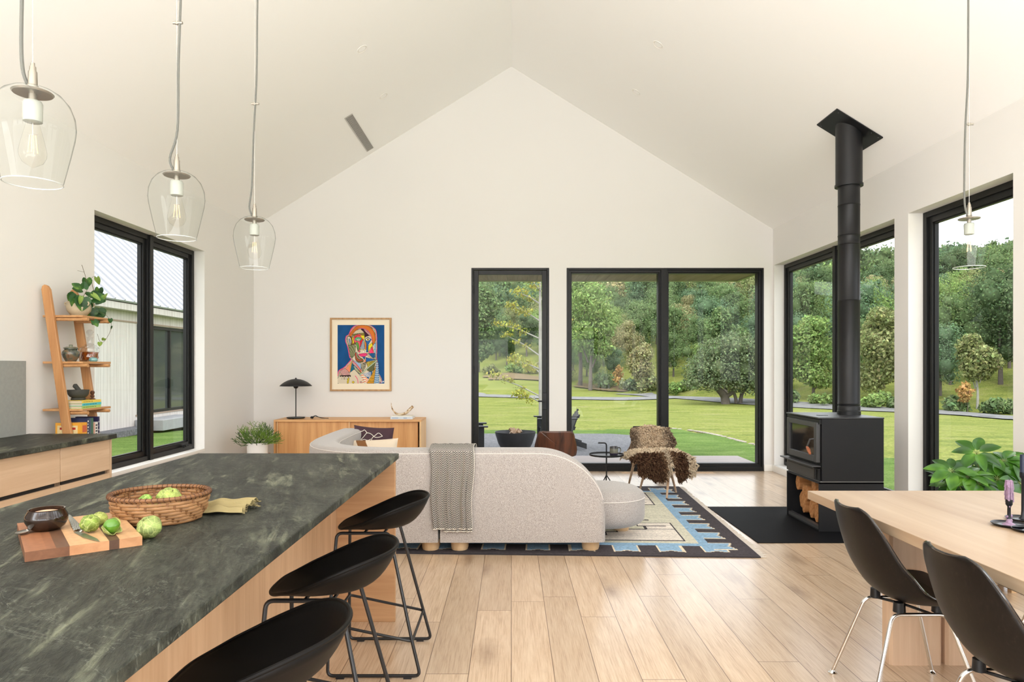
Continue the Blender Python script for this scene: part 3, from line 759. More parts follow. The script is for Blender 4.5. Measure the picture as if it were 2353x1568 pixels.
kd = t.math('ADD', kn, t.math('MULTIPLY', t.noise(tc, 22, 4), 0.12))
knot = t.ramp(kd, [(0.09, g(1)), (0.17, g(0.6)), (0.34, g(0))])
f = t.math('ADD', t.math('MULTIPLY', cath, 0.35), t.math('MULTIPLY', fine, 0.65))
base = t.ramp(f, [(0.32, srgb(180, 148, 116)), (0.5, srgb(210, 182, 152)), (0.68, srgb(226, 202, 174))])
tone = t.ramp(rv, [(0.0, (0.76, 0.76, 0.755, 1)), (0.5, (.88, .885, .885, 1)), (1.0, (0.97, 0.975, 0.975, 1))])
base = t.mix(1.0, base, tone, 'MULTIPLY')
base = t.mix(t.math('MULTIPLY', knot, 0.7), base, srgb(120, 88, 62))
gap = t.math('MAXIMUM', t.math('LESS_THAN', t.math('PINGPONG', u, 0.5), 0.009), t.math('LESS_THAN', t.math('PINGPONG', v, 0.5), 0.0009))
base = t.mix(gap, base, srgb(105, 78, 55))
hgt = t.math('SUBTRACT', t.math('MULTIPLY', fine, 0.25), gap)
M_FLOOR = t.surf(Base_Color=base, Roughness=t.math('ADD', 0.25, t.math('MULTIPLY', fine, 0.14)), Specular_IOR_Level=0.6, Coat_Weight=0.6, Coat_Roughness=0.2, Normal=t.bump(hgt, 0.12, 0.002))
tag(MB().box(XL - .1, XR + .1, YB - .1, YF + .1, -0.12, 0).build('floor', M_FLOOR, smooth=0), kind='structure')
tag(MB().box(XL - T, XR + T, YF + .1, YF + T, -0.12, 0.0).build('trim_1', M_BLACK), kind='structure')

# baseboards
def base_b(nm, segs):
    m = MB()
    for s_ in segs: m.box(*s_)
    tag(m.build(nm, M_TRIM, bevel=0.002), kind='structure')
base_b('baseboard_far', [(XL, DOOR[0] - .002, YF - .014, YF, 0, .085), (DOOR[1] + .002, FWIN[0] - .002, YF - .014, YF, 0, .085), (FWIN[1] + .002, XR, YF - .014, YF, 0, .085)])
base_b('baseboard_right', [(XR - .014, XR, YB, YF - .015, 0, .085)])
base_b('baseboard_left', [(XL, XL + .014, 4.86, YF - .015, 0, .085)])

# ------------------------------------------------------------------ windows
def unit(root, ax, plane, depth, u0, u1, z0, z1, fw=0.045, sash=0.045, pane=True, sg=1):
    """one framed light. ax 'y': wall faces y, u along x; ax 'x': wall faces x, u along y. plane = inner face, sg = outward sign"""
    def bx(m, a, b, c, d, p, q):
        p, q = plane + sg * p, plane + sg * q
        if p > q: p, q = q, p
        if ax == 'y': m.box(a, b, p, q, c, d)
        else: m.box(p, q, a, b, c, d)
    m = MB()
    for (a, b, c, d) in ((u0, u0 + fw, z0, z1), (u1 - fw, u1, z0, z1), (u0 + fw, u1 - fw, z0, z0 + fw), (u0 + fw, u1 - fw, z1 - fw, z1)): bx(m, a, b, c, d, 0, depth)
    m.build('window_frame', M_FRAME, root, bevel=.003)
    m = MB(); e = fw - .004
    for (a, b, c, d) in ((u0 + e, u0 + fw + sash, z0 + e, z1 - e), (u1 - fw - sash, u1 - e, z0 + e, z1 - e), (u0 + fw + sash, u1 - fw - sash, z0 + e, z0 + fw + sash), (u0 + fw + sash, u1 - fw - sash, z1 - fw - sash, z1 - e)): bx(m, a, b, c, d, .022, depth - .01)
    i2 = fw + sash * .98; s3 = .013
    for (a, b, c, d) in ((u0 + i2, u0 + i2 + s3, z0 + i2, z1 - i2), (u1 - i2 - s3, u1 - i2, z0 + i2, z1 - i2), (u0 + i2, u1 - i2, z0 + i2, z0 + i2 + s3), (u0 + i2, u1 - i2, z1 - i2 - s3, z1 - i2)): bx(m, a, b, c, d, .036, depth - .02)
    m.build('sash', M_FRAME, root, bevel=.002)
    m = MB(); k = fw + sash; q = (depth + .03) / 2; bx(m, u0 + k, u1 - k, z0 + k, z1 - k, q, q + .005)
    m.build('pane', M_GLASS, root, smooth=0)
def win(name, loc): 
    return thing(name, None, None, loc, kind='structure')
w1 = win('window_1', (2.05, YF, 0))
mid = (1525.5 - CX) / 172.7
unit(w1, 'y', YF - .004, .16, FWIN[0], mid, .03, FWIN[3], .028, .030)
unit(w1, 'y', YF - .004, .16, mid, FWIN[1], .03, FWIN[3], .028, .030)
MB().box(FWIN[0], FWIN[1], YF - .004, YF + .16, 0.0, .032).build('window_sill', M_FRAME, w1)
MB().box(mid - .04, mid + .04, YF - .012, YF + .155, .032, 2.69).build('mullion', M_FRAME, w1)
d1 = win('door_1', (0, YF, 0))
m = MB()
for a, b, c, d in ((DOOR[0], DOOR[0] + .03, 0, 2.704), (DOOR[1] - .03, DOOR[1], 0, 2.704), (DOOR[0] + .03, DOOR[1] - .03, 2.674, 2.704)): m.box(a, b, YF - .004, YF + .14, c, d)
m.build('door_frame', M_FRAME, d1, bevel=.003)
m = MB()
for a, b, c, d in ((DOOR[0] + .033, DOOR[0] + .095, 0.01, 2.67), (DOOR[1] - .095, DOOR[1] - .033, 0.01, 2.67), (DOOR[0] + .095, DOOR[1] - .095, 2.615, 2.67), (DOOR[0] + .095, DOOR[1] - .095, .01, .11)): m.box(a, b, YF + .005, YF + .055, c, d)
m.build('door_leaf', M_FRAME, d1, bevel=.003)
MB().box(DOOR[0] + .095, DOOR[1] - .095, YF + .025, YF + .031, .11, 2.615).build('pane', M_GLASS, d1, smooth=0)
h = at(1246, 922, YF); MB().box(h.x + .0, h.x + .06, YF - .03, YF + .004, h.z - .11, h.z + .11).box(h.x - .06, h.x + .03, YF - .065, YF - .048, h.z - .01, h.z + .01).box(h.x + .015, h.x + .035, YF - .06, YF - .02, h.z - .01, h.z + .01).build('door_handle', M_BLACK, d1, bevel=.004)
MB().box(DOOR[0], DOOR[1], YF, YF + T, -.01, .008).build('threshold', M_FRAME, d1)
m = MB()
for zz in (.25, 1.35, 2.42): m.cyl((DOOR[0] + .03, YF - .006, zz - .05), (DOOR[0] + .03, YF - .006, zz + .05), .009)
m.build('hinge', M_BLACK, d1)
for i, (y0, y1) in enumerate(RB):
    w_ = win('window_%d' % (i + 2), (XR, (y0 + y1) / 2, 0)); REC = .128
    if i in (1, 2): unit(w_, 'x', XR + REC, .09, y0, y1, RZ[0], RZ[1], .05, .05)
    else:
        c_ = (y0 + y1) / 2
        unit(w_, 'x', XR + REC, .09, y0, c_, RZ[0], RZ[1], .05, .05); unit(w_, 'x', XR + REC, .09, c_, y1, RZ[0], RZ[1], .05, .05)
        MB().box(XR + REC - .012, XR + REC + .085, c_ - .03, c_ + .03, RZ[0], RZ[1]).build('mullion', M_FRAME, w_, bevel=.002)
w_ = win('window_7', (XL, 6.6, 0)); y0, y1, z0, z1 = LB[0]; c_ = 6.70
unit(w_, 'x', XL - .115, .09, y0, c_, z0, z1, .05, .045, sg=-1); unit(w_, 'x', XL - .115, .09, c_, y1, z0, z1, .05, .045, sg=-1)
MB().box(XL - .2, XL - .10, c_ - .03, c_ + .03, z0, z1).build('mullion', M_FRAME, w_, bevel=.002)
m = MB().box(XL - .118, XL - .10, 7.36, 7.42, z0 + .045, z0 + .075).tube([(XL - .10, 7.39, z0 + .06), (XL - .075, 7.42, z0 + .07), (XL - .07, 7.50, z0 + .055)], .009, 8)
m.build('crank_handle', M_BLACK, w_)
MB().box(XL - .115, XL + .004, y0, y1, z0 - .022, z0 + .004).build('window_sill', M_TRIM, w_, bevel=.002)

w_ = win('window_8', (0, YB, 0))
for k in range(4): unit(w_, 'y', YB, .1, -2.9 + 1.45 * k, -1.45 + 1.45 * k, 0, 2.7, .05, .05, sg=-1)
w_ = win('window_9', (XL, -1.4, 0)); unit(w_, 'x', XL - .115, .09, *LB[1], sg=-1)

# ------------------------------------------------------------------ ceiling fittings
def on_ceiling(px, py):
    dx, dz = px - CX, CY - py; k = (ZA - H) / (dz + SL * abs(dx)); return Vector((dx * k, k * F, H + dz * k))
for i, (px, py, lb) in enumerate([(832, 113, 'round white recessed ceiling light on the left slope, nearer the camera'), (881, 221, 'round white recessed ceiling light on the left slope, nearer the vent'),
                                  (1512, 103, 'round white recessed ceiling light on the right slope, nearer the camera'), (1462, 212, 'round white recessed ceiling light on the right slope, farther from the camera')]):
    p = on_ceiling(px, py); sg = 1 if p.x > 0 else -1
    R = Matrix.Rotation(math.atan(SL) * sg, 4, 'Y')
    t = thing('recessed_light', lb, 'ceiling light', p)
    MB().lathe([(.048, -.002), (.056, -.004), (.0565, 0.004), (.048, .004), (.048, -.002)], n=32, M=R).build('trim_ring', M_TRIM, t, w=False)
    MB().lathe([(.048, -.001), (.044, -.0005), (.036, .0008), (0, .001)], n=32, M=R).build('diffuser', plain('frosted_lamp_lens', (0.75, 0.72, 0.66, 1), 0.4), t, w=False)
# linear air vent
t = thing('ceiling_vent', 'long slotted metal air vent in the left ceiling slope', 'air vent', (-1.85, 8.34, ZA - SL * 1.85))
def cm(x, y, dn): return Vector((x, y, ZA + SL * x)) + Vector((SL, 0, -1)).normalized() * dn
def cbox(m, x0, x1, y0, y1, d0, d1):
    vs = [cm(x, y, d) for d in (d0, d1) for y in (y0, y1) for x in (x0, x1)]
    m.add(vs, [(0, 2, 3, 1), (4, 5, 7, 6), (0, 1, 5, 4), (2, 6, 7, 3), (0, 4, 6, 2), (1, 3, 7, 5)])
m = MB(); cbox(m, -1.893, -1.803, 7.74, 8.94, -.004, .001); m.build('backing', plain('vent_shadow_grey', (0.06, 0.058, 0.05, 1), 0.8), t, smooth=0)
m = MB()
for a, b, c, d in ((-1.893, -1.886, 7.74, 8.94), (-1.81, -1.803, 7.74, 8.94), (-1.886, -1.81, 7.74, 7.748), (-1.886, -1.81, 8.932, 8.94)): cbox(m, a, b, c, d, 0, .005)
m.build('frame', M_STEEL, t, smooth=0)
m = MB()
for k in range(6): cbox(m, -1.884 + .0125 * k, -1.879 + .0125 * k, 7.75, 8.93, .001, .004)
for k in range(44): cbox(m, -1.886, -1.81, 7.76 + k * .0268, 7.764 + k * .0268, .001, .003)
m.build('slats', M_STEEL, t, smooth=0)
# flush floor register by the window
t = thing('floor_vent', 'narrow wooden slotted register set in the floor below the tall window', 'floor vent', (2.0, 8.94, 0))
m = MB()
for k in range(60): m.box(1.45 + k * .02, 1.457 + k * .02, 8.90, 8.985, .0, .0035)
m.box(1.44, 2.66, 8.893, 8.90, 0, .004).box(1.44, 2.66, 8.985, 8.992, 0, .004)
m.build('grille', M_OAKH, t, smooth=0)
# ------------------------------------------------------------------ shared furniture materials
def stone_mat(name, edge=False):
    t = NT(name); rot = (0, 0, math.radians(-16))
    n1 = t.noise(t.coords(scale=(9, 2.0, 4), rot=rot), 1.7, 9, 0.68, 0.5)
    n2 = t.noise(t.coords(scale=(8.5, 1.1, 3), rot=rot, loc=(4, 2, 1)), 1.3, 6, 0.6, 0.7)
    n3 = t.noise(t.coords(scale=(34, 10, 12), rot=rot), 3.0, 6, 0.7, 0.4)
    vein = t.math('MULTIPLY', t.ramp(n2, [(0.53, g(0)), (0.66, g(0.62))]), t.ramp(n1, [(0.47, g(0.0)), (0.58, g(1))]))
    base = t.ramp(t.math('ADD', t.math('MULTIPLY', n1, 0.55), t.math('MULTIPLY', n3, 0.45)), [(0.36, srgb(20, 21, 18)), (0.47, srgb(40, 42, 36)), (0.58, srgb(64, 66, 57)), (0.68, srgb(98, 101, 87))])
    c = t.mix(vein, base, srgb(138, 142, 118))
    hair = t.ramp(t.noise(t.coords(scale=(1.4, 3.0, 1), rot=(0, 0, .5)), 2.2, 5, 0.6, 1.5), [(0.495, g(0)), (0.5, g(0.35)), (0.505, g(0))])
    c = t.mix(hair, c, srgb(140, 143, 130))
    if edge: c = t.mix(0.3, c, srgb(120, 126, 132))
    return t.surf(Base_Color=c, Roughness=t.math('ADD', 0.38, t.math('MULTIPLY', n3, 0.25)), Specular_IOR_Level=0.28, Normal=t.bump(t.math('ADD', n1, t.math('MULTIPLY', n3, 0.7)), 0.85, 0.010))
M_STONE = stone_mat('grey_green_stone'); 
M_SPLASH = plain('grey_stone_panel', srgb(150, 152, 148), 0.5, var=0.12, vscale=40, bump=.2)

# ------------------------------------------------------------------ kitchen island
IX0, IX1, IY0, IY1 = -1.722, -0.618, 0.15, 3.753
t = thing('island_countertop', 'long dark grey-green veined stone countertop of the kitchen island', 'countertop', ((IX0 + IX1) / 2, 2, .884))
MB().box(IX0, IX1, IY0, IY1, .884, .914).build('slab', M_STONE, t, bevel=.004)
t = thing('kitchen_island', 'pale oak kitchen island base with full-width end panel under the stone top', 'kitchen island', (-1.3, 2, 0))
MB().box(-1.70, -.962, .30, 3.714, .10, .8835).build('body', M_OAKY, t, bevel=.002)
MB().box(-1.68, -1.0, .34, 3.70, 0, .10).build('plinth', M_BLACK, t)
MB().box(-1.70, -.633, 3.715, 3.745, 0.0, .8835).build('end_panel', wood('tawny_oak_end_panel', srgb(196, 156, 116), srgb(172, 130, 92), 'x', 1.2), t, bevel=.0015)
MB().box(-.962, -.951, .30, 3.712, 0.0, .8832).build('back_panel', wood('oak_back_panel', srgb(206, 172, 138), srgb(182, 146, 112), 'z', 1.2), t, bevel=.0015)

# ------------------------------------------------------------------ wall cabinets with drawers
t = thing('wall_countertop', 'grey stone countertop on the oak drawers along the left wall', 'countertop', (-3.1, 3, .882))
MB().box(XL + .002, -2.80, .3, 4.85, .882, .914).build('slab', M_SPLASH and M_STONE, t, bevel=.003)
tag(MB().box(XL + .0005, XL + .022, .3, 4.79, .9145, 1.43).build('backsplash', M_SPLASH, bevel=.001), 'grey stone backsplash slab standing on the wall countertop at the left edge', 'backsplash')
def drawer_unit(label, y0, y1, end=False):
    t = thing('drawer_cabinet', label, 'cabinet', (-3.1, (y0 + y1) / 2, 0), group='oak drawer cabinets along the left wall')
    y1b = y1 - (.022 if end else 0)
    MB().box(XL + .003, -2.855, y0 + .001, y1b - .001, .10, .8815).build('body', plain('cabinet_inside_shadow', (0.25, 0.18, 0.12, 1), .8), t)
    MB().box(XL + .02, -2.9, y0 + .001, y1 - .02, 0, .10).build('plinth', M_BLACK, t)
    if end: MB().box(XL + .003, -2.832, y1 - .021, y1, 0.0, .8815).build('end_panel', M_OAKV, t, bevel=.001)
    for z0, z1 in ((.665, .876), (.40, .640), (.115, .385)):
        MB().box(-2.853, -2.832, y0 + .0015, y1b - .003, z0, z1).build('drawer_front', M_OAKY, t, bevel=.0015)
        MB().box(-2.862, -2.85, y0 + .03, y1b - .03, z1 + .001, min(z1 + .02, .8812)).build('finger_pull', M_BLACK, t)
drawer_unit('pale oak drawer cabinet nearest the side window', 4.29, 4.84, True)
drawer_unit('pale oak drawer cabinet second from the side window, cut by the photo edge', 3.2, 4.288)
drawer_unit('pale oak drawer cabinet farthest from the side window', 2.0, 3.198)

# ------------------------------------------------------------------ bar stools
M_SHELL = plain('matte_black_plastic', (0.0045, 0.0038, 0.0034, 1), 0.48, spec=0.13)
M_BSTEEL = plain('black_powder_coated_steel', (0.010, 0.010, 0.011, 1), 0.4)
def make_stool(label, loc):
    t = thing('bar_stool', label, 'stool', loc, 0, 'black bar stools along the kitchen island')
    m = MB(); ax = .205
    def rim(a):      # a = 0 back (+x), pi = front
        c, s_ = math.cos(a), math.sin(a); back = .5 + .5 * c
        nx = 2.1 + 1.0 * (1 - back); x = math.copysign(abs(c) ** (2 / nx), c); y = math.copysign(abs(s_) ** (2 / nx), s_)
        hw = .215 + .018 * (1 - abs(c))
        zr = .654 + .118 * smst(-1.0, 0.95, x) ** 0.9 - .010 * smst(-.6, -1.0, x)
        return Vector((x * ax + .012, y * hw * (1 - .18 * smst(-.2, -1, x)), zr))
    def f(u, v):
        a = v * 2 * PI; R_ = rim(a); r = u
        c0 = Vector((.02, 0, .638)); q = c0.lerp(R_, r); back = .5 + .5 * math.cos(a)
        p_ = 2.6 + 1.0 * back
        q.z = .638 + (R_.z - .638) * r ** p_; sc = 1 - .10 * back * (r ** 2) * (1 - r) * 3
        return Vector((q.x, q.y, q.z))
    m.grid(f, 14, 56)
    m.build('seat_shell', M_SHELL, t, w=False, smooth=60, solid=.010)
    rm = [rim(2 * PI * k / 64) for k in range(64)]
    MB().tube(rm, .0062, 8, closed=True).build('rim', M_SHELL, t, w=False)
    r = .0075
    for sy in (-1, 1):
        L = [(-.207, sy * .208, .012), (-.205, sy * .196, .238), (-.186, sy * .128, .628), (.055, sy * .128, .628), (.168, sy * .196, .160), (.206, sy * .208, .012)]
        MB().tube(bend([L[0], L[1], L[2], L[3], L[4], L[5], L[0], L[1]], .026, 5)[1:-1], r, 10, closed=True).build('side_frame', M_BSTEEL, t, w=False)
        m = MB()
        for x in (-.15, .15): m.box(x - .018, x + .018, sy * .208 - .009, sy * .208 + .009, 0, .012)
        m.build('glide', M_BSTEEL, t, w=False)
    fr = [(-.205, -.196, .238), (-.205, .196, .238), (.168, .196, .160), (.168, -.196, .160)]
    MB().tube(bend([fr[0], fr[1], fr[2], fr[3], fr[0], fr[1]], .02, 3)[1:-1], .0065, 8, closed=True).build('footrest', M_BSTEEL, t, w=False)
    MB().tube([(-.06, -.128, .63), (-.06, .128, .63)], .006, 8).tube([(.03, -.128, .63), (.03, .128, .63)], .006, 8).build('seat_support', M_BSTEEL, t, w=False)
    return t
SX = -.612
make_stool('black bar stool farthest from the camera, at the far end of the island', (SX, 3.25, 0))
make_stool('black bar stool in the middle of the row of three at the island', (SX, 2.35, 0))
make_stool('black bar stool nearest the camera, cut by the bottom of the photo', (SX, 1.645, 0))

# ------------------------------------------------------------------ things on the island
zt = .9141
# cutting board
A, B_, C_ = atz(57, 1270, .938), atz(327, 1233, .938), atz(15, 1206, .938)
ex = (B_ - A).normalized(); ey = Vector((-ex.y, ex.x, 0)); Wd, Ln = (B_ - A).length, (C_ - A).length
pb = Paint(0, Wd, 0, Ln, .0022, (186, 146, 106)); rr = np.random.RandomState(3)
for a0, a1, col in ((0, .17, (136, 90, 62)), (.17, .25, (128, 84, 58)), (.25, .36, (94, 66, 48)), (.36, .70, (190, 150, 110)), (.70, .79, (84, 60, 44)), (.79, 1.01, (186, 146, 106))): pb.rect(a0 * Wd, a1 * Wd, -1, 9, col)
gr = np.repeat(np.cumsum(rr.normal(size=(1, pb.w)), 1) * .012, pb.h, 0) + .04 * np.sin(pb.X * 300 + 3 * np.sin(pb.Y * 9))
pb.a *= (1 + np.clip(gr - gr.mean(), -.14, .14))[..., None]
t = thing('cutting_board', 'thick striped walnut and maple cutting board on the island', 'cutting board', (A.x, A.y, zt))
FB = Matrix(((ex.x, ey.x, 0, A.x), (ex.y, ey.y, 0, A.y), (0, 0, 1, 0), (0, 0, 0, 1)))
def pfn(u, v): P = np.array(A)[None] + np.outer(u * Wd, ex) + np.outer(v * Ln, ey); P[:, 2] = .9382; return P
o = pb.mesh('top_face', pfn, attr_mat('striped_board_wood', .45, vary=.1), t, None)
o.location = (-A.x, -A.y, -zt)
for i, (a0, a1, c1, c2) in enumerate(((0, .36, srgb(128, 86, 60), srgb(98, 64, 44)), (.36, .70, srgb(196, 146, 104), srgb(170, 118, 80)), (.70, .79, srgb(88, 62, 46), srgb(66, 46, 34)), (.79, 1, srgb(190, 142, 102), srgb(164, 116, 78)))):
    MB().box(a0 * Wd, a1 * Wd, 0, Ln, zt, .938, FB).build('wood_strip', wood('board_strip_%d' % i, c1, c2, 'x', 1.6), t)
zb = .9386
def onb(px, py, z=zb): return atz(px, py, z)
# salt bowl
c = onb(107, 1217); t = thing('salt_bowl', 'round dark brown glazed bowl of pink salt on the cutting board', 'bowl', (c.x, c.y, zb))
prof = [(0, 0), (.030, 0), (.044, .010), (.0515, .026), (.051, .040), (.044, .054), (.0445, .058), (.0405, .057), (.046, .040), (.045, .024), (.034, .012), (0, .01)]
MB().lathe(prof, (c.x, c.y, zb), 40).build('bowl', plain('dark_brown_glaze', (0.020, 0.010, 0.006, 1), .12, coat=.15, var=.5, vscale=30), t, smooth=60)
MB().lathe([(0, .052), (.02, .0515), (.035, .048), (.041, .044), (.043, .036)][::-1], (c.x, c.y, zb), 32).build('pink_salt', plain('pink_salt', srgb(226, 176, 146), .9, bump=.8, bscale=260, var=.1, vscale=200), t)
# spoon
t = thing('spoon', 'small silver spoon beside the salt bowl on the cutting board', 'spoon', onb(60, 1228))
p0 = onb(52, 1228); p1 = onb(84, 1214)
dr = (p1 - p0).normalized(); an = math.atan2(dr.y, dr.x)
MB().lathe([(0.0, .002), (.012, .003), (.0165, .006), (.017, .0075), (.0155, .0065), (.011, .0042), (0, .0035)], p0, 24, 1.45, .85, rotz(an)).build('spoon_bowl', M_STEEL, t)
MB().tube([p0 + dr * .022 + Vector((0, 0, .006)), p0 + dr * .05 + Vector((0, 0, .012)), p0 + dr * .09 + Vector((0, 0, .006))], [.0022, .002, .003], 8).build('spoon_handle', M_STEEL, t)
# grater-knife pieces
a0, a1 = onb(158, 1186), onb(178, 1222); a2 = onb(232, 1246)
t = thing('kitchen_knife', 'short broad knife blade lying across the cutting board', 'knife', onb(200, 1230))
k0, k1 = onb(168, 1225), onb(229, 1246); d = (k1 - k0).normalized(); n = Vector((-d.y, d.x, 0))
L = (k1 - k0).length
pl = [k0 + n * .002, k0 + d * L * .5 - n * .007, k0 + d * L * .85 - n * .004, k1, k0 + d * L * .75 + n * .009, k0 + d * L * .3 + n * .013, k0 + n * .012]
MB().prism([(q.x, q.y) for q in pl], zb + .0005, zb + .002).build('blade', plain('dull_blade', (0.32, 0.35, 0.28, 1), .3, .9), t)
t = thing('hand_grater', 'small grey perforated hand grater beside the salt bowl', 'grater', onb(165, 1205))
g0, g1 = onb(158, 1187), onb(182, 1221); d = (g1 - g0).normalized(); n = Vector((-d.y, d.x, 0)); L = (g1 - g0).length
pp = Paint(0, 1, 0, 1, .03, (150, 150, 142)); pp.a[((pp.X * 9).astype(int) + (pp.Y * 14).astype(int)) % 2 == 0] = srgb(86, 88, 80)[:3]
def gf2(u, v): return np.array(g0)[None] + np.outer(v * L, d) + np.outer((u - .5) * .026 * (.35 + .65 * v), n) + np.stack([0 * u, 0 * u, .0035 + .002 * np.sin(u * PI)], 1)
o = pp.mesh('perforated_blade', gf2, attr_mat('perforated_steel', .35), t); o.location = -Vector(t.location)
MB().tube([g1, g1 + d * .02 + Vector((0, 0, .002))], [.009, .006], 8, flat=.3).build('neck', M_STEEL, t)

# tomatillos
def tomatillo(label, c, r, seed, husk=(134, 148, 74), open_=False, rot=(0, 0, 0), sz=.92):
    t = thing('tomatillo', label, 'tomatillo', c, group='husked green tomatillos on the island'); R_ = Euler(rot).to_matrix().to_4x4(); rs = random.Random(seed)
    ph = rs.random() * 6
    def f(u, v):
        th = u * PI; a = v * 2 * PI
        k = r * (1 + .045 * math.cos(6 * a + ph) * math.sin(th) + .03 * math.sin(11 * a + 5 * th + ph) * math.sin(th) - .10 * math.exp(-(th / .25) ** 2))
        return R_ @ Vector((k * math.sin(th) * math.cos(a), k * math.sin(th) * math.sin(a), k * sz * math.cos(th)))
    tt = NT('tomatillo_husk')
    vv = tt.coords(); vo = tt.n('TexVoronoi', {'feature': 'DISTANCE_TO_EDGE'}, Vector=vv, Scale=70.0).outputs['Distance']
    ns = tt.noise(vv, 45, 4)
    col = tt.ramp(ns, [(.3, srgb(*[int(q * .72) for q in husk])), (.55, srgb(*husk)), (.75, srgb(*[min(255, int(q * 1.22)) for q in husk]))])
    col = tt.mix(tt.ramp(vo, [(0, g(.7)), (.06, g(0))]), col, srgb(186, 190, 120))
    MH = tt.surf(Base_Color=col, Roughness=.6, Normal=tt.bump(tt.math('ADD', ns, vo), .5, .002))
    if open_:
        MB().ball((0, 0, 0), r * .86, 14).build('fruit', plain('green_fruit_skin', srgb(82, 128, 32), .22, coat=.3), t, w=False)
        def h(u, v):
            th = (.0 + .56 * u) * PI; a = -2.2 + v * 4.4; k = r * (1.0 + .05 * math.sin(7 * a) + .14 * u ** 3 * (1 + math.sin(5 * a)))
            return R_ @ Vector((k * math.sin(th) * math.cos(a), k * math.sin(th) * math.sin(a), -k * sz * math.cos(th)))
        MB().grid(h, 12, 30).build('husk', MH, t, w=False, solid=.0008)
    else:
        MB().grid(f, 22, 40).build('husk', MH, t, w=False, smooth=70)
        tip = R_ @ Vector((0, 0, r * sz * .88)); dr2 = (R_ @ Vector((0, 0, 1)))
        MB().tube([tip, tip + dr2 * r * .16 + Vector((.001, 0, 0))], [.0022, .0014], 7).build('stem', plain('husk_stem', srgb(110, 112, 60), .7), t, w=False)
    return t
rB = .0245; c = onb(207, 1203, zb + rB); tomatillo('dark green husked tomatillo at the left on the cutting board', c, rB, 1, (118, 138, 52), rot=(.5, .4, 0))
c = onb(256, 1209, zb + .023); tomatillo('tomatillo with its husk split open, in front on the cutting board', c, .023, 2, (156, 166, 90), True, rot=(.6, .9, .4))
c = onb(230, 1192, zb + .020); tomatillo('husked tomatillo half hidden at the back of the cutting board', c, .020, 3, (140, 150, 70), rot=(-.6, .3, 0))
c = atz(343, 1212, zt + .030); tomatillo('pale husked tomatillo on the stone in front of the basket', c, .0325, 4, (136, 152, 84), rot=(.55, -.35, 0))
# basket
bc = Vector((-1.092, 2.125, zt)); RX, RY, HB = .140, .128, .078
t = thing('woven_basket', 'brown oval woven cane basket on the kitchen island', 'basket', bc)
tw = NT('woven_cane'); uv = tw.n('SeparateXYZ', Vector=tw.n('UVMap').outputs[0])
M_CANE = plain('dark_cane', srgb(122, 82, 48), .55, var=.35, vscale=70, bump=.2)
M_CANE2 = plain('light_cane', srgb(152, 110, 70), .55, var=.3, vscale=60, bump=.2)
NS, NRW = 44, 8
def bpt(a, v, off=0):
    k = .80 + .20 * math.sin(min(1, v * 1.15 + .1) * PI / 2); k += off
    return Vector((bc.x + RX * k * math.cos(a), bc.y + RY * k * math.sin(a), zt + .004 + HB * v))
m = MB()
for i in range(NS):
    a = 2 * PI * i / NS; hw = .0036
    for k in range(12):
        v0, v1 = k / 12, (k + 1) / 12
        da = hw / RX
        P = [bpt(a - da, v0), bpt(a + da, v0), bpt(a + da, v1), bpt(a - da, v1)]; P2 = [bpt(a - da, v0, -.012), bpt(a + da, v0, -.012), bpt(a + da, v1, -.012), bpt(a - da, v1, -.012)]
        m.add(P + P2, [(0, 1, 2, 3), (7, 6, 5, 4), (0, 3, 7, 4), (1, 5, 6, 2)])
m.build('stakes', M_CANE, t)
m = MB()
for j in range(NRW):
    v = (j + .5) / NRW; pts = []
    for i in range(NS * 3):
        a = 2 * PI * i / (NS * 3); ph = (i / 3 + j * 1.0) % 4
        pts.append(bpt(a, v, .020 * math.sin(PI * ph / 2 + .3) + .002))
    rows = [[p_ + Vector((0, 0, dz * .0046)) + Vector((p_.x - bc.x, p_.y - bc.y, 0)).normalized() * dn for dz, dn in ((-1, 0), (-.6, .0012), (.6, .0012), (1, 0), (.6, -.001), (-.6, -.001))] for p_ in pts]
    m.ring_tube(rows, closed=True)
m.build('weave', M_CANE2, t)
MB().lathe([(0, 0.001), (.82, .001), (.83, .006), (0, .006)], (bc.x, bc.y, zt), 40, RX, RY).build('bottom', M_CANE, t)
m = MB(); rp = [bpt(2 * PI * k / 60, 1.0, .01) for k in range(60)]; m.tube(rp, .0066, 8, closed=True); m.build('rim', M_CANE, t)
m = MB()
for i in range(58):
    a = 2 * PI * i / 58; c0 = bpt(a, 1, .01); r_ = Vector((math.cos(a), math.sin(a), 0)); tg = Vector((-math.sin(a), math.cos(a), 0))
    m.tube([c0 + (r_ * math.cos(q) + Vector((0, 0, 1)) * math.sin(q)) * .0074 + tg * (q * .0009) for q in [2 * PI * z / 10 for z in range(10)]], .0011, 5, closed=True)
m.build('rim_binding', plain('dark_binding', srgb(86, 54, 32), .6), t)
c = Vector((-1.062, 2.12, zt + .066)); tomatillo('large pale husked tomatillo heaped in the basket', c, .036, 5, (144, 160, 78), rot=(.3, .5, 0))
c = Vector((-1.118, 2.085, zt + .058)); tomatillo('bright green tomatillo low in the basket, left of the large one', c, .027, 6, (120, 160, 60), rot=(.9, -1.2, 0), sz=.8)
c = Vector((-1.10, 2.16, zt + .036)); tomatillo('tomatillo at the bottom of the basket, under the others', c, .027, 7, (140, 160, 76))
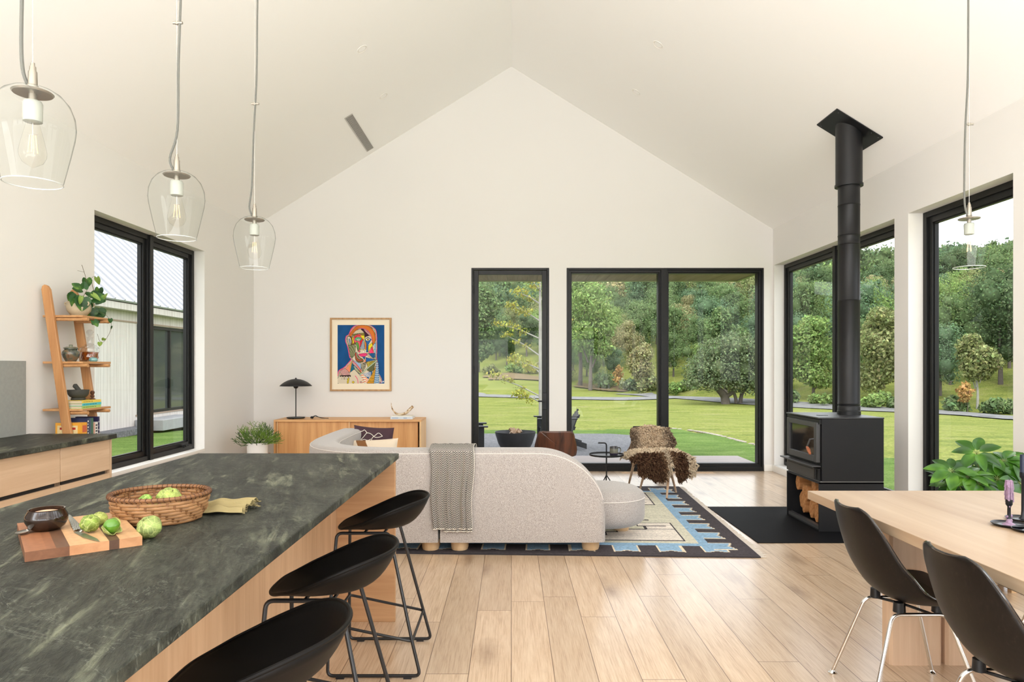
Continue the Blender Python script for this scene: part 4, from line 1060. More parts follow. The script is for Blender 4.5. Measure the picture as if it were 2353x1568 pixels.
# cloth napkin
c = atz(508, 1165, zt + .02); t = thing('cloth_napkin', 'crumpled olive-tan cloth napkin with frayed edge beside the basket', 'napkin', (c.x, c.y, zt))
def nap(u, v):
    x = -.085 + .165 * u; y = -.06 + .12 * v
    z = .018 + .012 * math.sin(9 * v + 2 * u) * (1 - .3 * u) + .010 * math.sin(14 * u + 3 * v) * (1 - u) + .007 * math.sin(23 * v + 4 * u)
    z *= (1 - .75 * abs(2 * v - 1) ** 3); return Vector((c.x + x * (1 - .1 * math.sin(5 * v)), c.y + y * (1 - .25 * (1 - u)) + .03 * u, zt + .0015 + max(z, 0)))
M_NAP = plain('olive_tan_linen', srgb(148, 134, 92), .9, bump=.3, bscale=300, var=.1)
MB().grid(nap, 40, 40).build('cloth', M_NAP, t, smooth=180, solid=.002)
def nap2(u, v): p_ = nap(u, v); return Vector((p_.x - .015, p_.y + .05 + .02 * u, zt + .002 + (p_.z - zt) * .75))
MB().grid(nap2, 30, 30).build('fold', M_NAP, t, smooth=180, solid=.002)
m = MB()
for k in range(44):
    p_ = nap(1, k / 43); m.tube([p_, p_ + Vector((.009, .001 * math.sin(k), -min(.003, p_.z - zt - .001)))], .0007, 4)
m.build('fringe', M_NAP, t)

# ------------------------------------------------------------------ pendant lamps
M_PG = glass_pane('clear_blown_glass', (0.97, 0.98, 0.975, 1), 1.5, 0.0, 0.45, edge=(0.46, 0.48, 0.47, 1))
M_BULB = glass_pane('bulb_glass', (0.99, 0.98, 0.96, 1), 1.45, 0.0, 0.5, edge=(0.72, 0.72, 0.70, 1))
M_NICK = plain('brushed_nickel', (0.33, 0.30, 0.25, 1), .42, .9)
M_PORC = plain('grey_porcelain', srgb(150, 152, 142), .35)
M_CORD = plain('grey_fabric_cord', srgb(96, 96, 90), .9)
tf = NT('warm_filament'); M_FIL = tf.surf(Base_Color=(0.8, 0.45, 0.2, 1), Emission_Color=(1.0, 0.45, 0.16, 1), Emission_Strength=1.1)
def pendant(label, x, y, sway, clampz, seed):
    zb_ = 1.840; t = thing('pendant_lamp', label, 'pendant lamp', (x, y, 2.07), group='clear glass pendant lamps')
    prof = [(.063, 0), (.070, .03), (.080, .075), (.0885, .115), (.0915, .140), (.089, .168), (.079, .196), (.062, .217), (.045, .2275), (.036, .231), (.030, .229)]
    o = MB().lathe([(r, zb_ + z) for r, z in prof], (x, y, 0), 56).build('glass_shade', M_PG, t, smooth=60)
    MB().tube([(x + .0632 * math.cos(q), y + .0632 * math.sin(q), zb_) for q in [2 * PI * k / 56 for k in range(56)]], .0014, 6, closed=True).build('glass_lip', plain('glass_lip_edge', (0.5, 0.52, 0.5, 1), .08, spec=1), t)
    MB().lathe([(0, 2.0575), (.042, 2.0575), (.045, 2.061), (.042, 2.0635), (0, 2.0635)], (x, y, 0), 36).build('shade_holder', M_NICK, t)
    MB().lathe([(0, 2.036), (.009, 2.036), (.009, 2.0725), (.0125, 2.0725), (.0125, 2.078), (.0105, 2.078), (.0095, 2.112), (.0075, 2.115), (.0072, 2.124), (.005, 2.127), (.0045, 2.134), (0, 2.134)], (x, y, 0), 20).build('stem', M_NICK, t)
    MB().lathe([(0, 1.988), (.016, 1.988), (.0205, 1.990), (.0215, 2.034), (.019, 2.040), (0, 2.040)], (x, y, 0), 28).build('socket', M_PORC, t)
    b = MB().lathe([(0, 1.876), (.006, 1.880), (.022, 1.890), (.029, 1.905), (.0295, 1.918), (.024, 1.945), (.0165, 1.975), (.014, 1.988)], (x, y, 0), 28).build('bulb', M_BULB, t, smooth=60)
    m = MB()
    for k in range(4):
        q = k * PI / 2 + .4; m.tube([(x + .010 * math.cos(q), y + .010 * math.sin(q), 1.913), (x + .006 * math.cos(q), y + .006 * math.sin(q), 1.957)], .0011, 6)
    m.build('filament', M_FIL, b); b.children[0].location = Vector((0, 0, 0)) ; 
    MB().tube([(x, y, 1.957), (x, y, 1.988)], .0012, 6).tube([(x - .012, y, 1.958), (x + .012, y, 1.958)], .0006, 5).build('filament_stem', M_STEEL, b)
    for ch in b.children: ch.location = -Vector(t.location)
    zc = ZA - SL * abs(x) - .012
    MB().tube([(x, y, 2.13), (x, y, zc)], .0011, 6).build('suspension_wire', M_STEEL, t)
    rs = random.Random(seed); pts = [(x - .010, y - .002, 2.078), (x - .022, y - .004, 2.12)]; z = 2.2
    pts.append((x + sway[0], y, 2.22))
    zz = [2.45, 2.7, 2.95, 3.3, 3.7]
    for i, q in enumerate(zz): pts.append((x + (sway[i + 1] if i + 1 < len(sway) else .008), y, q))
    pts = [p_ for p_ in pts if p_[2] < zc - .1] + [(x + .01, y, zc)]
    MB().tube(smoothpath(pts, 6), .0042, 8).build('cord', M_CORD, t)
    if clampz: MB().tube([(x - .014, y, clampz), (x + .020, y, clampz)], .0045, 10).tube([(x, y, clampz - .006), (x, y, clampz + .006)], .005, 10).build('cord_clamp', M_NICK, t)
    MB().lathe([(0, zc + .03), (.06, zc + .03), (.06, zc - .006), (.055, zc - .012), (0, zc - .012)], (x, y, 0), 32).build('ceiling_canopy', M_NICK, t)
pendant('clear glass pendant lamp nearest the camera, at the left photo edge', -1.172, 1.672, [-.028, -.020, .004, .01], None, 1)
pendant('clear glass pendant lamp in the middle of the three over the island', -1.172, 2.392, [.002, .006, .014, .018, .008], 2.595, 2)
pendant('clear glass pendant lamp farthest from the camera over the island', -1.172, 3.116, [-.012, -.004, .009, .012, .016], 2.590, 3)
pendant('clear glass pendant lamp hanging over the dining table before the window', 2.075, 3.095, [-.022, -.018, -.006, -.004, -.002], 2.49, 4)
# ------------------------------------------------------------------ hearth, stove and pipe
M_STV = plain('charcoal_stove_steel', (0.013, 0.013, 0.0145, 1), 0.5, spec=.25, var=.15, vscale=3)
M_STV2 = plain('grey_cast_door', (0.075, 0.075, 0.078, 1), 0.42, .3)
o = MB().box(1.94, 3.05, 5.372, 6.752, 0.0, .006).build('hearth_plate', plain('black_steel_plate', (0.008, 0.008, 0.009, 1), 0.55, spec=.02, var=.3, vscale=4), bevel=.001)
tag(o, 'flat black steel hearth plate on the floor under the wood stove', 'hearth plate')
X0, X1, Y0, Y1 = 2.579, 3.123, 5.724, 6.396; hz = .0062
X1h = 3.045
t = thing('wood_stove', 'charcoal steel wood stove with glass door and open log box', 'stove', (2.85, 6.06, hz))
m = MB().box(X0, X1, Y0, Y0 + .012, hz, .418).box(X0, X1, Y1 - .012, Y1, hz, .418).box(X1 - .012, X1, Y0 + .012, Y1 - .012, hz, .418).box(X0 + .01, X1 - .012, Y0 + .012, Y1 - .012, hz, .018).box(X0, X1, Y0, Y1, .405, .4179)
m.build('log_box', M_STV, t, bevel=.0015)
MB().box(X0 + .012, X0 + .05, Y0 + .013, Y1 - .013, .0185, .045).build('bottom_lip', M_STV2, t)
MB().box(X0 + .012, X1 - .003, Y0 + .003, Y1 - .003, .4185, .4265).build('light_seam', plain('worn_steel_seam', (0.2, 0.2, 0.2, 1), .35, .6), t)
MB().box(X0 + .025, X1, Y0, Y1, .427, .950).build('body', M_STV, t, bevel=.002)
MB().box(X0 - .004, X1 + .003, Y0 - .003, Y1 + .003, .951, .963).build('top_plate', plain('stove_top_steel', (0.045, 0.045, 0.048, 1), .35, .3), t, bevel=.002)
MB().box(X0 + .004, X0 + .0245, Y0 + .01, Y1 - .01, .905, .945).build('air_grille', M_BLACK, t)
m = MB(); a0, a1, z0, z1 = Y0 + .022, Y1 - .03, .582, .918; fw = .052
for (p, q, r_, s_) in ((a0, a0 + fw, z0, z1), (a1 - fw, a1, z0, z1), (a0 + fw, a1 - fw, z0, z0 + fw), (a0 + fw, a1 - fw, z1 - fw * .8, z1)): m.box(X0 - .012, X0 + .02, p, q, r_, s_)
dd = m.build('door', M_STV2, t, bevel=.002)
MB().box(X0 + .004, X0 + .010, a0 + fw, a1 - fw, z0 + fw, z1 - fw * .8).build('door_glass', plain('smoked_ceramic_glass', (0.012, 0.010, 0.009, 1), .06, spec=.8), dd, w=False).location = -Vector(t.location)
hp = at(1876, 1012, Y0 + .05); h1 = at(1861, 1035, Y0 + .12)
m = MB().tube([(X0 - .012, Y0 + .06, .78), (X0 - .05, Y0 + .06, .775), (X0 - .055, Y0 + .10, .71)], .007, 8); m.build('handle_arm', M_STV2, dd, w=False).location = -Vector(t.location)
MB().tube([(X0 - .055, Y0 + .105, .705), (X0 - .062, Y0 + .06, .685), (X0 - .066, Y0 + .02, .655)], [.010, .015, .009], 10).build('wooden_grip', wood('copper_brown_wood', srgb(190, 120, 84), srgb(150, 84, 54), 'y', 2), dd, w=False).location = -Vector(t.location)
MB().box(X0 - .055, X0 + .02, Y0 + .01, Y1 + .02, .545, .556).build('ash_ledge', M_STV2, t, bevel=.002)
MB().box(X0 - .002, X0 + .023, Y0 + .09, Y1 - .005, .432, .530).build('ash_drawer', plain('taupe_steel', (0.06, 0.055, 0.05, 1), .5, .2), t, bevel=.001)
MB().box(X0 - .004, X0 - .001, Y0 + .12, Y1 - .04, .512, .518).build('drawer_slot', M_BLACK, t)
MB().box(X0 + .0, X0 + .02, Y0 + .02, Y0 + .075, .432, .53).cyl((X0 - .006, Y0 + .05, .44), (X0 - .006, Y0 + .05, .52), .006).build('damper_slider', M_BLACK, t)
MB().cyl((X1 - .07, Y0 - .001, .53), (X1 - .07, Y0 + .002, .53), .006).cyl((X1 - .055, Y0 - .001, .53), (X1 - .055, Y0 + .002, .53), .003).build('side_screw', M_BLACK, t)
MB().box(2.68, 2.76, 5.95, 6.0, .9632, .966).build('top_vent', M_BLACK, t)
t = thing('stove_pipe', 'tall black stove pipe with ceiling plate rising from the stove', 'stove pipe', (3.018, 6.105, .9635))
px, py = 3.018, 6.105
def ringp(zs): 
    o_ = []
    for z in zs: o_ += [(.0905, z - .006), (.0925, z - .003), (.0905, z), (.0925, z + .003), (.0905, z + .006)]
    return o_
prof = [(0, .9635), (.097, .9635), (.097, .995), (.093, 1.0), (.093, 1.035), (.0895, 1.04)] + ringp([1.06, 1.98, 2.48, 2.56, 2.83]) + [(.0905, 3.02), (0, 3.02)]
MB().lathe(prof, (px, py, 0), 48).build('lower_pipe', M_BLACK, t)
zc = ZA - SL * px
zt_ = ZA - SL * (px - .112) - .004
top = [Vector((px + .110 * math.cos(a), py + .110 * math.sin(a), ZA - SL * (px + .110 * math.cos(a)) - .012)) for a in [2 * PI * k / 48 for k in range(48)]]
bot = [Vector((p.x, p.y, 2.998)) for p in top]; b0 = [Vector((px + (p.x - px) * .82, py + (p.y - py) * .82, 2.998)) for p in top]
MB().ring_tube([b0, bot, top], caps=True).build('upper_sleeve', M_BLACK, t)
MB().lathe([(.112, 2.998), (.117, 2.998), (.117, 3.018), (.112, 3.018), (.112, 2.998)], (px, py, 0), 48).build('sleeve_collar', M_BLACK, t)
m = MB(); vs = []
for dn in (.012, .003):
    for (x, y) in ((2.818, 5.91), (3.217, 5.91), (3.217, 6.30), (2.818, 6.30)): vs.append((x, y, ZA - SL * x - dn))
m.add(vs, [(0, 1, 2, 3)[::-1], (4, 5, 6, 7), (0, 1, 5, 4), (1, 2, 6, 5), (2, 3, 7, 6), (3, 0, 4, 7)]); m.build('ceiling_plate', M_BLACK, t, smooth=0)
m = MB()
for (x, y) in ((2.845, 5.94), (3.19, 5.94), (3.19, 6.27), (2.845, 6.27), (3.13, 5.935)): m.ball((x, y, ZA - SL * x - .013), .005, 6)
m.build('plate_screws', M_STV2, t)
# split logs, ends facing the room
M_LOG = wood('split_log_end', srgb(206, 150, 96), srgb(150, 94, 50), 'x', 3.0, .8)
rs = random.Random(8)
lg = [(6.27, .31, .05, .085), (6.24, .16, .05, .08), (6.14, .14, .038, .10), (6.17, .26, .035, .06), (6.08, .25, .04, .075), (6.03, .12, .05, .09), (6.00, .33, .045, .07), (5.90, .11, .045, .09), (5.93, .24, .03, .08), (5.86, .27, .028, .07), (5.84, .37, .035, .03), (5.80, .12, .03, .095), (5.79, .25, .025, .07)]
names = ['top left', 'lower left', 'second from left on the bottom', 'second from left in the middle', 'third from left in the middle', 'third from left on the bottom', 'upper middle', 'fourth on the bottom', 'small one right of centre', 'slim one at the right', 'short one at the top right', 'rightmost on the bottom', 'rightmost in the middle']
for i, (y, z, w_, h_) in enumerate(lg):
    z += hz + .01; xf = 2.635 + rs.uniform(-.012, .02)
    t = thing('firewood_log', 'split firewood log in the stove box, %s' % names[i], 'firewood', (2.8, y, z), group='split logs in the stove log box')
    n = 9; pts = [(y + w_ * math.cos(2 * PI * k / n + i) * rs.uniform(.8, 1.0) , z + h_ * math.sin(2 * PI * k / n + i) * rs.uniform(.8, 1.0)) for k in range(n)]
    pts = [(min(max(a, Y0 + .016), Y1 - .016), min(max(b, .0195), .40)) for a, b in pts]
    MB().prism(pts, xf, xf + .40, 'x').build('split_face', M_LOG, t, bevel=.002)

# ------------------------------------------------------------------ rug
ang = math.radians(-2.35)
cR = Vector((1.812, 4.957, 0)); RWD, RLN = 3.7, 2.92
ex = Vector((-math.cos(ang), -math.sin(ang), 0)); ey = Vector((-math.sin(ang), math.cos(ang), 0))
rg = Paint(0, RWD, 0, RLN, .0125, (74, 69, 72))
CREAM, BLUE, GREEN, DARK, PINK = (222, 208, 182), (140, 172, 198), (206, 202, 182), (74, 69, 72), (224, 214, 202)
OB, TB, BB, GB = .092, .20, .07, .075
i1 = OB + TB
rg.rect(i1, RWD - i1, i1, RLN - i1, BLUE); rg.rect(i1 + BB, RWD - i1 - BB, i1 + BB, RLN - i1 - BB, GREEN); rg.rect(i1 + BB + GB, RWD - i1 - BB - GB, i1 + BB + GB, RLN - i1 - BB - GB, GREEN)
def tooth(c, base, tip, half, horiz, flip, off):
    """blue finger reaching from the blue band into the dark border, cream outlined, notched end"""
    def P(u, v): return (u, v) if not horiz else (v, u)
    e = .016; d = 1 if tip > base else -1
    for gw, col in ((e, CREAM), (0, BLUE)):
        h_ = half + gw; tt = tip + d * gw
        rg.poly([P(c - h_, base), P(c - h_ * 1.0, tt - d * .0), P(c - h_ * .5, tt - d * .012), P(c, tt - d * .035 * 1), P(c + h_ * .5, tt - d * .012), P(c + h_, tt), P(c + h_, base)], col)
PER = .335
for k in range(12):
    c = .40 + k * PER - .12
    if .1 < c < RWD - .12: tooth(c, i1, OB + .028, .082, False, 0, 0); tooth(c, RLN - i1, RLN - OB - .028, .082, False, 0, 0)
for k in range(10):
    c = .385 + k * PER - .10
    if .1 < c < RLN - .12: tooth(c, i1, OB + .035, .088, True, 0, 0); tooth(c, RWD - i1, RWD - OB - .035, .088, True, 0, 0)
# outline motifs of the cream centre field
f0 = i1 + BB + GB
def box_(x0, x1, y0, y1, fill=PINK, w_=.022):
    rg.rect(x0, x1, y0, y1, fill); rg.line([(x0, y0), (x1, y0), (x1, y1), (x0, y1), (x0, y0)], DARK, w_)
for s_ in (0, 1):
    for xo in (0.0, 1.55):
        yy = lambda q: (f0 + q) if not s_ else (RLN - f0 - q)
        xx = lambda q: f0 + .02 + xo + q
        L = [(0, 0), (0, .62), (.30, .62), (.30, .50), (.24, .50), (.24, .38), (.50, .38), (.50, .28), (.60, .28), (.60, .18), (1.3, .18), (1.3, 0)]
        P = [(xx(a), yy(b)) for a, b in L]; rg.poly(P, PINK); rg.line(P + [P[0]], DARK, .022)
        rg.line([(xx(0), yy(.38)), (xx(.26), yy(.38))], DARK, .016); rg.line([(xx(.06), yy(.5)), (xx(.24), yy(.5))], DARK, .016)
        for q in (.06, .34):
            rg.poly([(xx(.1 + q), yy(.72)), (xx(.2 + q), yy(.70)), (xx(.12 + q), yy(.76))], DARK); 
        rg.poly([(xx(.7), yy(.28)), (xx(.78), yy(.28)), (xx(.7), yy(.36))], DARK)
rsn = np.random.RandomState(6)
rg.a *= (1 + rsn.normal(size=(rg.h, 1, 1)) * .05 + rsn.normal(size=rg.a.shape[:2] + (1,)) * .07).clip(.75, 1.2)
t = thing('area_rug', 'flat woven rug with blue and charcoal toothed border under the sofa', 'rug', (cR.x, cR.y, 0), kind=None)
def rfn(u, v):
    P = np.array(cR)[None] + np.outer(u * RWD, ex) + np.outer(v * RLN, ey); P[:, 2] = .0085 + .0012 * np.sin(u * 37 + v * 9) * np.sin(v * 23); return P
M_RUG = attr_mat('flat_woven_wool', .95, .5, 260, .1, .12)
o = rg.mesh('woven_top', rfn, M_RUG, t); o.location = -Vector(t.location)
q = [cR + ex * a + ey * b for a, b in ((0, 0), (0, RLN), (RWD, RLN), (RWD, 0))]
MB().prism([(p.x, p.y) for p in q], .0004, .0068).build('backing', plain('charcoal_wool', srgb(50, 46, 50), .95), t)
m = MB(); rs = random.Random(3)
for k in range(230):
    s_ = k / 230 * RLN; p = cR + ey * (s_ + .004); m.tube([p + Vector((0, 0, .006)), p - ex * rs.uniform(.03, .06) + ey * rs.uniform(-.01, .01) + Vector((0, 0, .003))], .0026, 4)
m.build('fringe', plain('pale_fringe', srgb(214, 206, 196), .95), t)

# ------------------------------------------------------------------ sofa
tF = NT('oatmeal_boucle_fabric'); v_ = tF.coords()
wv = tF.noise(v_, 620, 2, .6); wv2 = tF.noise(v_, 300, 3, .7)
colF = tF.ramp(tF.math('ADD', tF.math('MULTIPLY', wv, .5), tF.math('MULTIPLY', wv2, .5)), [(.40, srgb(116, 108, 103)), (.5, srgb(168, 161, 156)), (.60, srgb(204, 199, 195))])
M_SOFA = tF.surf(Base_Color=colF, Roughness=.95, Specular_IOR_Level=.15, Sheen_Weight=.3, Normal=tF.bump(wv2, .35, .003))
M_PIPE = plain('pale_piping', srgb(214, 208, 202), .9)
RT = .0105
t = thing('sofa', 'large curved oatmeal boucle sofa with rounded low back on wooden feet', 'sofa', (-.3, 5.6, RT))
ZT, ZBm = .770, .085
def arcs(path, n=160):
    L = [0]; 
    for a, b in zip(path, path[1:]): L.append(L[-1] + (b - a).length)
    out = []; 
    for i in range(n + 1):
        s_ = L[-1] * i / n; k = 0
        while k < len(L) - 2 and L[k + 1] < s_: k += 1
        f_ = (s_ - L[k]) / max(L[k + 1] - L[k], 1e-9); p = path[k].lerp(path[k + 1], f_); d_ = (path[k + 1] - path[k]).normalized(); out.append((p, d_, s_))
    # smooth directions
    for i in range(1, n): out[i] = (out[i][0], (out[i + 1][0] - out[i - 1][0]).normalized(), out[i][2])
    return out, L[-1]
path = smoothpath([Vector(p) for p in ((.70, 5.185, 0), (.2, 5.18, 0), (-.5, 5.18, 0), (-1.02, 5.19, 0), (-1.38, 5.38, 0), (-1.57, 5.75, 0), (-1.61, 6.3, 0), (-1.60, 6.9, 0), (-1.56, 7.22, 0))], 14)
samp, TL = arcs(path, 220)
HWB = .125
def back_section(s_, inset=0.0, hw=HWB):
    e0 = min(1, s_ / .50); e1 = min(1, (TL - s_) / .36)
    zt0 = ZT - (ZT - .30) * (1 - math.sqrt(max(0, 1 - (1 - e0) ** 2))); zt1 = ZT - (ZT - .44) * (1 - math.sqrt(max(0, 1 - (1 - e1) ** 2)))
    zt_ = min(zt0, zt1)
    ed = min(s_, TL - s_); hw2 = hw * math.sqrt(max(0.0, 1 - (1 - min(1, ed / .05)) ** 2)) * .35 + hw * .65
    r_ = min(.055, hw2 * .6); P = [(-hw2 * .98, ZBm), (-hw2, ZBm + .05)]
    for k in range(7): a = PI - (PI / 2) * k / 6; P.append((-hw2 + r_ + r_ * math.cos(a), zt_ - r_ + r_ * math.sin(a)))
    for k in range(7): a = PI / 2 - (PI / 2) * k / 6; P.append((hw2 - r_ + r_ * math.cos(a), zt_ - r_ + r_ * math.sin(a)))
    P += [(hw2, ZBm + .05), (hw2 * .98, ZBm)]
    return P
def back_part(s0, s1):
    rings = []
    for (p, d_, s_) in samp:
        if s_ < s0 - 1e-6 or s_ > s1 + 1e-6: continue
        nrm_ = Vector((d_.y, -d_.x, 0))       # points to the inside of the curve when walking from the right end
        rings.append([p + nrm_ * a + Vector((0, 0, b)) for a, b in back_section(s_)])
    return MB().ring_tube(rings)
ssp = 1.235
back_part(0, ssp - .006).build('backrest', M_SOFA, t, smooth=50)
back_part(ssp + .006, TL).build('backrest', M_SOFA, t, smooth=50)
# piping along outer and inner top edges
m = MB()
for sd in (-1, 1):
    pp_ = []
    for (p, d_, s_) in samp[1:-1]:
        sec = back_section(s_); q_ = sec[4] if sd < 0 else sec[-5]; nrm_ = Vector((d_.y, -d_.x, 0)); pp_.append(p + nrm_ * (q_[0] * 1.005) + Vector((0, 0, q_[1] + .001)))
    m.tube(pp_, .0035, 6)
m.build('piping', M_PIPE, t)
# seats
spath = smoothpath([Vector(p) for p in ((1.10, 5.66, 0), (.6, 5.65, 0), (-.2, 5.65, 0), (-.72, 5.68, 0), (-1.02, 5.92, 0), (-1.11, 6.4, 0), (-1.10, 7.22, 0))], 14)
ss, SLn = arcs(spath, 160)
def seat_part(s0, s1, r0, r1):
    rings = []
    for (p, d_, s_) in ss:
        if s_ < s0 - 1e-6 or s_ > s1 + 1e-6: continue
        e = 1.0
        if r0: e = min(e, (s_ - s0) / .36)
        if r1: e = min(e, (s1 - s_) / .30)
        e = max(0, min(1, e)); wk = math.sqrt(max(0, 1 - (1 - e) ** 2.2)); w2 = max(.02, .355 * wk); h2 = .165 * (wk ** .35) ; zc_ = .255
        nrm_ = Vector((d_.y, -d_.x, 0)); R_ = []
        for k in range(28):
            a = 2 * PI * k / 28; ca, sa = math.cos(a), math.sin(a); n_ = 4.2
            R_.append(p + nrm_ * (w2 * math.copysign(abs(ca) ** (2 / n_), ca)) + Vector((0, 0, zc_ + (h2 * math.copysign(abs(sa) ** (2 / 3.4), sa)))))
        rings.append(R_)
    return MB().ring_tube(rings)
seat_part(0, 1.72, True, False).build('seat', M_SOFA, t, smooth=60)
seat_part(1.73, SLn, False, True).build('seat', M_SOFA, t, smooth=60)
sm = []
for (p, d_, s_) in ss:
    if s_ <= 1.70:
        e = max(0, min(1, s_ / .36)); wk = math.sqrt(max(0, 1 - (1 - e) ** 2.2)); nrm_ = Vector((d_.y, -d_.x, 0)); sm.append((p, nrm_, max(.02, .355 * wk) * .985))
loop = [p + n_ * w_ + Vector((0, 0, .33)) for p, n_, w_ in sm[::-1]] + [p - n_ * w_ + Vector((0, 0, .33)) for p, n_, w_ in sm[1:]]
MB().tube(loop, .004, 6).build('seat_piping', M_PIPE, t)
M_FOOT = wood('pale_turned_wood', srgb(226, 196, 156), srgb(200, 164, 122), 'z', .8)
for (x, y) in ((-.61, 5.17), (-.39, 5.17), (.60, 5.18), (.93, 5.78), (.2, 5.95), (-1.55, 5.9), (-1.2, 7.1), (-1.5, 6.9)):
    MB().lathe([(0, RT), (.060, RT), (.066, RT + .02), (.070, .088), (0, .088)], (x, y, 0), 28).build('foot', M_FOOT, t)
# throw blanket
tH = NT('herringbone_throw'); uvn = tH.n('SeparateXYZ', Vector=tH.n('UVMap').outputs[0])
uu, vv2 = uvn.outputs[1], uvn.outputs[0]
zig = tH.math('PINGPONG', tH.math('MULTIPLY', uu, 9.0), .5)
st_ = tH.math('FRACT', tH.math('ADD', tH.math('MULTIPLY', vv2, 76.0), tH.math('MULTIPLY', zig, 2.6)))
msk = tH.math('GREATER_THAN', st_, .42)
M_THROW = tH.surf(Base_Color=tH.mix(msk, srgb(196, 190, 180), srgb(48, 50, 54)), Roughness=.95, Specular_IOR_Level=.1, Normal=tH.bump(msk, .2, .002))
t = thing('throw_blanket', 'grey and cream herringbone throw draped over the sofa back', 'blanket', (-.435, 5.17, .77))
def throw(x0, x1, zb_, off, fold, ph):
    def f(u, v):
        # u: along from inside seat over the top to hanging end
        L1, L2 = .16, .27; tot = L1 + L2 + (ZT - zb_); s_ = u * tot; x = x0 + (x1 - x0) * v
        hang = max(0, s_ - L1 - L2) / (ZT - zb_)
        rip = (math.sin(v * 17 + ph + .8 * hang) * .017 + math.sin(v * 33 + ph) * .006) * (.35 + .65 * min(1, hang * 2)); x += (fold * (v - .5)) * hang + .006 * math.sin(u * 14)
        o_ = off + .004
        if s_ < L1: y = 5.31 + o_; z = ZT - (L1 - s_) + 0.0
        elif s_ < L1 + L2: q_ = (s_ - L1) / L2 * PI; y = 5.18 + (.13 + o_) * math.cos(q_); z = ZT - .0 + .020 * math.sin(q_) ** .5 + o_ - .02 + .02 * math.sin(q_)
        else: y = 5.05 - o_ - .002; z = ZT - (s_ - L1 - L2)
        if s_ > L1 + L2 * .5: y -= abs(rip) + .001
        else: z += abs(rip) * .6
        return Vector((x, y, z))
    return f
def zend(v): return 0
MB().grid(throw(-.600, -.275, .195, .006, -.04, .4), 90, 60, uv=True).build('top_fold', M_THROW, t, smooth=180, solid=.003)
MB().grid(throw(-.515, -.285, .175, .001, -.02, 2.0), 70, 40, uv=True).build('under_fold', M_THROW, t, smooth=180, solid=.003)
MC = plain('cream_blanket_hem', srgb(232, 226, 214), .9)
f_ = throw(-.600, -.275, .195, .006, -.04, .4); m = MB(); m.tube([f_(1, k / 60) for k in range(61)], .0035, 6); m.tube([f_(k / 90, 1) for k in range(91)], .002, 5)
f_ = throw(-.515, -.285, .175, .001, -.02, 2.0); m.tube([f_(1, k / 60) for k in range(61)], .0035, 6); m.build('hem', MC, t)
# cushions
def cushion(name, label, c, w_, h_, th, Mrot, mat, extra=None):
    t = thing(name, label, 'cushion', c)
    def side(sg):
        def f(u, v):
            x, y = 2 * u - 1, 2 * v - 1
            k = (1 - abs(x) ** 2.6) * (1 - abs(y) ** 2.6); z = sg * th * .5 * max(k, 0) ** .55
            xx_ = x * (1 - .07 * (1 - y * y)) ; yy_ = y * (1 - .07 * (1 - x * x))
            return Mrot @ Vector((xx_ * w_ / 2, z, yy_ * h_ / 2))
        return f
    MB().grid(side(-1), 28, 28).grid(side(1), 28, 28).build('cover', mat, t, w=False, smooth=60)
    if extra: extra(t, side(-1))
    return t
Mp = Matrix.Rotation(.35, 4, 'Z') @ Matrix.Rotation(-.30, 4, 'X') @ Matrix.Rotation(.10, 4, 'Y')
M_PLUM = plain('plum_velvet', srgb(66, 40, 50), .8, bump=.15, bscale=200)
def stitch(t, f):
    def S(pts):
        q_ = smoothpath([Vector((a, b, 0)) for a, b in pts], 6); return [f((1 - p.x), 1 - p.y) - Mp @ Vector((0, .004, 0)) for p in q_]
    m = MB()
    # coordinates 0..1 from the left/top of the cushion as seen
    for pts in ([(.70, .26), (.60, .18), (.52, .24), (.42, .36), (.46, .52), (.50, .70), (.44, .90)], [(.70, .26), (.60, .30), (.50, .30), (.40, .22), (.30, .20), (.22, .30), (.14, .42), (.16, .60)],
                [(.30, .20), (.24, .12), (.18, .16), (.12, .18), (.10, .30), (.06, .42), (.08, .60)], [(.40, .36), (.32, .40), (.22, .38), (.14, .44), (.20, .56), (.28, .66), (.20, .84)], [(.36, .92), (.33, .80), (.30, .93)]):
        m.tube(S([(1 - a, b) for a, b in pts]), .0032, 6)
    m.build('embroidered_line', MC, t, w=False)
cushion('cushion', 'plum velvet cushion with a white embroidered line drawing on the sofa', (-1.375, 6.80, .600), .40, .40, .15, Mp, M_PLUM, stitch)
tL = NT('cream_and_brown_patch'); vL = tL.coords(scale=(1, 1, 1)); sxl = tL.n('SeparateXYZ', Vector=vL)
br_ = tL.math('MULTIPLY', tL.math('LESS_THAN', tL.math('ABSOLUTE', tL.math('ADD', sxl.outputs[0], tL.math('ADD', .055, tL.math('MULTIPLY', sxl.outputs[2], .6)))), .045), 1.0)
br2 = tL.math('LESS_THAN', tL.math('ABSOLUTE', tL.math('ADD', sxl.outputs[2], tL.math('ADD', -.045, tL.math('MULTIPLY', sxl.outputs[0], .25)))), .006)
br2 = tL.math('MULTIPLY', br2, tL.math('GREATER_THAN', sxl.outputs[0], .06))
M_LUM = tL.surf(Base_Color=tL.mix(tL.math('MAXIMUM', br_, br2), srgb(222, 206, 184), srgb(128, 86, 48)), Roughness=.95, Normal=tL.bump(tL.noise(tL.coords(), 300, 3), .4, .004))
Ml = Matrix.Rotation(.12, 4, 'Z') @ Matrix.Rotation(-.25, 4, 'X') @ Matrix.Rotation(-.03, 4, 'Y')
cushion('cushion', 'cream lumbar cushion with tufted brown patches in front of the plum one', (-1.30, 6.46, .575), .46, .26, .13, Ml, M_LUM)

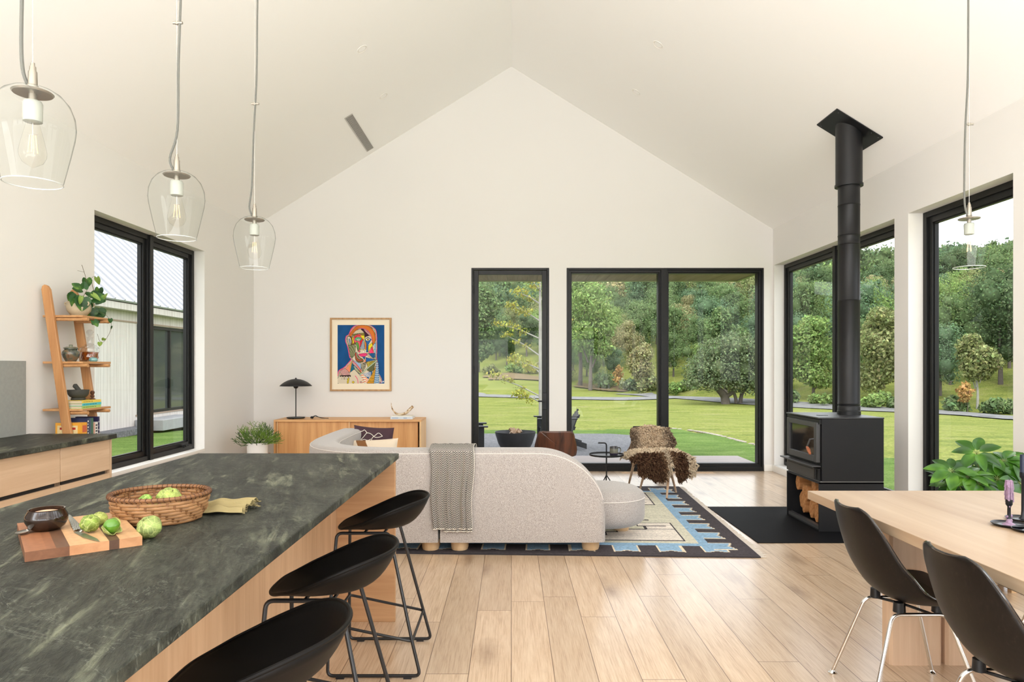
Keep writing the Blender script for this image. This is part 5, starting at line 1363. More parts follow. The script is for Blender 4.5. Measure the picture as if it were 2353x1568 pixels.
# ------------------------------------------------------------------ dining table
t = thing('dining_table', 'long thick pale oak dining table on paired slab legs', 'table', (2.08, 2.3, 0))
TX0, TX1, TY0, TY1 = 1.552, 2.61, 1.1, 3.578
M_TT = wood('pale_oak_table_top', srgb(184, 162, 136), srgb(162, 136, 110), 'y', .45)
MB().box(TX0, TX1, TY0, TY1, .697, .74).build('table_top', M_TT, t, bevel=.002)
M_TL = wood('oak_slab_leg', srgb(214, 186, 158), srgb(190, 158, 130), 'z', .9)
for y0 in (3.174, 1.42):
    for x0, x1 in ((1.762, 2.006), (2.022, 2.268)):
        c_ = .012; P = [(x0, y0 + c_), (x0 + c_, y0), (x1 - c_, y0), (x1, y0 + c_), (x1, y0 + .07), (x0, y0 + .07)]
        MB().prism(P, 0, .6965).build('leg', M_TL, t)
# shell chairs
M_FIB = NT('dark_fibreglass'); nf = M_FIB.noise(M_FIB.coords(scale=(1, 1, .35)), 90, 5, .7)
M_FIB = M_FIB.surf(Base_Color=M_FIB.ramp(nf, [(.35, srgb(10, 8, 7)), (.6, srgb(19, 15, 13)), (.75, srgb(44, 37, 31))]), Roughness=.42, Specular_IOR_Level=.25)
M_INS = plain('black_inner_shell', srgb(22, 18, 18), .5)
PRO = [(-.260, .795), (-.252, .768), (-.240, .71), (-.222, .64), (-.198, .565), (-.165, .50), (-.115, .436), (-.05, .405), (.03, .396), (.10, .405), (.165, .420), (.215, .424), (.248, .412), (.262, .394)]
WID = [.112, .150, .186, .208, .224, .232, .235, .233, .230, .228, .224, .216, .200, .178]
CUR = [.020, .030, .045, .060, .075, .088, .090, .080, .062, .045, .030, .018, .008, .0]
def shell_chair(label, loc, rz, group='dark moulded shell chairs at the dining table'):
    t = thing('shell_chair', label, 'chair', loc, rz, group); n = len(PRO) - 1
    def ev(T_, u):
        x = u * n; i = min(int(x), n - 1); f_ = x - i
        p0, p1, p2, p3 = T_[max(i - 1, 0)], T_[i], T_[i + 1], T_[min(i + 2, n)]
        cr = lambda a, b, c, d: .5 * (2 * b + (c - a) * f_ + (2 * a - 5 * b + 4 * c - d) * f_ ** 2 + (3 * b - a - 3 * c + d) * f_ ** 3)
        return tuple(cr(*q_) for q_ in zip(p0, p1, p2, p3)) if isinstance(p1, tuple) else cr(p0, p1, p2, p3)
    def f(u, v):
        x, z = ev(PRO, u); xa, za = ev(PRO, min(1, u + .01)); xb, zb_ = ev(PRO, max(0, u - .01))
        T2 = Vector((xa - xb, 0, za - zb_)).normalized(); N = Vector((-T2.z, 0, T2.x))
        if N.dot(Vector((.5, 0, 1))) < 0: N = -N
        w_ = ev(WID, u); s_ = 2 * v - 1
        e = min(u / .06, (1 - u) / .06, 1); w_ *= .80 + .20 * math.sqrt(max(0, 1 - (1 - e) ** 2))
        return Vector((x, s_ * w_, z)) + N * ev(CUR, u) * abs(s_) ** 2.4
    m = MB().grid(f, 60, 30); o = m.build('seat_shell', M_FIB, t, w=False, smooth=180, solid=.006)
    MB().grid(lambda u, v: f(.02 + .96 * u, .02 + .96 * v) + Vector((.0035, 0, .0038)), 60, 30).build('seat_lining', M_INS, t, w=False, smooth=180)
    ed = [f(0, k / 20) for k in range(21)] + [f(k / 50, 1) for k in range(1, 51)] + [f(1, 1 - k / 20) for k in range(1, 21)] + [f(1 - k / 50, 0) for k in range(1, 50)]
    MB().tube(ed, .0042, 8, closed=True).build('shell_edge', plain('polished_dark_edge', srgb(30, 26, 26), .15, coat=.5), t, w=False)
    for sy in (-1, 1):
        P = [(-.225, sy * .172, .012), (-.110, sy * .108, .366), (.115, sy * .108, .366), (.225, sy * .172, .012)]
        for k in (0, 1):
            leg = [Vector(P[3 if k else 0]), Vector(P[2 if k else 1]), (Vector(P[1]) + Vector(P[2])) / 2]
            MB().tube(bend(leg, .035, 6), .0079, 12).build('leg', M_CHROME, t, w=False)
            x, y, z = P[3 if k else 0]
            MB().lathe([(0, 0), (.018, 0), (.019, .004), (.012, .008), (.009, .014), (0, .014)], (x, y, 0), 20).build('glide', M_CHROME, t, w=False)
    MB().tube([(-.06, -.108, .366), (0, 0, .372), (.06, .108, .366)], .006, 8).tube([(-.06, .108, .366), (0, 0, .372), (.06, -.108, .366)], .006, 8).build('cross_brace', M_BSTEEL, t, w=False)
    for (x, y) in ((-.075, -.09), (-.075, .09), (.085, -.09), (.085, .09)): MB().cyl((x, y, .372), (x, y, .412), .021, .019).build('rubber_mount', M_BLACK, t, w=False)
    return t
shell_chair('dark shell chair on the near side of the table, farther from the camera', (1.682, 2.925, 0), 0)
shell_chair('dark shell chair on the near side of the table, nearer the camera', (1.640, 2.195, 0), 0)
shell_chair('dark shell chair across the table, its seat edge just visible beneath', (2.50, 2.99, 0), PI)
# candle holders
M_IRON = plain('dark_blue_black_iron', (0.012, 0.014, 0.02, 1), .28, .4, var=.4, vscale=60)
def candle(label, x, y, hstem, hc, ccol, drip, burnt):
    z = .7402; t = thing('candle_holder', label, 'candle holder', (x, y, z), group='dark candle holders on the dining table')
    MB().lathe([(0, .002), (.045, .002), (.060, .008), (.064, .0125), (.0625, .0135), (.056, .009), (.03, .006), (.016, .010), (.008, .022), (.0065, .04), (.0062, hstem - .03), (.0085, hstem - .026), (.0125, hstem - .02), (.0125, hstem), (0, hstem)], (x, y, z - .002), 40).build('holder', M_IRON, t)
    cm_ = plain('candle_wax', ccol, .4, var=.5, vscale=110)
    o = MB().lathe([(0, 0), (.0112, 0), (.0112, hc - .002), (.009, hc), (.0, hc - .002)], (x, y, z + hstem - .0015), 24).build('candle', cm_, t)
    w_ = MB().tube([(x, y, z + hstem + hc - .004), (x + .001, y, z + hstem + hc + .005), (x - .004, y, z + hstem + hc + .007)], .0009, 6).build('wick', M_BLACK, o, w=False); w_.location = -Vector(t.location)
    if drip:
        m = MB(); rs = random.Random(5)
        for k in range(26):
            a = rs.uniform(0, 6.28); L = rs.uniform(.2, 1.0) * (hc + .012); z1 = z + hstem + hc - rs.uniform(0, .012); r_ = .0118
            m.tube([(x + r_ * math.cos(a), y + r_ * math.sin(a), z1), (x + (r_ + .001) * math.cos(a), y + (r_ + .001) * math.sin(a), z1 - L * .5), (x + (r_ + .0025) * math.cos(a), y + (r_ + .0025) * math.sin(a), z1 - L)], [.0018, .0026, .0034], 7)
        for k in range(9):
            a = rs.uniform(0, 6.28); m.ball((x + .008 * math.cos(a), y + .008 * math.sin(a), z + rs.uniform(.02, hstem - .03)), rs.uniform(.002, .0045), 6, sz=1.8)
        m.lathe([(.026, .005), (.012, .014), (.009, .022), (.007, .030)], (x, y, z), 20)
        m.build('wax_drips', cm_, t)
candle('candle holder with a short lilac candle thick with wax drips', 2.030, 2.785, .110, .078, srgb(140, 114, 138), True, True)
candle('tall candle holder with a dark navy candle at the right edge', 2.162, 2.885, .205, .075, srgb(30, 40, 62), False, False)
candle('candle holder nearest the camera, only its dish showing at the photo edge', 2.046, 2.690, .16, .08, srgb(60, 60, 90), False, False)
# ------------------------------------------------------------------ sideboard and what stands on it
M_SB = wood('honey_oak', srgb(224, 172, 116), srgb(198, 142, 88), 'z', 1.1)
M_SBX = wood('honey_oak_lengthwise', srgb(228, 178, 122), srgb(204, 150, 96), 'x', 1.1)
M_SBE = wood('light_oak_side', srgb(236, 202, 156), srgb(216, 176, 128), 'z', 1.1)
SL0, SR0, SF, SBK, SZ = -2.985, -1.131, 8.575, 9.06, .722
t = thing('sideboard', 'long honey oak sideboard with sliding doors against the far wall', 'sideboard', (-2.06, 8.8, 0))
MB().box(SL0, SR0, SF, SBK, SZ - .026, SZ).build('top', M_SBX, t, bevel=.002)
MB().box(SL0, SL0 + .024, SF, SBK, .16, SZ - .0262).build('side_panel', M_SB, t, bevel=.001)
MB().box(SR0 - .024, SR0, SF, SBK, .16, SZ - .0262).build('side_panel', M_SBE, t, bevel=.001)
MB().box(SL0 + .0245, SR0 - .0245, SF, SBK, .16, .184).build('bottom', M_SBX, t)
MB().box(SL0 + .0245, SR0 - .0245, SBK - .012, SBK, .185, SZ - .027).build('back', M_SB, t)
sm_ = -2.05
MB().box(SL0 + .026, sm_, SF + .030, SF + .048, .186, SZ - .028).build('door', M_SB, t, bevel=.001)
MB().box(sm_ - .02, SR0 - .05, SF + .054, SF + .072, .186, SZ - .028).build('door', M_SB, t, bevel=.001)
MB().box(sm_ + .0005, sm_ + .014, SF + .028, SF + .05, .186, SZ - .028).build('door_edge_pull', M_SBE, t)
MB().box(SL0 + .03, SL0 + .042, SF + .02, SF + .03, .186, SZ - .028).build('door_edge_pull', M_SBE, t)
for x in (SL0 + .12, SR0 - .12):
    for y in (SF + .06, SBK - .06): MB().cyl((x, y, 0), (x, y, .1598), .013, .020).build('leg', M_SB, t)
zs = SZ + .0003
lx, ly = -2.777, 8.80
t = thing('table_lamp', 'black table lamp with wide domed shade on the sideboard', 'lamp', (lx, ly, zs))
MB().lathe([(0, .006), (.110, .006), (.115, .010), (.114, .018), (.02, .020), (.008, .024), (0, .024)], (lx, ly, zs), 40).build('base', M_BLACK, t)
m = MB()
for k in range(3): a = k * 2.09 + .5; m.cyl((lx + .095 * math.cos(a), ly + .095 * math.sin(a), zs), (lx + .095 * math.cos(a), ly + .095 * math.sin(a), zs + .0062), .010)
m.build('base_pads', M_BLACK, t)
MB().cyl((lx, ly, zs + .02), (lx, ly, zs + .39), .0065).build('pole', M_BLACK, t)
MB().lathe([(0, .385), (.012, .385), (.026, .395), (.032, .412), (.033, .455), (.0, .455)], (lx, ly, zs), 32).build('socket', M_BLACK, t)
MB().lathe([(.202, .418), (.180, .440), (.145, .466), (.105, .487), (.06, .502), (.02, .508), (.0, .509)], (lx, ly, zs), 56).build('lamp_shade', M_BLACK, t, smooth=60, solid=.003)
MB().lathe([(0, .507), (.012, .508), (.013, .514), (.006, .518), (.007, .524), (0, .527)], (lx, ly, zs), 20).build('finial', M_BLACK, t)
# cable and switch
t = thing('lamp_cable', 'small bundle of black cable with switch lying right of the lamp', 'cable', (-2.45, 8.78, zs))
k = 8.78 / F; q = lambda px, py, dy=0: Vector(((px - CX) * k, 8.78 + dy, zs + max(.0035, (961 - py) * k * .9)))
MB().ball(q(717, 958), .019, 8, 1.2, 1, .8).build('switch', M_BLACK, t)
MB().tube(smoothpath([q(718, 957), q(724, 953.5, .02), q(730, 956.5, .01), q(738, 959, -.01), q(748, 960.5), q(755, 961)], 6), .004, 7).tube(smoothpath([q(718, 960), q(724, 955, -.01), q(733, 958, .02), q(745, 960.5, .02), q(750, 961)], 6), .004, 7).build('cable', M_BLACK, t)
# books and horn
t0 = 8.66; kk_ = t0 / F; bx0, bx1 = (897 - CX) * kk_, (948 - CX) * kk_
t = thing('book', 'pale blue-white book lying flat on the sideboard, lower of two', 'book', ((bx0 + bx1) / 2, 8.76, zs))
MB().box(bx0, bx1, t0, t0 + .215, zs, zs + .030).build('cover', plain('pale_blue_cover', srgb(206, 218, 230), .5), t, bevel=.002)
MB().box(bx1 - .001, bx1 + .001, t0 + .004, t0 + .211, zs + .004, zs + .026).build('pages', plain('book_paper', srgb(232, 228, 218), .9), t)
MB().box(bx0 + .02, bx0 + .10, t0 - .0006, t0 + .001, zs + .012, zs + .018).box(bx0 + .165, bx0 + .21, t0 - .0006, t0 + .001, zs + .012, zs + .018).build('spine_title', plain('blue_print', srgb(90, 120, 160), .6), t)
t = thing('book', 'thin cream book lying on top of the pale blue one', 'book', ((bx0 + bx1) / 2, 8.76, zs + .0302))
MB().box(bx0 + .01, bx1 - .01, t0 + .015, t0 + .20, zs + .0303, zs + .042).build('cover', plain('cream_cover', srgb(236, 230, 216), .6), t, bevel=.001)
t = thing('horn', 'curved pale and brown animal horn resting on the two books', 'ornament', ((922 - CX) * kk_, 8.74, zs + .0425))
H_ = lambda px, py: Vector(((px - CX) * 8.74 / F, 8.74, max(zs + .0425 + .016, H - (py - CY) * 8.74 / F)))
hp_ = smoothpath([H_(899, 926), H_(900, 936), H_(904, 944), H_(911, 951), H_(921, 953.5), H_(932, 950), H_(940, 943), H_(949, 934)], 5)
tH2 = NT('mottled_horn'); M_HORN = tH2.surf(Base_Color=tH2.ramp(tH2.noise(tH2.coords(scale=(1, 1, 1)), 28, 4), [(.4, srgb(226, 212, 188)), (.55, srgb(188, 158, 118)), (.65, srgb(120, 88, 56))]), Roughness=.5)
nh = len(hp_); MB().tube(hp_, [.002 + .0165 * min(1, i / (nh * .75)) ** .8 for i in range(nh)], 12).build('horn_body', M_HORN, t)

# ------------------------------------------------------------------ framed painting
px0, px1, py0, py1 = 759.5, 900, 731, 899
A = at(px0, py0, YF); B2 = at(px1, py1, YF)
fx0, fx1, fz1, fz0 = A.x, B2.x, A.z, B2.z
t = thing('framed_painting', 'oak framed colourful cubist style portrait on a deep blue ground', 'painting', ((fx0 + fx1) / 2, YF, (fz0 + fz1) / 2))
fw = .022; yb, yf = YF - .001, YF - .030
m = MB().box(fx0, fx0 + fw, yf, yb, fz0, fz1).box(fx1 - fw, fx1, yf, yb, fz0, fz1).box(fx0 + fw, fx1 - fw, yf, yb, fz0, fz0 + fw).box(fx0 + fw, fx1 - fw, yf, yb, fz1 - fw, fz1)
m.build('frame', wood('oak_picture_frame', srgb(196, 156, 108), srgb(160, 120, 76), 'z', 2), t, smooth=0)
MB().box(fx0 + fw, fx1 - fw, yf + .014, yb, fz0 + fw, fz1 - fw).build('mat_board', plain('cream_mat', srgb(238, 226, 202), .9), t, smooth=0)
P = Paint(213, 1104, 225, 1336, 4.6, (24, 78, 132)); rsn = np.random.RandomState(2)
P.a *= (1 + rsn.normal(size=(P.h, P.w, 1)) * .05) * (1 + .08 * np.sin(P.X / 40 + np.sin(P.Y / 60)))[..., None]
K = (24, 20, 20); PK = (236, 66, 124); CRM = (220, 208, 184); OR = (196, 104, 42); OL = (112, 104, 58)
# pink halo and body outline
P.blob([(213, 1180), (235, 1090), (330, 1030), (400, 960), (470, 870), (440, 840), (400, 640), (362, 540), (372, 440), (425, 400), (470, 300), (560, 232), (760, 215), (900, 270), (962, 400), (965, 850), (975, 900), (985, 1100), (1010, 1336), (213, 1340)], (222, 80, 120))
P.blob([(226, 1190), (250, 1100), (340, 1045), (415, 965), (488, 880), (455, 835), (415, 640), (378, 540), (388, 450), (440, 400), (490, 310), (575, 240), (760, 222), (890, 275), (950, 400), (955, 850), (966, 900), (985, 1100), (1000, 1336), (226, 1340)], (176, 194, 168))
P.blob([(238, 1200), (262, 1115), (350, 1060), (430, 985), (503, 890), (472, 830), (430, 640), (392, 540), (400, 455), (445, 415), (505, 320), (590, 250), (750, 232), (870, 280), (935, 400), (940, 850), (950, 900), (975, 1100), (990, 1336), (238, 1340)], (214, 202, 178), K, 6)
# hair arc
P.blob([(430, 430), (480, 340), (570, 250), (700, 228), (830, 255), (910, 350), (942, 460), (925, 560), (890, 610), (870, 520), (840, 420), (780, 340), (700, 300), (600, 310), (520, 380), (470, 440)], OR, K, 5)
P.blob([(600, 262), (760, 246), (880, 340), (918, 470), (900, 560), (870, 440), (800, 330), (700, 285)], (214, 120, 50))
P.curve([(615, 300), (700, 290), (790, 340), (850, 430), (872, 540)], (198, 96, 140), 12)
# forehead
P.poly([(500, 400), (560, 330), (650, 305), (720, 355), (722, 375)], (206, 190, 160), K, 5)
P.poly([(492, 408), (722, 372), (735, 412), (500, 440)], (132, 124, 60), K, 5)
P.blob([(660, 300), (740, 330), (820, 420), (800, 432), (750, 450), (735, 475), (724, 380)], (60, 34, 52), K, 5)
P.poly([(700, 300), (780, 345), (840, 440), (815, 425), (760, 370)], (206, 150, 150), K, 4)
# left cheek and neck hatch
P.poly([(415, 600), (500, 600), (560, 620), (550, 780), (500, 850), (455, 830)], (106, 116, 84), K, 5)
P.poly([(430, 450), (500, 440), (560, 600), (480, 600), (440, 560)], (120, 88, 52), K, 4)
for k in range(16): P.line([(425 + k * 3, 620 + k * 14), (540, 620 + k * 13)], (30, 30, 24), 4)
for k in range(9): P.line([(440 + k * 13, 610), (455 + k * 12, 820)], (196, 190, 140), 3)
# ear
P.blob([(395, 470), (430, 440), (470, 480), (478, 560), (450, 610), (415, 560)], (206, 196, 176), K, 9)
P.blob([(425, 500), (445, 490), (460, 550), (450, 585)], (120, 150, 190), K, 6)
# left eye zone
P.poly([(490, 460), (520, 455), (530, 560), (500, 590)], (222, 196, 40), K, 4)
P.blob([(520, 470), (560, 415), (640, 400), (700, 450), (690, 560), (640, 650), (640, 740), (600, 720), (570, 600), (530, 540)], (228, 96, 110), K, 6)
P.blob([(548, 480), (600, 455), (670, 480), (640, 530), (560, 520)], (90, 176, 126), K, 5)
P.blob([(575, 505), (610, 490), (640, 505), (608, 526)], (222, 210, 206), K, 4); P.blob([(600, 500), (616, 498), (618, 514), (602, 516)], (150, 120, 110))
P.curve([(540, 470), (580, 430), (640, 425), (690, 470)], (196, 34, 40), 18)
P.blob([(560, 560), (600, 560), (625, 640), (610, 720), (585, 650)], (96, 156, 76), K, 5)
P.poly([(640, 540), (700, 450), (690, 560), (655, 640)], (214, 40, 46), K, 4)
P.poly([(640, 425), (725, 420), (728, 520), (700, 500)], (228, 206, 44), K, 4)
# nose
P.poly([(690, 520), (712, 510), (735, 660), (700, 700), (640, 690), (665, 600)], (152, 160, 172), K, 6)
P.curve([(715, 500), (735, 600), (745, 680), (700, 700), (650, 680)], (190, 180, 110), 14); P.poly([(735, 520), (765, 560), (760, 700), (735, 680)], (222, 130, 50), K, 4)
# right eye
P.poly([(735, 500), (790, 455), (860, 500), (800, 600), (790, 740), (760, 740), (770, 600)], (48, 104, 164), K, 5)
P.blob([(745, 505), (790, 470), (835, 500), (790, 530)], (230, 224, 206), K, 6); P.blob([(775, 498), (793, 485), (810, 500), (793, 518)], (150, 142, 60), K, 6)
P.poly([(870, 560), (885, 620), (830, 680), (795, 740), (800, 620)], (232, 208, 42), K, 5)
P.poly([(878, 630), (905, 760), (800, 755)], (226, 60, 70), K, 5); P.poly([(850, 680), (905, 760), (800, 755)], (240, 70, 120))
P.poly([(900, 590), (945, 560), (945, 800), (915, 760)], (110, 160, 196), K, 4)
for k in range(14): P.line([(900, 600 + k * 14), (945, 590 + k * 16)], (236, 232, 220), 3)
# mouth, chin
P.poly([(700, 705), (722, 705), (720, 750), (700, 750)], (236, 230, 222), K, 3)
P.blob([(610, 780), (660, 770), (710, 762), (780, 770), (750, 815), (690, 830), (640, 815)], PK, K, 5); P.curve([(620, 785), (690, 795), (775, 775)], (170, 30, 70), 5)
P.blob([(545, 780), (580, 740), (600, 790), (640, 840), (700, 880), (690, 930), (620, 935), (560, 890)], (112, 92, 54), K, 5)
P.curve([(560, 760), (570, 850), (620, 900), (680, 890)], (206, 64, 52), 12); P.curve([(580, 740), (590, 830), (640, 870)], (150, 150, 140), 14)
P.poly([(770, 800), (790, 765), (870, 860), (840, 850)], (206, 170, 150), K, 4); P.poly([(800, 765), (930, 760), (930, 860), (880, 850)], (36, 92, 140), K, 5)
P.poly([(750, 840), (945, 885), (755, 925)], (40, 96, 158), K, 5); P.poly([(680, 820), (745, 830), (720, 880)], (36, 90, 150), K, 4); P.poly([(695, 930), (735, 860), (755, 925)], (226, 150, 120), K, 4)
P.poly([(880, 860), (945, 830), (960, 890)], (158, 158, 130), K, 4)
# neck stripes
P.poly([(500, 890), (660, 960), (665, 1130), (620, 1160), (520, 1040)], (150, 176, 204), K, 5)
for k, c_ in enumerate(((206, 72, 60), (222, 130, 96), (84, 70, 48), (190, 170, 60), (110, 104, 70))): P.curve([(505, 910 + k * 32), (570, 970 + k * 32), (640, 1060 + k * 24), (665, 1120 + k * 8)], c_, 15)
P.poly([(660, 960), (760, 930), (740, 1040), (690, 1110), (665, 1060)], (104, 96, 84), K, 5)
for k in range(9): P.line([(665 + k * 10, 955), (670 + k * 7, 1090)], (186, 180, 150), 3)
P.poly([(760, 930), (935, 900), (790, 1030)], (186, 168, 70), K, 5)
for k in range(10): P.line([(770 + k * 16, 930 - k * 3), (785 + k * 8, 1020 - k * 9)], (60, 54, 30), 3)
P.poly([(790, 1030), (940, 930), (900, 1090), (850, 1120), (780, 1090)], (96, 100, 66), K, 5)
P.line([(965, 895), (640, 1170)], K, 26); P.line([(965, 895), (640, 1170)], (178, 196, 166), 18)
P.poly([(350, 1060), (500, 900), (455, 1110), (430, 1130)], (232, 140, 110), K, 4); P.poly([(430, 1010), (495, 900), (455, 1110)], (214, 156, 84)); P.poly([(490, 930), (540, 1060), (450, 1130)], (34, 104, 130), K, 4)
# shoulder
P.blob([(260, 1110), (320, 1062), (380, 1070), (445, 1150), (400, 1190), (300, 1170)], (214, 164, 158), K, 6)
for k in range(5): P.curve([(275, 1100 + k * 16), (340, 1080 + k * 18), (430, 1130 + k * 14)], (86, 60, 64), 4)
P.curve([(250, 1150), (330, 1200), (460, 1185)], (200, 70, 80), 9)
for k in range(26): P.blob([(255 + k * 8, 1180 + 24 * math.sin(k) ** 2), (263 + k * 8, 1176), (266 + k * 8, 1200 + 14 * math.cos(k)), (256 + k * 8, 1204)], K)
for k in range(6): P.line([(290 + k * 26, 1215), (290 + k * 26, 1262)], K, 6)
P.poly([(400, 1250), (440, 1220), (420, 1336), (392, 1336)], (206, 182, 50), K, 4); P.blob([(488, 1310), (512, 1290), (534, 1312), (512, 1334)], (212, 186, 50), K, 5)
P.curve([(548, 1190), (590, 1250), (605, 1336)], PK, 11); P.curve([(640, 1170), (700, 1250), (725, 1336)], (120, 160, 160), 14)
P.blob([(636, 1310), (660, 1296), (684, 1312), (660, 1326)], (200, 140, 140), K, 5)
# right arm stripes
for k in range(8): P.curve([(660 + k * 6, 1185 + k * 22), (740, 1180 + k * 20), (790, 1240 + k * 14)], [(230, 110, 70), (238, 226, 206)][k % 2], 12)
P.poly([(690, 1150), (860, 1100), (880, 1140), (800, 1250)], (30, 90, 140), K, 4)
for k in range(5): P.curve([(700 + k * 18, 1160 + k * 12), (780, 1128 + k * 18), (850, 1130 + k * 24)], (236, 234, 226), 9)
P.poly([(940, 1000), (952, 1000), (905, 1336), (770, 1336), (850, 1200)], (206, 156, 48), K, 5)
for k in range(17): P.curve([(945 - k * 9, 1010 + k * 19), (930 - k * 5, 1024 + k * 19), (948 - k * 3, 1018 + k * 19)], [(70, 60, 30), (226, 120, 50)][k % 3 == 1], 5)
P.poly([(955, 930), (985, 930), (1012, 1336), (905, 1336)], (128, 164, 196), K, 5)
for k in range(19): P.curve([(950 - k * 2, 950 + k * 21), (975, 958 + k * 21), (990 + k, 948 + k * 21)], [(34, 76, 116), (226, 226, 216), (150, 60, 80)][0 if k > 3 else 2] if k % 2 else (226, 228, 220), 5)
P.line([(946, 400), (956, 560), (950, 830)], (222, 222, 200), 6)
for k in range(24): P.line([(940, 420 + k * 18), (962, 424 + k * 18)], (70, 90, 90), 2.5)
for pts in ([(1045, 1290), (1050, 1300)], [(1062, 1285), (1058, 1325), (1048, 1318)], [(1072, 1300), (1072, 1312)], [(1082, 1290), (1082, 1312)], [(1092, 1288), (1092, 1306)]): P.line(pts, (226, 230, 232), 6)
S_ = (fx1 - fx0) / (1240 - 72)
def ax_(X_): return fx0 + (X_ - 72) * S_
def az_(Y_): return fz1 - (Y_ - 90) * (fz1 - fz0) / (1478 - 90)
def afn(u, v): return np.stack([ax_(213 + u * 891), np.full_like(u, yf + .0132), az_(225 + v * 1111)], 1)
o = P.mesh('painted_print', afn, attr_mat('painted_print', .7, 0, spec=.15), t); o.location = -Vector(t.location)

# ------------------------------------------------------------------ succulent planter by the sideboard
c = Vector((-3.02, 8.12, 0)); t = thing('stick_plant', 'bushy green stick-stemmed plant in a white pot on a wooden stand', 'plant', c)
MB().lathe([(0, .23), (.095, .23), (.112, .25), (.118, .42), (.118, .488), (.108, .488), (.106, .46), (0, .455)], c, 40).build('pot', plain('white_ceramic', (0.82, 0.80, 0.77, 1), .5), t)
MB().lathe([(0, .456), (.1, .462), (.1065, .468)][::-1], c, 24).build('soil', plain('potting_soil', (0.04, 0.028, 0.02, 1), .95, bump=.6, bscale=90), t)
for k in range(4):
    a = k * PI / 2 + .3; x, y = c.x + .135 * math.cos(a), c.y + .135 * math.sin(a); MB().cyl((x, y, 0), (x, y, .36), .013).build('stand_leg', wood('walnut_stand_%d' % k, srgb(150, 98, 60), srgb(110, 70, 40), 'z'), t)
MB().box(c.x - .13, c.x + .13, c.y - .012, c.y + .012, .205, .229, Matrix.Translation((c.x, c.y, 0)) @ rotz(.3) @ Matrix.Translation((-c.x, -c.y, 0))).box(c.x - .012, c.x + .012, c.y - .13, c.y + .13, .2055, .2285, Matrix.Translation((c.x, c.y, 0)) @ rotz(.3) @ Matrix.Translation((-c.x, -c.y, 0))).build('stand_brace', M_SB, t)
rs = random.Random(12); m = MB(); m2 = MB()
def stick(mm, p, d_, L, r, depth):
    pts = [p]; v_ = d_.copy(); n = 4
    for k in range(n):
        v_ = (v_ + Vector((rs.uniform(-.25, .25), rs.uniform(-.25, .25), rs.uniform(-.12, .16)))).normalized(); pts.append(pts[-1] + v_ * L / n)
    for q_ in pts: q_.x = max(q_.x, XL + .02)
    mm.tube(pts, r, 5)
    if depth > 0:
        for k in range(rs.choice((2, 2, 3))):
            nv = (v_ + Vector((rs.uniform(-.8, .8), rs.uniform(-.8, .8), rs.uniform(-.3, .5)))).normalized(); stick(mm, pts[rs.choice((-1, -1, -2))].copy(), nv, L * rs.uniform(.55, .85), r * .85, depth - 1)
for k in range(58):
    a = rs.uniform(0, 2 * PI); q_ = rs.random() ** .6; el = 1.35 - 1.25 * q_
    d_ = Vector((math.cos(a) * math.cos(el), math.sin(a) * math.cos(el), math.sin(el)))
    stick(m if k % 3 else m2, Vector((c.x + .07 * q_ * math.cos(a), c.y + .07 * q_ * math.sin(a), .46)), d_, rs.uniform(.085, .13), .0034, 3 if q_ < .8 else 2)
m.build('stems', plain('green_succulent_stems', srgb(104, 138, 40), .5, var=.35, vscale=14), t, smooth=60); m2.build('darker_stems', plain('dark_green_succulent_stems', srgb(58, 90, 36), .5, var=.3, vscale=14), t, smooth=60)

# ------------------------------------------------------------------ leaning ladder shelf and its things
M_LAD = wood('honey_oak_ladder', srgb(198, 148, 98), srgb(168, 116, 72), 'z', 1.3); M_LADY = wood('honey_oak_shelf', srgb(204, 156, 106), srgb(176, 126, 80), 'y', 1.3)
t = thing('ladder_shelf', 'leaning honey oak ladder shelf against the left wall', 'shelf', (-3.2, 5.15, 0))
def railx(z): return -3.372 + (1.98 - z) * .148
for y in (4.945, 5.262):
    P_ = [(railx(0) - .033, 0), (railx(0) + .033, 0), (railx(1.95) + .030, 1.95), (railx(1.98) + .018, 1.975), (railx(1.99), 1.985), (railx(1.98) - .018, 1.975), (railx(1.95) - .030, 1.95)]
    MB().prism(P_, y - .013, y + .013, 'y').build('rail', M_LAD, t, bevel=.003)
SHZ = [1.765, 1.428, 1.082, .745]; SY0, SY1 = 4.9585, 5.335
for z in SHZ:
    xf = -3.12
    MB().prism([(-3.405, SY0), (xf - .015, SY0), (xf, SY0 + .015), (xf, SY1 - .015), (xf - .015, SY1), (-3.405, SY1)], z - .016, z).build('shelf_board', M_LADY, t, bevel=.003)
    for y in (4.972, 5.235):
        MB().tube([(railx(z - .03), y + .006, z - .0295), (-3.085, y + .006, z - .0295)], .0128, 12).build('bracket', M_LADY, t)
# planted bowl
pc = Vector((-3.265, 5.155, SHZ[0] + .0003)); t = thing('potted_vine', 'trailing heart-leaved vine in a speckled bowl on the top shelf', 'plant', pc)
M_BOWL = plain('speckled_sand_stoneware', srgb(186, 172, 144), .65, var=.12, vscale=150)
MB().lathe([(0, 0), (.056, 0), (.058, .010), (.052, .012), (.062, .024), (.078, .045), (.083, .068), (.080, .092), (.074, .108), (.076, .114), (.070, .114), (.068, .10), (.075, .07), (.06, .03), (0, .02)], pc, 44).build('pot', M_BOWL, t, smooth=50)
for a in (PI * 1.02, -.35, .8, 2.2):
    hc = pc + Vector((.090 * math.cos(a), .090 * math.sin(a), .098)); d_ = Vector((math.cos(a), math.sin(a), 0))
    MB().tube([hc + (d_ * math.cos(q_) + Vector((0, 0, 1)) * math.sin(q_)) * .0125 for q_ in [2 * PI * k / 16 for k in range(16)]], .0052, 8, closed=True).build('ring_handle', M_BOWL, t)
MB().lathe([(0, .098), (.05, .1), (.068, .098)][::-1], pc, 24).build('soil', plain('dark_soil', (0.03, 0.022, 0.016, 1), .95), t)
tl = NT('vine_leaf'); 
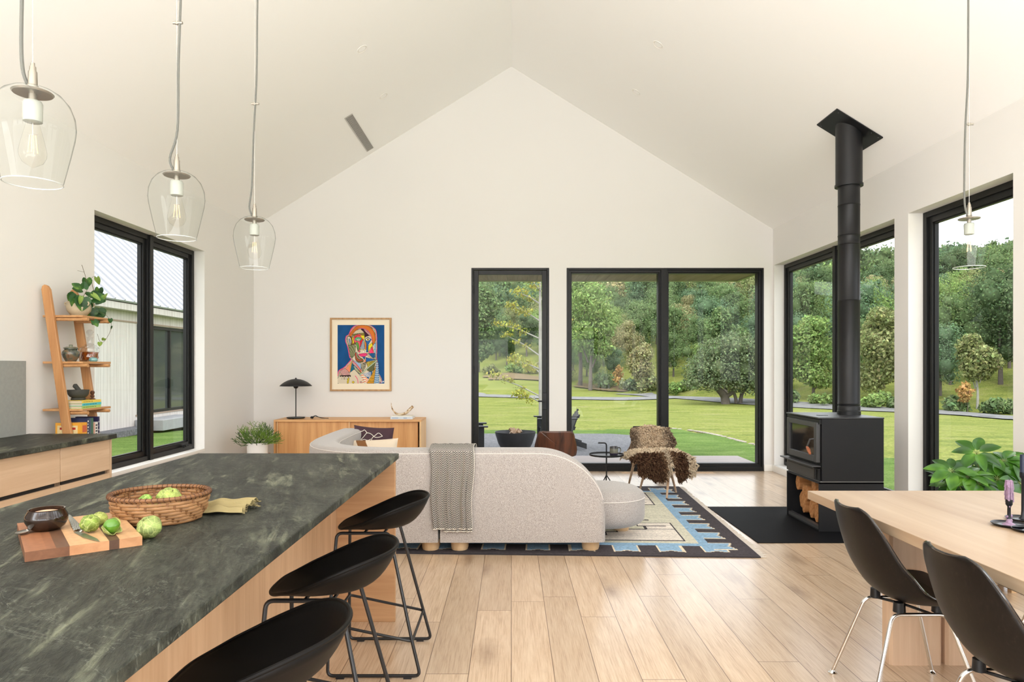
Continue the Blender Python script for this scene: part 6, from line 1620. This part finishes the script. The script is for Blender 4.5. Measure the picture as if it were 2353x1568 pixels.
M_VINE = tl.surf(Base_Color=tl.ramp(tl.noise(tl.coords(), 16, 2), [(.35, srgb(28, 62, 26)), (.55, srgb(44, 88, 34)), (.7, srgb(108, 140, 60))]), Roughness=.38, Specular_IOR_Level=.4)
M_VINEL = plain('light_vine_leaf', srgb(120, 146, 62), .45, var=.3, vscale=30)
def heart(m, base, dir_, nrm_, L, w_=.74):
    if L > .05: L *= 1.22; w_ = min(w_ * 1.1, .95)
    d_ = dir_.normalized(); n_ = (nrm_ - d_ * nrm_.dot(d_)).normalized(); s_ = d_.cross(n_); vs = []; N = 18; R = 5
    for i in range(R + 1):
        for j in range(N):
            a = 2 * PI * j / N; rr_ = i / R
            r0 = .5 * (1 + .0); x = math.sin(a); y = math.cos(a)
            yy_ = .42 + .52 * y if y > 0 else .42 + .40 * y; xx_ = w_ * .5 * x * (1 - .50 * max(0, y) ** 1.4)
            if y < -.6: yy_ += .28 * (-.6 - y) * (1 - abs(x) * 1.6 if abs(x) < .6 else 0) * 2
            cx_, cy_ = 0, .38; X_ = cx_ + (xx_ - cx_) * rr_; Y_ = cy_ + (yy_ - cy_) * rr_
            vs.append(base + d_ * (Y_ * L) + s_ * (X_ * L) + n_ * (L * (.14 * abs(X_) - .22 * Y_ * Y_)))
    fs = []
    for i in range(R):
        for j in range(N): k2 = (j + 1) % N; fs.append((i * N + j, i * N + k2, (i + 1) * N + k2, (i + 1) * N + j))
    m.add(vs, fs)
def V_(px, py, X): return atx(px, py, X)
rs = random.Random(21); m = MB(); ml = MB(); st = MB(); XV = -3.24
# upright stems
st.tube(smoothpath([pc + Vector((0, 0, .1)), V_(214, 680, XV), V_(212, 655, XV), V_(209, 641, XV)], 5), .002, 5).tube([V_(209, 641, XV), V_(213, 637, XV), V_(220, 634, XV)], .0012, 5)
st.tube([pc + Vector((0, 0, .1)), V_(201, 665, XV), V_(196, 634, XV), V_(188, 609, XV)], .0018, 5).tube([V_(194, 626, XV), V_(186, 624, XV), V_(178, 622, XV)], .0012, 5)
F1 = Vector((.9, -.5, .2)); 
heart(m, V_(198, 634, XV), Vector((.1, .1, -1)), F1, .082); heart(ml, V_(221, 632, XV), Vector((.1, .3, -1)), Vector((.3, -1, .1)), .070, .45); heart(m, V_(228, 656, XV), Vector((-.05, 0, -1)), F1, .085, .62)
heart(m, V_(198, 654, XV), Vector((-1, 0, -.9)), Vector((.3, -.2, 1)), .034)
for (px, py, dx, dz, L) in [(178, 672, -.4, -.6, .09), (182, 673, -.15, -1, .105), (190, 676, .1, -1, .11), (196, 668, -.6, .2, .075), (186, 664, -.5, .5, .06), (205, 668, .5, -.4, .085), (212, 674, .8, -.5, .09), (222, 680, .7, -.7, .07), (200, 690, .3, -1, .08), (215, 700, -.2, -1, .1), (222, 704, .3, -1, .1), (210, 702, -.8, -.6, .08), (230, 706, .6, -.8, .07), (236, 716, .3, -1, .05), (206, 686, .9, -.2, .08), (192, 668, .2, .8, .06), (218, 695, 1, .2, .07), (228, 696, .5, 1, .07), (204, 715, -.6, -.7, .07), (225, 722, 0, -1, .06), (212, 728, .4, -1, .06)]:
    heart(m, V_(px, py, XV + rs.uniform(-.02, .05)), Vector((dx, rs.uniform(-.4, .1), dz)), Vector((.7 + rs.uniform(-.3, .3), -.6, .5)), L, .78)
for (px, py, dx, dz, L) in [(208, 672, .7, -.5, .08), (188, 676, -.2, -1, .07), (233, 690, .5, .6, .06)]: heart(ml, V_(px, py, XV + .055), Vector((dx, 0, dz)), Vector((.6, -.7, .4)), L, .35)
tr = smoothpath([V_(222, 716, XV + .06), V_(240, 722, -3.10), V_(251, 733, -3.085), V_(256, 745, -3.085), V_(254, 760, -3.085), V_(246, 776, -3.085), V_(238, 786, -3.085), V_(229, 784, -3.085), V_(224, 768, -3.085)], 6)
st.tube(tr, .0014, 5).tube(smoothpath([V_(235, 737, -3.09), V_(243, 742, -3.085), V_(250, 744, -3.085)], 5), .001, 5)
heart(m, V_(252, 730, -3.08), Vector((.3, 0, -1)), F1, .045, .9); heart(m, V_(257, 747, -3.08), Vector((-.1, 0, -1)), F1, .04, .35); heart(ml, V_(241, 776, -3.08), Vector((-.6, 0, -.8)), F1, .034, .95); heart(ml, V_(229, 784, -3.08), Vector((.1, 0, -1)), F1, .042, .95)
heart(m, V_(212, 733, -3.09), Vector((.7, 0, -.8)), F1, .06, .7); heart(m, V_(228, 735, -3.09), Vector((-.5, 0, -.8)), F1, .04, .7)
m.build('leaves', M_VINE, t, smooth=60); ml.build('pale_leaves', M_VINEL, t, smooth=60); st.build('stems', plain('vine_stem', srgb(96, 84, 60), .7), t)
# lidded jar
jc = Vector((-3.245, 5.03, SHZ[1] + .0003)); t = thing('lidded_jar', 'round mottled dark ceramic jar with lid on the second shelf', 'jar', jc)
tj = NT('mottled_glaze'); M_JAR = tj.surf(Base_Color=tj.ramp(tj.noise(tj.coords(), 22, 4, .6, .6), [(.38, srgb(42, 44, 40)), (.5, srgb(86, 92, 78)), (.62, srgb(122, 92, 66)), (.7, srgb(60, 34, 28))]), Roughness=.18, Coat_Weight=.5)
MB().lathe([(0, 0), (.034, 0), (.036, .006), (.050, .03), (.058, .052), (.056, .070), (.046, .084), (.040, .088), (.046, .093), (.046, .096), (0, .098)], jc, 40).build('jar_body', M_JAR, t, smooth=50)
MB().lathe([(0, .0975), (.048, .0975), (.049, .101), (.032, .107), (.012, .109), (.011, .113), (.014, .120), (.009, .125), (0, .126)], jc, 32).build('lid', plain('grey_green_lid', srgb(128, 130, 112), .25), t, smooth=50)
# decanter
dc = Vector((-3.205, 5.19, SHZ[1] + .0003)); t = thing('decanter', 'cut glass decanter of amber spirit with ball stopper on the second shelf', 'decanter', dc)
M_DG = glass_pane('cut_glass', (0.93, 0.94, 0.95, 1), 1.6, 0.02, 1.6)
def facet(prof, c, n, m=None, tw=0):
    m = m or MB(); vs = []; fs = []
    for i, (r, z) in enumerate(prof):
        for j in range(n):
            a = 2 * PI * (j + (.5 if (i % 2) else 0)) / n; rr_ = r * (1 + .05 * ((j + i) % 2)); vs.append((c.x + rr_ * math.cos(a), c.y + rr_ * math.sin(a), c.z + z))
    for i in range(len(prof) - 1):
        for j in range(n): k2 = (j + 1) % n; fs.append((i * n + j, i * n + k2, (i + 1) * n + k2, (i + 1) * n + j))
    return m.add(vs, fs)
facet([(0, .001), (.050, .001), (.060, .012), (.064, .035), (.062, .058), (.066, .08), (.062, .10), (.050, .115), (.032, .128), (.020, .140), (.0165, .158), (.018, .178), (.023, .186)], dc, 16).build('glass_body', M_DG, t, smooth=0)
ta = NT('amber_spirit'); M_AMB = ta.surf(Base_Color=ta.ramp(ta.noise(ta.coords(scale=(1, 1, .5)), 60, 2), [(.4, srgb(130, 52, 8)), (.6, srgb(190, 96, 20))]), Roughness=.1, Transmission_Weight=.5, Coat_Weight=.5)
facet([(0, .014), (.050, .014), (.057, .030), (.055, .05), (.057, .072), (0, .0725)], dc, 16).build('spirit', M_AMB, t, smooth=0)
facet([(0, .186), (.010, .188), (.012, .197), (.021, .208), (.026, .221), (.021, .234), (.010, .243), (0, .245)], dc, 10).build('stopper', M_DG, t, smooth=0)
gc = Vector((-3.150, 5.145, SHZ[1] + .0003)); t = thing('paperweight', 'small teal and clear glass paperweight in front of the decanter', 'ornament', gc)
MB().lathe([(0, 0), (.022, 0), (.029, .008), (.030, .016), (.024, .028), (.010, .034), (0, .035)], gc, 24).build('glass_dome', plain('teal_glass', srgb(110, 160, 160), .06, coat=1, var=.5, vscale=70), t)
# cookbooks lying flat, mortar on them
def font(txt, size, M, mat, parent, name='lettering', depth=.0003, spacing=1.0):
    cu = bpy.data.curves.new(name, 'FONT'); cu.body = txt; cu.size = size; cu.extrude = depth; cu.align_x = 'LEFT'; cu.space_character = spacing; cu.resolution_u = 2
    o_ = bpy.data.objects.new(name + '_c', cu); COL.objects.link(o_); dg = bpy.context.evaluated_depsgraph_get(); me = bpy.data.meshes.new_from_object(o_.evaluated_get(dg))
    bpy.data.objects.remove(o_); me.materials.clear(); me.materials.append(mat); me.transform(M)
    o2 = bpy.data.objects.new(name, me); COL.objects.link(o2); o2.parent = parent; o2.location = -Vector(parent.location) if parent is not None else (0, 0, 0); return o2
M_INK = plain('dark_print', srgb(50, 56, 50), .8); M_PAPER = plain('page_block_paper', srgb(206, 194, 172), .9)
MX = Matrix(((0, 0, 1, 0), (1, 0, 0, 0), (0, 1, 0, 0), (0, 0, 0, 1)))   # text running along +Y, up +Z, facing +X
z = SHZ[2] + .0003
for i, (col, nm, txt, dy) in enumerate(((srgb(176, 206, 110), 'green', 'THE GREEN ROASTING TIN', .0), (srgb(80, 190, 196), 'turquoise', 'THE QUICK ROASTING TIN', .004), (srgb(236, 206, 88), 'yellow', 'THE ROASTING TIN', .001))):
    t = thing('cookbook', ['%s spined cookbook at the bottom of the flat stack of three', '%s spined cookbook in the middle of the flat stack', '%s spined cookbook on top of the flat stack, under the mortar'][i] % nm, 'book', (-3.21, 5.09, z), group='cookbooks lying flat on the third shelf')
    h_ = .0195; x0, x1, y0, y1 = -3.29, -3.128, 4.975 + dy, 5.205 + dy
    MB().box(x0, x1 - .002, y0 + .003, y1 - .003, z + .0022, z + h_ - .0022).build('pages', M_PAPER, t, smooth=0)
    MB().box(x0, x1, y0, y1, z, z + .002).box(x0, x1, y0, y1, z + h_ - .002, z + h_).box(x1 - .002, x1, y0, y1, z + .002, z + h_ - .002).build('cover', plain(nm + '_cover', col, .5), t, smooth=0)
    font(txt, .0105, Matrix.Translation((x1 + .0002, y0 + .012, z + .0062)) @ MX, M_INK, t, spacing=1.25)
    z += h_ + .0004
mc = Vector((-3.225, 5.085, z)); t = thing('mortar', 'dark granite mortar on the flat stack of cookbooks', 'mortar', mc)
M_GRAN = plain('dark_granite', srgb(62, 62, 56), .8, var=.4, vscale=160, bump=.3)
MB().lathe([(0, 0), (.046, 0), (.048, .004), (.047, .014), (.042, .018), (.056, .026), (.068, .044), (.0715, .068), (.0715, .076), (.063, .076), (.060, .05), (.04, .03), (0, .026)], mc, 40).build('bowl', M_GRAN, t, smooth=45)
t = thing('pestle', 'dark granite pestle leaning in the mortar', 'pestle', mc)
MB().tube([mc + Vector((.028, 0, .036)), mc + Vector((.010, 0, .065)), mc + Vector((-.012, -.005, .096)), mc + Vector((-.022, -.006, .108)), mc + Vector((-.028, -.006, .114))], [.018, .016, .0165, .018, .009], 14).build('shaft', M_GRAN, t)
bc2 = Vector((-3.175, 5.175, z)); t = thing('wooden_figure', 'small brown stacked wooden ornament behind the mortar', 'ornament', bc2)
MB().lathe([(0, 0), (.020, 0), (.021, .006), (.008, .010), (.008, .016), (.015, .022), (.016, .028), (.006, .034), (.014, .044), (.016, .056), (.008, .066), (0, .068)], bc2, 20).build('turned_body', plain('brown_turned_wood', srgb(96, 62, 42), .4), t)
# upright books on the lowest visible shelf
zb3 = SHZ[3] + .0003; y = 4.972
rows = [(.062, .235, .19, srgb(226, 160, 52), 'large orange cookbook with its patterned cover toward the camera', 1), (.024, .265, .17, srgb(40, 48, 84), 'tall navy book with white spine lettering beside the orange one', 2), (.022, .262, .17, srgb(70, 84, 104), 'slate blue book between the navy and green ones', 0),
        (.026, .262, .17, srgb(66, 104, 84), 'dark green topped book in the upright row', 0), (.020, .225, .16, srgb(196, 152, 136), 'short salmon coloured book in the upright row', 0), (.034, .228, .16, srgb(214, 212, 208), 'pale grey book with dark spine lettering in the upright row', 3), (.020, .266, .17, srgb(36, 32, 74), 'tall dark indigo book at the right end of the upright row', 4)]
for i, (th, h_, dp, col, lab, kd) in enumerate(rows):
    t = thing('upright_book', lab, 'book', (-3.2, y, zb3), group='books standing on the lowest visible shelf'); x1 = -3.128
    MB().box(x1 - dp, x1 - .002, y + .003, y + th - .003, zb3 + .003, zb3 + h_ - .003).build('pages', M_PAPER, t, smooth=0)
    MB().box(x1 - dp - .002, x1, y, y + .0025, zb3, zb3 + h_).box(x1 - dp - .002, x1, y + th - .0025, y + th, zb3, zb3 + h_).box(x1 - .002, x1, y + .0025, y + th - .0025, zb3, zb3 + h_).build('cover', plain('book_cloth_%d' % i, col, .55), t, smooth=0)
    if kd == 1:
        MB().box(x1 - dp + .012, x1 - .03, y - .0006, y, zb3 + .02, zb3 + h_ - .02).build('cover_panel', plain('cream_cover_panel', srgb(226, 204, 150), .6, var=.15, vscale=80), t, smooth=0)
        MB().box(x1 - dp + .03, x1 - .045, y - .0012, y - .0006, zb3 + h_ - .050, zb3 + h_ - .034).build('red_banner', plain('red_banner', srgb(176, 44, 36), .6), t, smooth=0)
        MB().box(x1, x1 + .0006, y + .008, y + th - .006, zb3 + h_ - .07, zb3 + h_ - .02).build('spine_badge', plain('terracotta_badge', srgb(196, 96, 66), .6), t, smooth=0)
        MB().box(x1, x1 + .0006, y + .006, y + th - .006, zb3 + h_ - .15, zb3 + h_ - .085).build('spine_panel', plain('cream_spine_panel', srgb(228, 212, 170), .6), t, smooth=0)
    if kd in (2, 3): 
        for s_ in range(7): MB().box(x1, x1 + .0004, y + .006, y + th - .006 - .004 * (s_ % 2), zb3 + h_ - .03 - .022 * s_, zb3 + h_ - .018 - .022 * s_).build('spine_lettering', plain('spine_print_%d_%d' % (i, s_), srgb(226, 226, 220) if kd == 2 else srgb(50, 50, 60), .6), t, smooth=0)
    if kd == 4:
        for s_, ch in enumerate('DIANA'): font(ch, .018, Matrix.Translation((x1 + .0003, y + .004, zb3 + h_ - .045 - .03 * s_)) @ MX, plain('white_print', srgb(226, 226, 230), .6), t)
    y += th + .0012

# ------------------------------------------------------------------ small round side table and mug
sx_, sy_ = (1393.5 - CX) * 7.4 / F, 7.4
t = thing('side_table', 'small round black tray table with crooked handle beside the sofa', 'side table', (sx_, sy_, 0))
zt3 = .430
MB().lathe([(0, zt3 - .004), (.180, zt3 - .004), (.186, zt3), (.188, zt3 + .016), (.184, zt3 + .016), (.181, zt3 + .002), (0, zt3 + .001)], (sx_, sy_, 0), 56).build('tray_top', M_BLACK, t, smooth=45)
MB().tube(bend([(sx_, sy_, .205), (sx_, sy_, .563), (sx_ - .09, sy_, .563)], .03, 6), .0075, 12).build('handle_pole', M_BLACK, t)
for k, (dx, dy) in enumerate(((-.105, -.05), (.0, .12), (.115, -.07), (-.02, -.14))):
    MB().tube([(sx_, sy_, .215), (sx_ + dx * .5, sy_ + dy * .5, .125), (sx_ + dx, sy_ + dy, .006)], .006, 8).build('leg', M_BLACK, t)
mx, my = sx_ + .083, sy_ + .02; mz = zt3 + .0014
t = thing('mug', 'dark glazed stoneware mug standing on the small black tray table', 'mug', (mx, my, mz))
tm = NT('dipped_stoneware'); zz_ = tm.n('SeparateXYZ', Vector=tm.coords()).outputs[2]
M_MUG = tm.surf(Base_Color=tm.ramp(tm.math('ADD', tm.math('MULTIPLY', zz_, 10), tm.math('MULTIPLY', tm.noise(tm.coords(), 40, 3), .12)), [(.24, srgb(58, 50, 66)), (.30, srgb(120, 116, 104)), (.65, srgb(112, 112, 98)), (.86, srgb(46, 44, 44))]), Roughness=.25)
MB().lathe([(0, 0), (.040, 0), (.043, .004), (.0445, .03), (.0445, .085), (.042, .090), (.040, .087), (.0405, .03), (.036, .008), (0, .008)], (mx, my, mz), 40).build('mug_body', M_MUG, t, smooth=45)
MB().tube(smoothpath([(mx + .042, my, mz + .076), (mx + .062, my, mz + .078), (mx + .074, my, mz + .060), (mx + .070, my, mz + .036), (mx + .052, my, mz + .020), (mx + .043, my, mz + .020)], 5), .0055, 8).build('handle', M_MUG, t)

# ------------------------------------------------------------------ walnut plywood chair behind the sofa
wc = Vector(((1277.5 - CX) * 6.9 / F, 6.9, .0105)); t = thing('walnut_lounge_chair', 'bent walnut plywood chair seen from behind the sofa back', 'chair', wc, 0)
M_WAL = wood('dark_rosewood_ply', srgb(104, 60, 38), srgb(44, 24, 16), 'z', 1.4, rough=.28, spec=.6)
def wb(u, v):
    x = 2 * u - 1; z = .475 + .265 * v; w_ = .208 * (1 - .16 * v ** 2.2) * (1 - .5 * max(0, (v - .9) / .1) ** 3 * .3)
    zz = .475 + (.265 - .012 * abs(x) ** 4 * 1.5) * v - .02 * abs(x) ** 6 * 0
    if v > .85: w_ *= 1 - .10 * ((v - .85) / .15) ** 2
    if v < .12: w_ *= 1 - .06 * ((.12 - v) / .12) ** 2
    return wc + Vector((x * w_, .05 * x * x - .055 * (v - .3) + .0, zz - .0105))
pl_ = smoothpath([Vector(p) for p in ((-.150, .735, 0), (0, .738, 0), (.150, .735, 0), (.180, .715, 0), (.195, .66, 0), (.213, .58, 0), (.212, .51, 0), (.180, .478, 0), (0, .47, 0), (-.180, .478, 0), (-.212, .51, 0), (-.213, .58, 0), (-.195, .66, 0), (-.180, .715, 0))], 4, True)
def back_g(u, v):
    a = pl_[int(round(u * (len(pl_)))) % len(pl_)]; cx_, cy_ = 0, .605; X_ = cx_ + (a.x - cx_) * v; Z_ = cy_ + (a.y - cy_) * v
    return wc + Vector((X_, 1.1 * X_ * X_ - .12 * (Z_ - .6), Z_ - .0105))
MB().grid(back_g, len(pl_), 8).build('backrest', M_WAL, t, smooth=180, solid=.010)
MB().grid(lambda u, v: wc + Vector(((2 * u - 1) * .225 * (1 - .15 * (2 * v - 1) ** 4), -.10 + .42 * v - .32 + .0, .375 + .03 * (2 * u - 1) ** 2 + .02 * v)), 16, 12).build('seat', M_WAL, t, smooth=180, solid=.010)
MB().grid(lambda u, v: wc + Vector(((2 * u - 1) * .05, .055 - .02 * math.sin(v * PI) - .10 * (1 - v), .36 + .22 * v)), 4, 10).build('spine', M_WAL, t, smooth=180, solid=.010)
for sy in (-.30, .02):
    MB().tube(bend([wc + Vector((-.22, sy, .008)), wc + Vector((-.17, sy, .355)), wc + Vector((.17, sy, .355)), wc + Vector((.22, sy, .008))], .06, 6), .016, 10).build('leg_hoop', M_WAL, t)

# ------------------------------------------------------------------ sheepskin-covered chair
sc_ = Vector((1.60, 7.50, 0)); t = thing('sheepskin_chair', 'wooden legged chair standing on the rug by the tall window', 'chair', sc_)
M_ASH = wood('light_turned_leg', srgb(206, 176, 146), srgb(172, 138, 108), 'z', 1.5)
ft = [atz(1532, 1146, .01), atz(1470, 1127, .01), atz(1444, 1117, .003), atz(1554, 1133, .01)]
tp = [Vector((1.72, 7.40, .40)), Vector((1.50, 7.46, .40)), Vector((1.41, 7.72, .40)), Vector((1.74, 7.66, .40))]
for a, b in zip(ft, tp): MB().tube([a, a.lerp(b, .5), b], [.010, .015, .018], 12).build('leg', M_ASH, t)
cz = Vector((1.615, 7.52, 0)); ra = math.radians(8)
R_ = rotz(ra)
def cs(x, y, z_): return cz + R_ @ Vector((x, y, z_))
MB().grid(lambda u, v: cs((2 * u - 1) * .23 * (1 - .1 * v), -.15 + .35 * v, .395 + .025 * (2 * u - 1) ** 2 + .0 * v), 16, 12).build('seat', plain('dark_shell_seat', (0.02, 0.02, 0.02, 1), .5), t, smooth=180, solid=.01)
MB().grid(lambda u, v: cs((2 * u - 1) * (.235 - .05 * v * v), .21 + .09 * v - .06 * (2 * u - 1) ** 2 * 0, .42 + .29 * v), 16, 12).build('backrest', plain('dark_shell_back', (0.02, 0.02, 0.02, 1), .5), t, smooth=180, solid=.01)
def fleece(name, label, surf, n, L, seed, colf):
    rs = np.random.RandomState(seed); t = thing(name, label, 'sheepskin', cz)
    MB().grid(surf, 28, 28).build('hide', plain('hide_leather', srgb(150, 116, 84), .9), t, smooth=180, solid=.006)
    V = []; Q = []; C = []; k = 0
    for i in range(n):
        u, v = rs.random(2); p = Vector(surf(u, v)); e = .004
        du = Vector(surf(min(1, u + e), v)) - Vector(surf(max(0, u - e), v)); dv = Vector(surf(u, min(1, v + e))) - Vector(surf(u, max(0, v - e)))
        N = du.cross(dv)
        if N.length < 1e-9: continue
        N.normalize()
        if N.dot(Vector((0, -1, .6))) < 0: N = -N
        d_ = (N + Vector(rs.normal(size=3) * .45) + Vector((0, 0, -.45))).normalized(); l_ = L * rs.uniform(.6, 1.25); r0 = .0105 * rs.uniform(.7, 1.2)
        c0 = np.array(colf(u, v, rs)); s_ = d_.orthogonal().normalized(); w_ = d_.cross(s_); ph = rs.uniform(0, 6.28)
        for j in range(4):
            f_ = j / 3; q_ = p + d_ * (l_ * f_) + (s_ * math.cos(ph + f_ * 4) + w_ * math.sin(ph + f_ * 4)) * (.006 * f_) + Vector((0, 0, -.012 * f_ * f_))
            rr_ = r0 * (1 - .62 * f_ ** 1.5)
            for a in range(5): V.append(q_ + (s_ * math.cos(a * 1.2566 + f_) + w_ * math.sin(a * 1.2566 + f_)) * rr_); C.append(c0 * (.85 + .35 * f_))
        for j in range(3):
            for a in range(5): Q.append((k + j * 5 + a, k + j * 5 + (a + 1) % 5, k + (j + 1) * 5 + (a + 1) % 5, k + (j + 1) * 5 + a))
        k += 20
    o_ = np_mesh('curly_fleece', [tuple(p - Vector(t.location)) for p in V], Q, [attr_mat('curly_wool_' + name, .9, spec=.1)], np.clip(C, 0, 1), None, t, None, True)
    return t
LT, DK, MD = srgb(214, 196, 170)[:3], srgb(66, 44, 32)[:3], srgb(160, 130, 100)[:3]
mixc = lambda a, b, f_: tuple(x * (1 - f_) + y * f_ for x, y in zip(a, b))
def back_s(u, v):
    x = 2 * u - 1; w_ = .262 * (1 - .16 * v ** 3); z_ = .40 + .315 * v
    wv_ = 1 + .05 * math.sin(v * 9 + (3 if x > 0 else 0)) * abs(x)
    return cs(x * w_ * wv_, .205 + .09 * v - .03 * x * x - .03, z_ - .02 * abs(x) ** 3 * v + .012 * math.cos(x * 5) * v)
def back_c(u, v, rs):
    e = abs(2 * u - 1); f_ = min(1, max(0, (e - .45) / .4)) * .75 + rs.uniform(-.15, .15) + (.2 if v > .9 else 0) * -1
    return mixc(mixc(LT, MD, .35 + rs.uniform(-.2, .2)), DK, min(1, max(0, f_)))
fleece('sheepskin', 'pale centred brown edged sheepskin hung over the chair back', back_s, 3000, .042, 1, back_c)
def seat_s(u, v):
    x = 2 * u - 1; w_ = .35 - .04 * v
    dip = .5 + .5 * math.cos((x + .05) * PI * 1.0)
    L1 = .36
    # v: 0 back of seat .. 1 hanging front edge
    hang = .235 * (1 - .75 * math.exp(-((x - .22) / .14) ** 2)) * (1 - .62 * max(0, abs(x) - .45) ** .8)
    if x > .3: hang *= 1.12
    tot = L1 + hang; s_ = v * tot
    if s_ < L1: y = .16 - s_; z_ = .44 + .010 * math.sin(s_ * 12) - .05 * max(0, abs(x) - .62)
    else: q_ = s_ - L1; y = .16 - L1 - .10 * math.sin(min(1, q_ / .08) * PI / 2); z_ = .43 - q_
    return cs(x * w_ - .015, y, z_ - (.12 if s_ < L1 else .03) * max(0, abs(x) - .62) ** 1.2)
def seat_c(u, v, rs):
    x = 2 * u - 1
    if v < .5: f_ = .1 + .5 * max(0, abs(x) - .6)
    else: f_ = .95 - .65 * math.exp(-((x - .12) / .16) ** 2)
    if v > .5 and x > .75: f_ = .3
    return mixc(LT if f_ < .5 else MD, DK, min(1, max(0, f_ + rs.uniform(-.18, .12))))
fleece('sheepskin', 'dark brown curly sheepskin draped over the chair seat and hanging down', seat_s, 5000, .048, 2, seat_c)

# ------------------------------------------------------------------ umbrella plant in the window
uc = Vector((3.02, 4.33, 0)); t = thing('umbrella_plant', 'leafy green umbrella plant in a round white pot behind the table', 'plant', uc)
MB().lathe([(0, .06), (.17, .06), (.20, .085), (.215, .14), (.21, .24), (.205, .40), (.195, .40), (.19, .36), (0, .35)], uc, 48).build('pot', plain('white_pot', (0.80, 0.79, 0.76, 1), .5), t)
for k in range(4):
    a = k * PI / 2 + .5; MB().box(-.018, .018, -.018, .018, 0, .0602, Matrix.Translation(uc + Vector((.14 * math.cos(a), .14 * math.sin(a), 0)))).build('foot', M_FOOT, t)
MB().lathe([(0, .352), (.1, .358), (.192, .355)][::-1], uc, 24).build('soil', plain('dark_potting_soil', (0.03, 0.022, 0.016, 1), .95), t)
tl = NT('glossy_leaflet'); cU = tl.ramp(tl.noise(tl.coords(), 7, 2), [(.35, srgb(32, 68, 20)), (.55, srgb(62, 110, 28)), (.7, srgb(104, 154, 48))])
pr_ = tl.n('BsdfPrincipled', Base_Color=cU, Roughness=.32); tr_ = tl.n('BsdfTranslucent', Color=cU); mxs = tl.n('MixShader', Fac=.3, i1=pr_.outputs[0], i2=tr_.outputs[0]); tl.t.links.new(mxs.outputs[0], tl.out.inputs[0]); M_UMB = tl.m
m = MB(); st = MB(); rs = random.Random(31)
def leaflet(base, d_, L, w_, up):
    s_ = d_.cross(up); s_ = s_.normalized() if s_.length > 1e-3 else Vector((1, 0, 0)); n_ = s_.cross(d_).normalized(); vs = []; N = 9
    for i in range(N + 1):
        f_ = i / N; ww = w_ * (math.sin(PI * min(1, f_ ** .8 * .98 + .02)) ** .75) * .5; c0 = base + d_ * (L * f_) - Vector((0, 0, .20 * L * f_ * f_))
        for k in (-1, -.5, 0, .5, 1): vs.append(c0 + s_ * (ww * k) + n_ * (abs(k) * ww * .35))
    m.add(vs, [(i * 5 + k, i * 5 + k + 1, i * 5 + k + 6, i * 5 + k + 5) for i in range(N) for k in range(4)])
def umb(hub, from_, n, L, tilt=.1):
    st.tube(smoothpath([from_, from_.lerp(hub, .5) + Vector((0, 0, -.02)), hub], 4), .0028, 6); a0 = rs.uniform(0, 6); TM = Matrix.Rotation(rs.uniform(.25, .95), 3, 'X') @ Matrix.Rotation(rs.uniform(-.5, .5), 3, 'Y')
    for k in range(n):
        a = a0 + 2 * PI * k / n; l_ = L * 1.12 * rs.uniform(.8, 1.1); d_ = (TM @ Vector((math.cos(a), math.sin(a), tilt + rs.uniform(-.25, .15)))).normalized(); b_ = hub + d_ * .018
        st.tube([hub, b_], .0016, 5); leaflet(b_, d_, l_, l_ * .46, TM @ Vector((0, 0, 1)))
tips = [(2244, 1040, 4.10, .13), (2306, 1058, 4.20, .13), (2186, 1082, 4.05, .12), (2262, 1088, 4.3, .14), (2330, 1085, 4.25, .14), (2225, 1096, 4.0, .13), (2292, 1100, 4.05, .13), (2200, 1108, 4.25, .12), (2345, 1112, 4.0, .13), (2170, 1102, 4.2, .10), (2250, 1112, 3.95, .12), (2375, 1070, 4.3, .13), (2320, 1115, 4.4, .13), (2215, 1118, 4.4, .12), (2400, 1100, 4.2, .13), (2280, 1075, 4.45, .12), (2240, 1075, 4.4, .11)]
for (px, py, y, L) in tips:
    hub = at(px, py, y); hub.x = min(hub.x, XR - .02); fr = uc + Vector(((hub.x - uc.x) * .25, (hub.y - uc.y) * .3, .45)); umb(hub, fr, rs.choice((7, 8, 8, 9)), L)
for k in range(12):
    a = rs.uniform(0, 6.28); hub = uc + Vector((.24 * math.cos(a), .24 * math.sin(a), rs.uniform(.45, .62))); umb(hub, uc + Vector((0, 0, .40)), 7, .11)
for k in range(4):
    a = k * 1.6; st.tube([uc + Vector((.05 * math.cos(a), .05 * math.sin(a), .34)), uc + Vector((.07 * math.cos(a), .07 * math.sin(a), .5)), uc + Vector((.10 * math.cos(a), .10 * math.sin(a), .66))], .007, 7)
m.build('leaves', M_UMB, t, smooth=60); st.build('stems', plain('green_stem', srgb(100, 116, 56), .6), t)
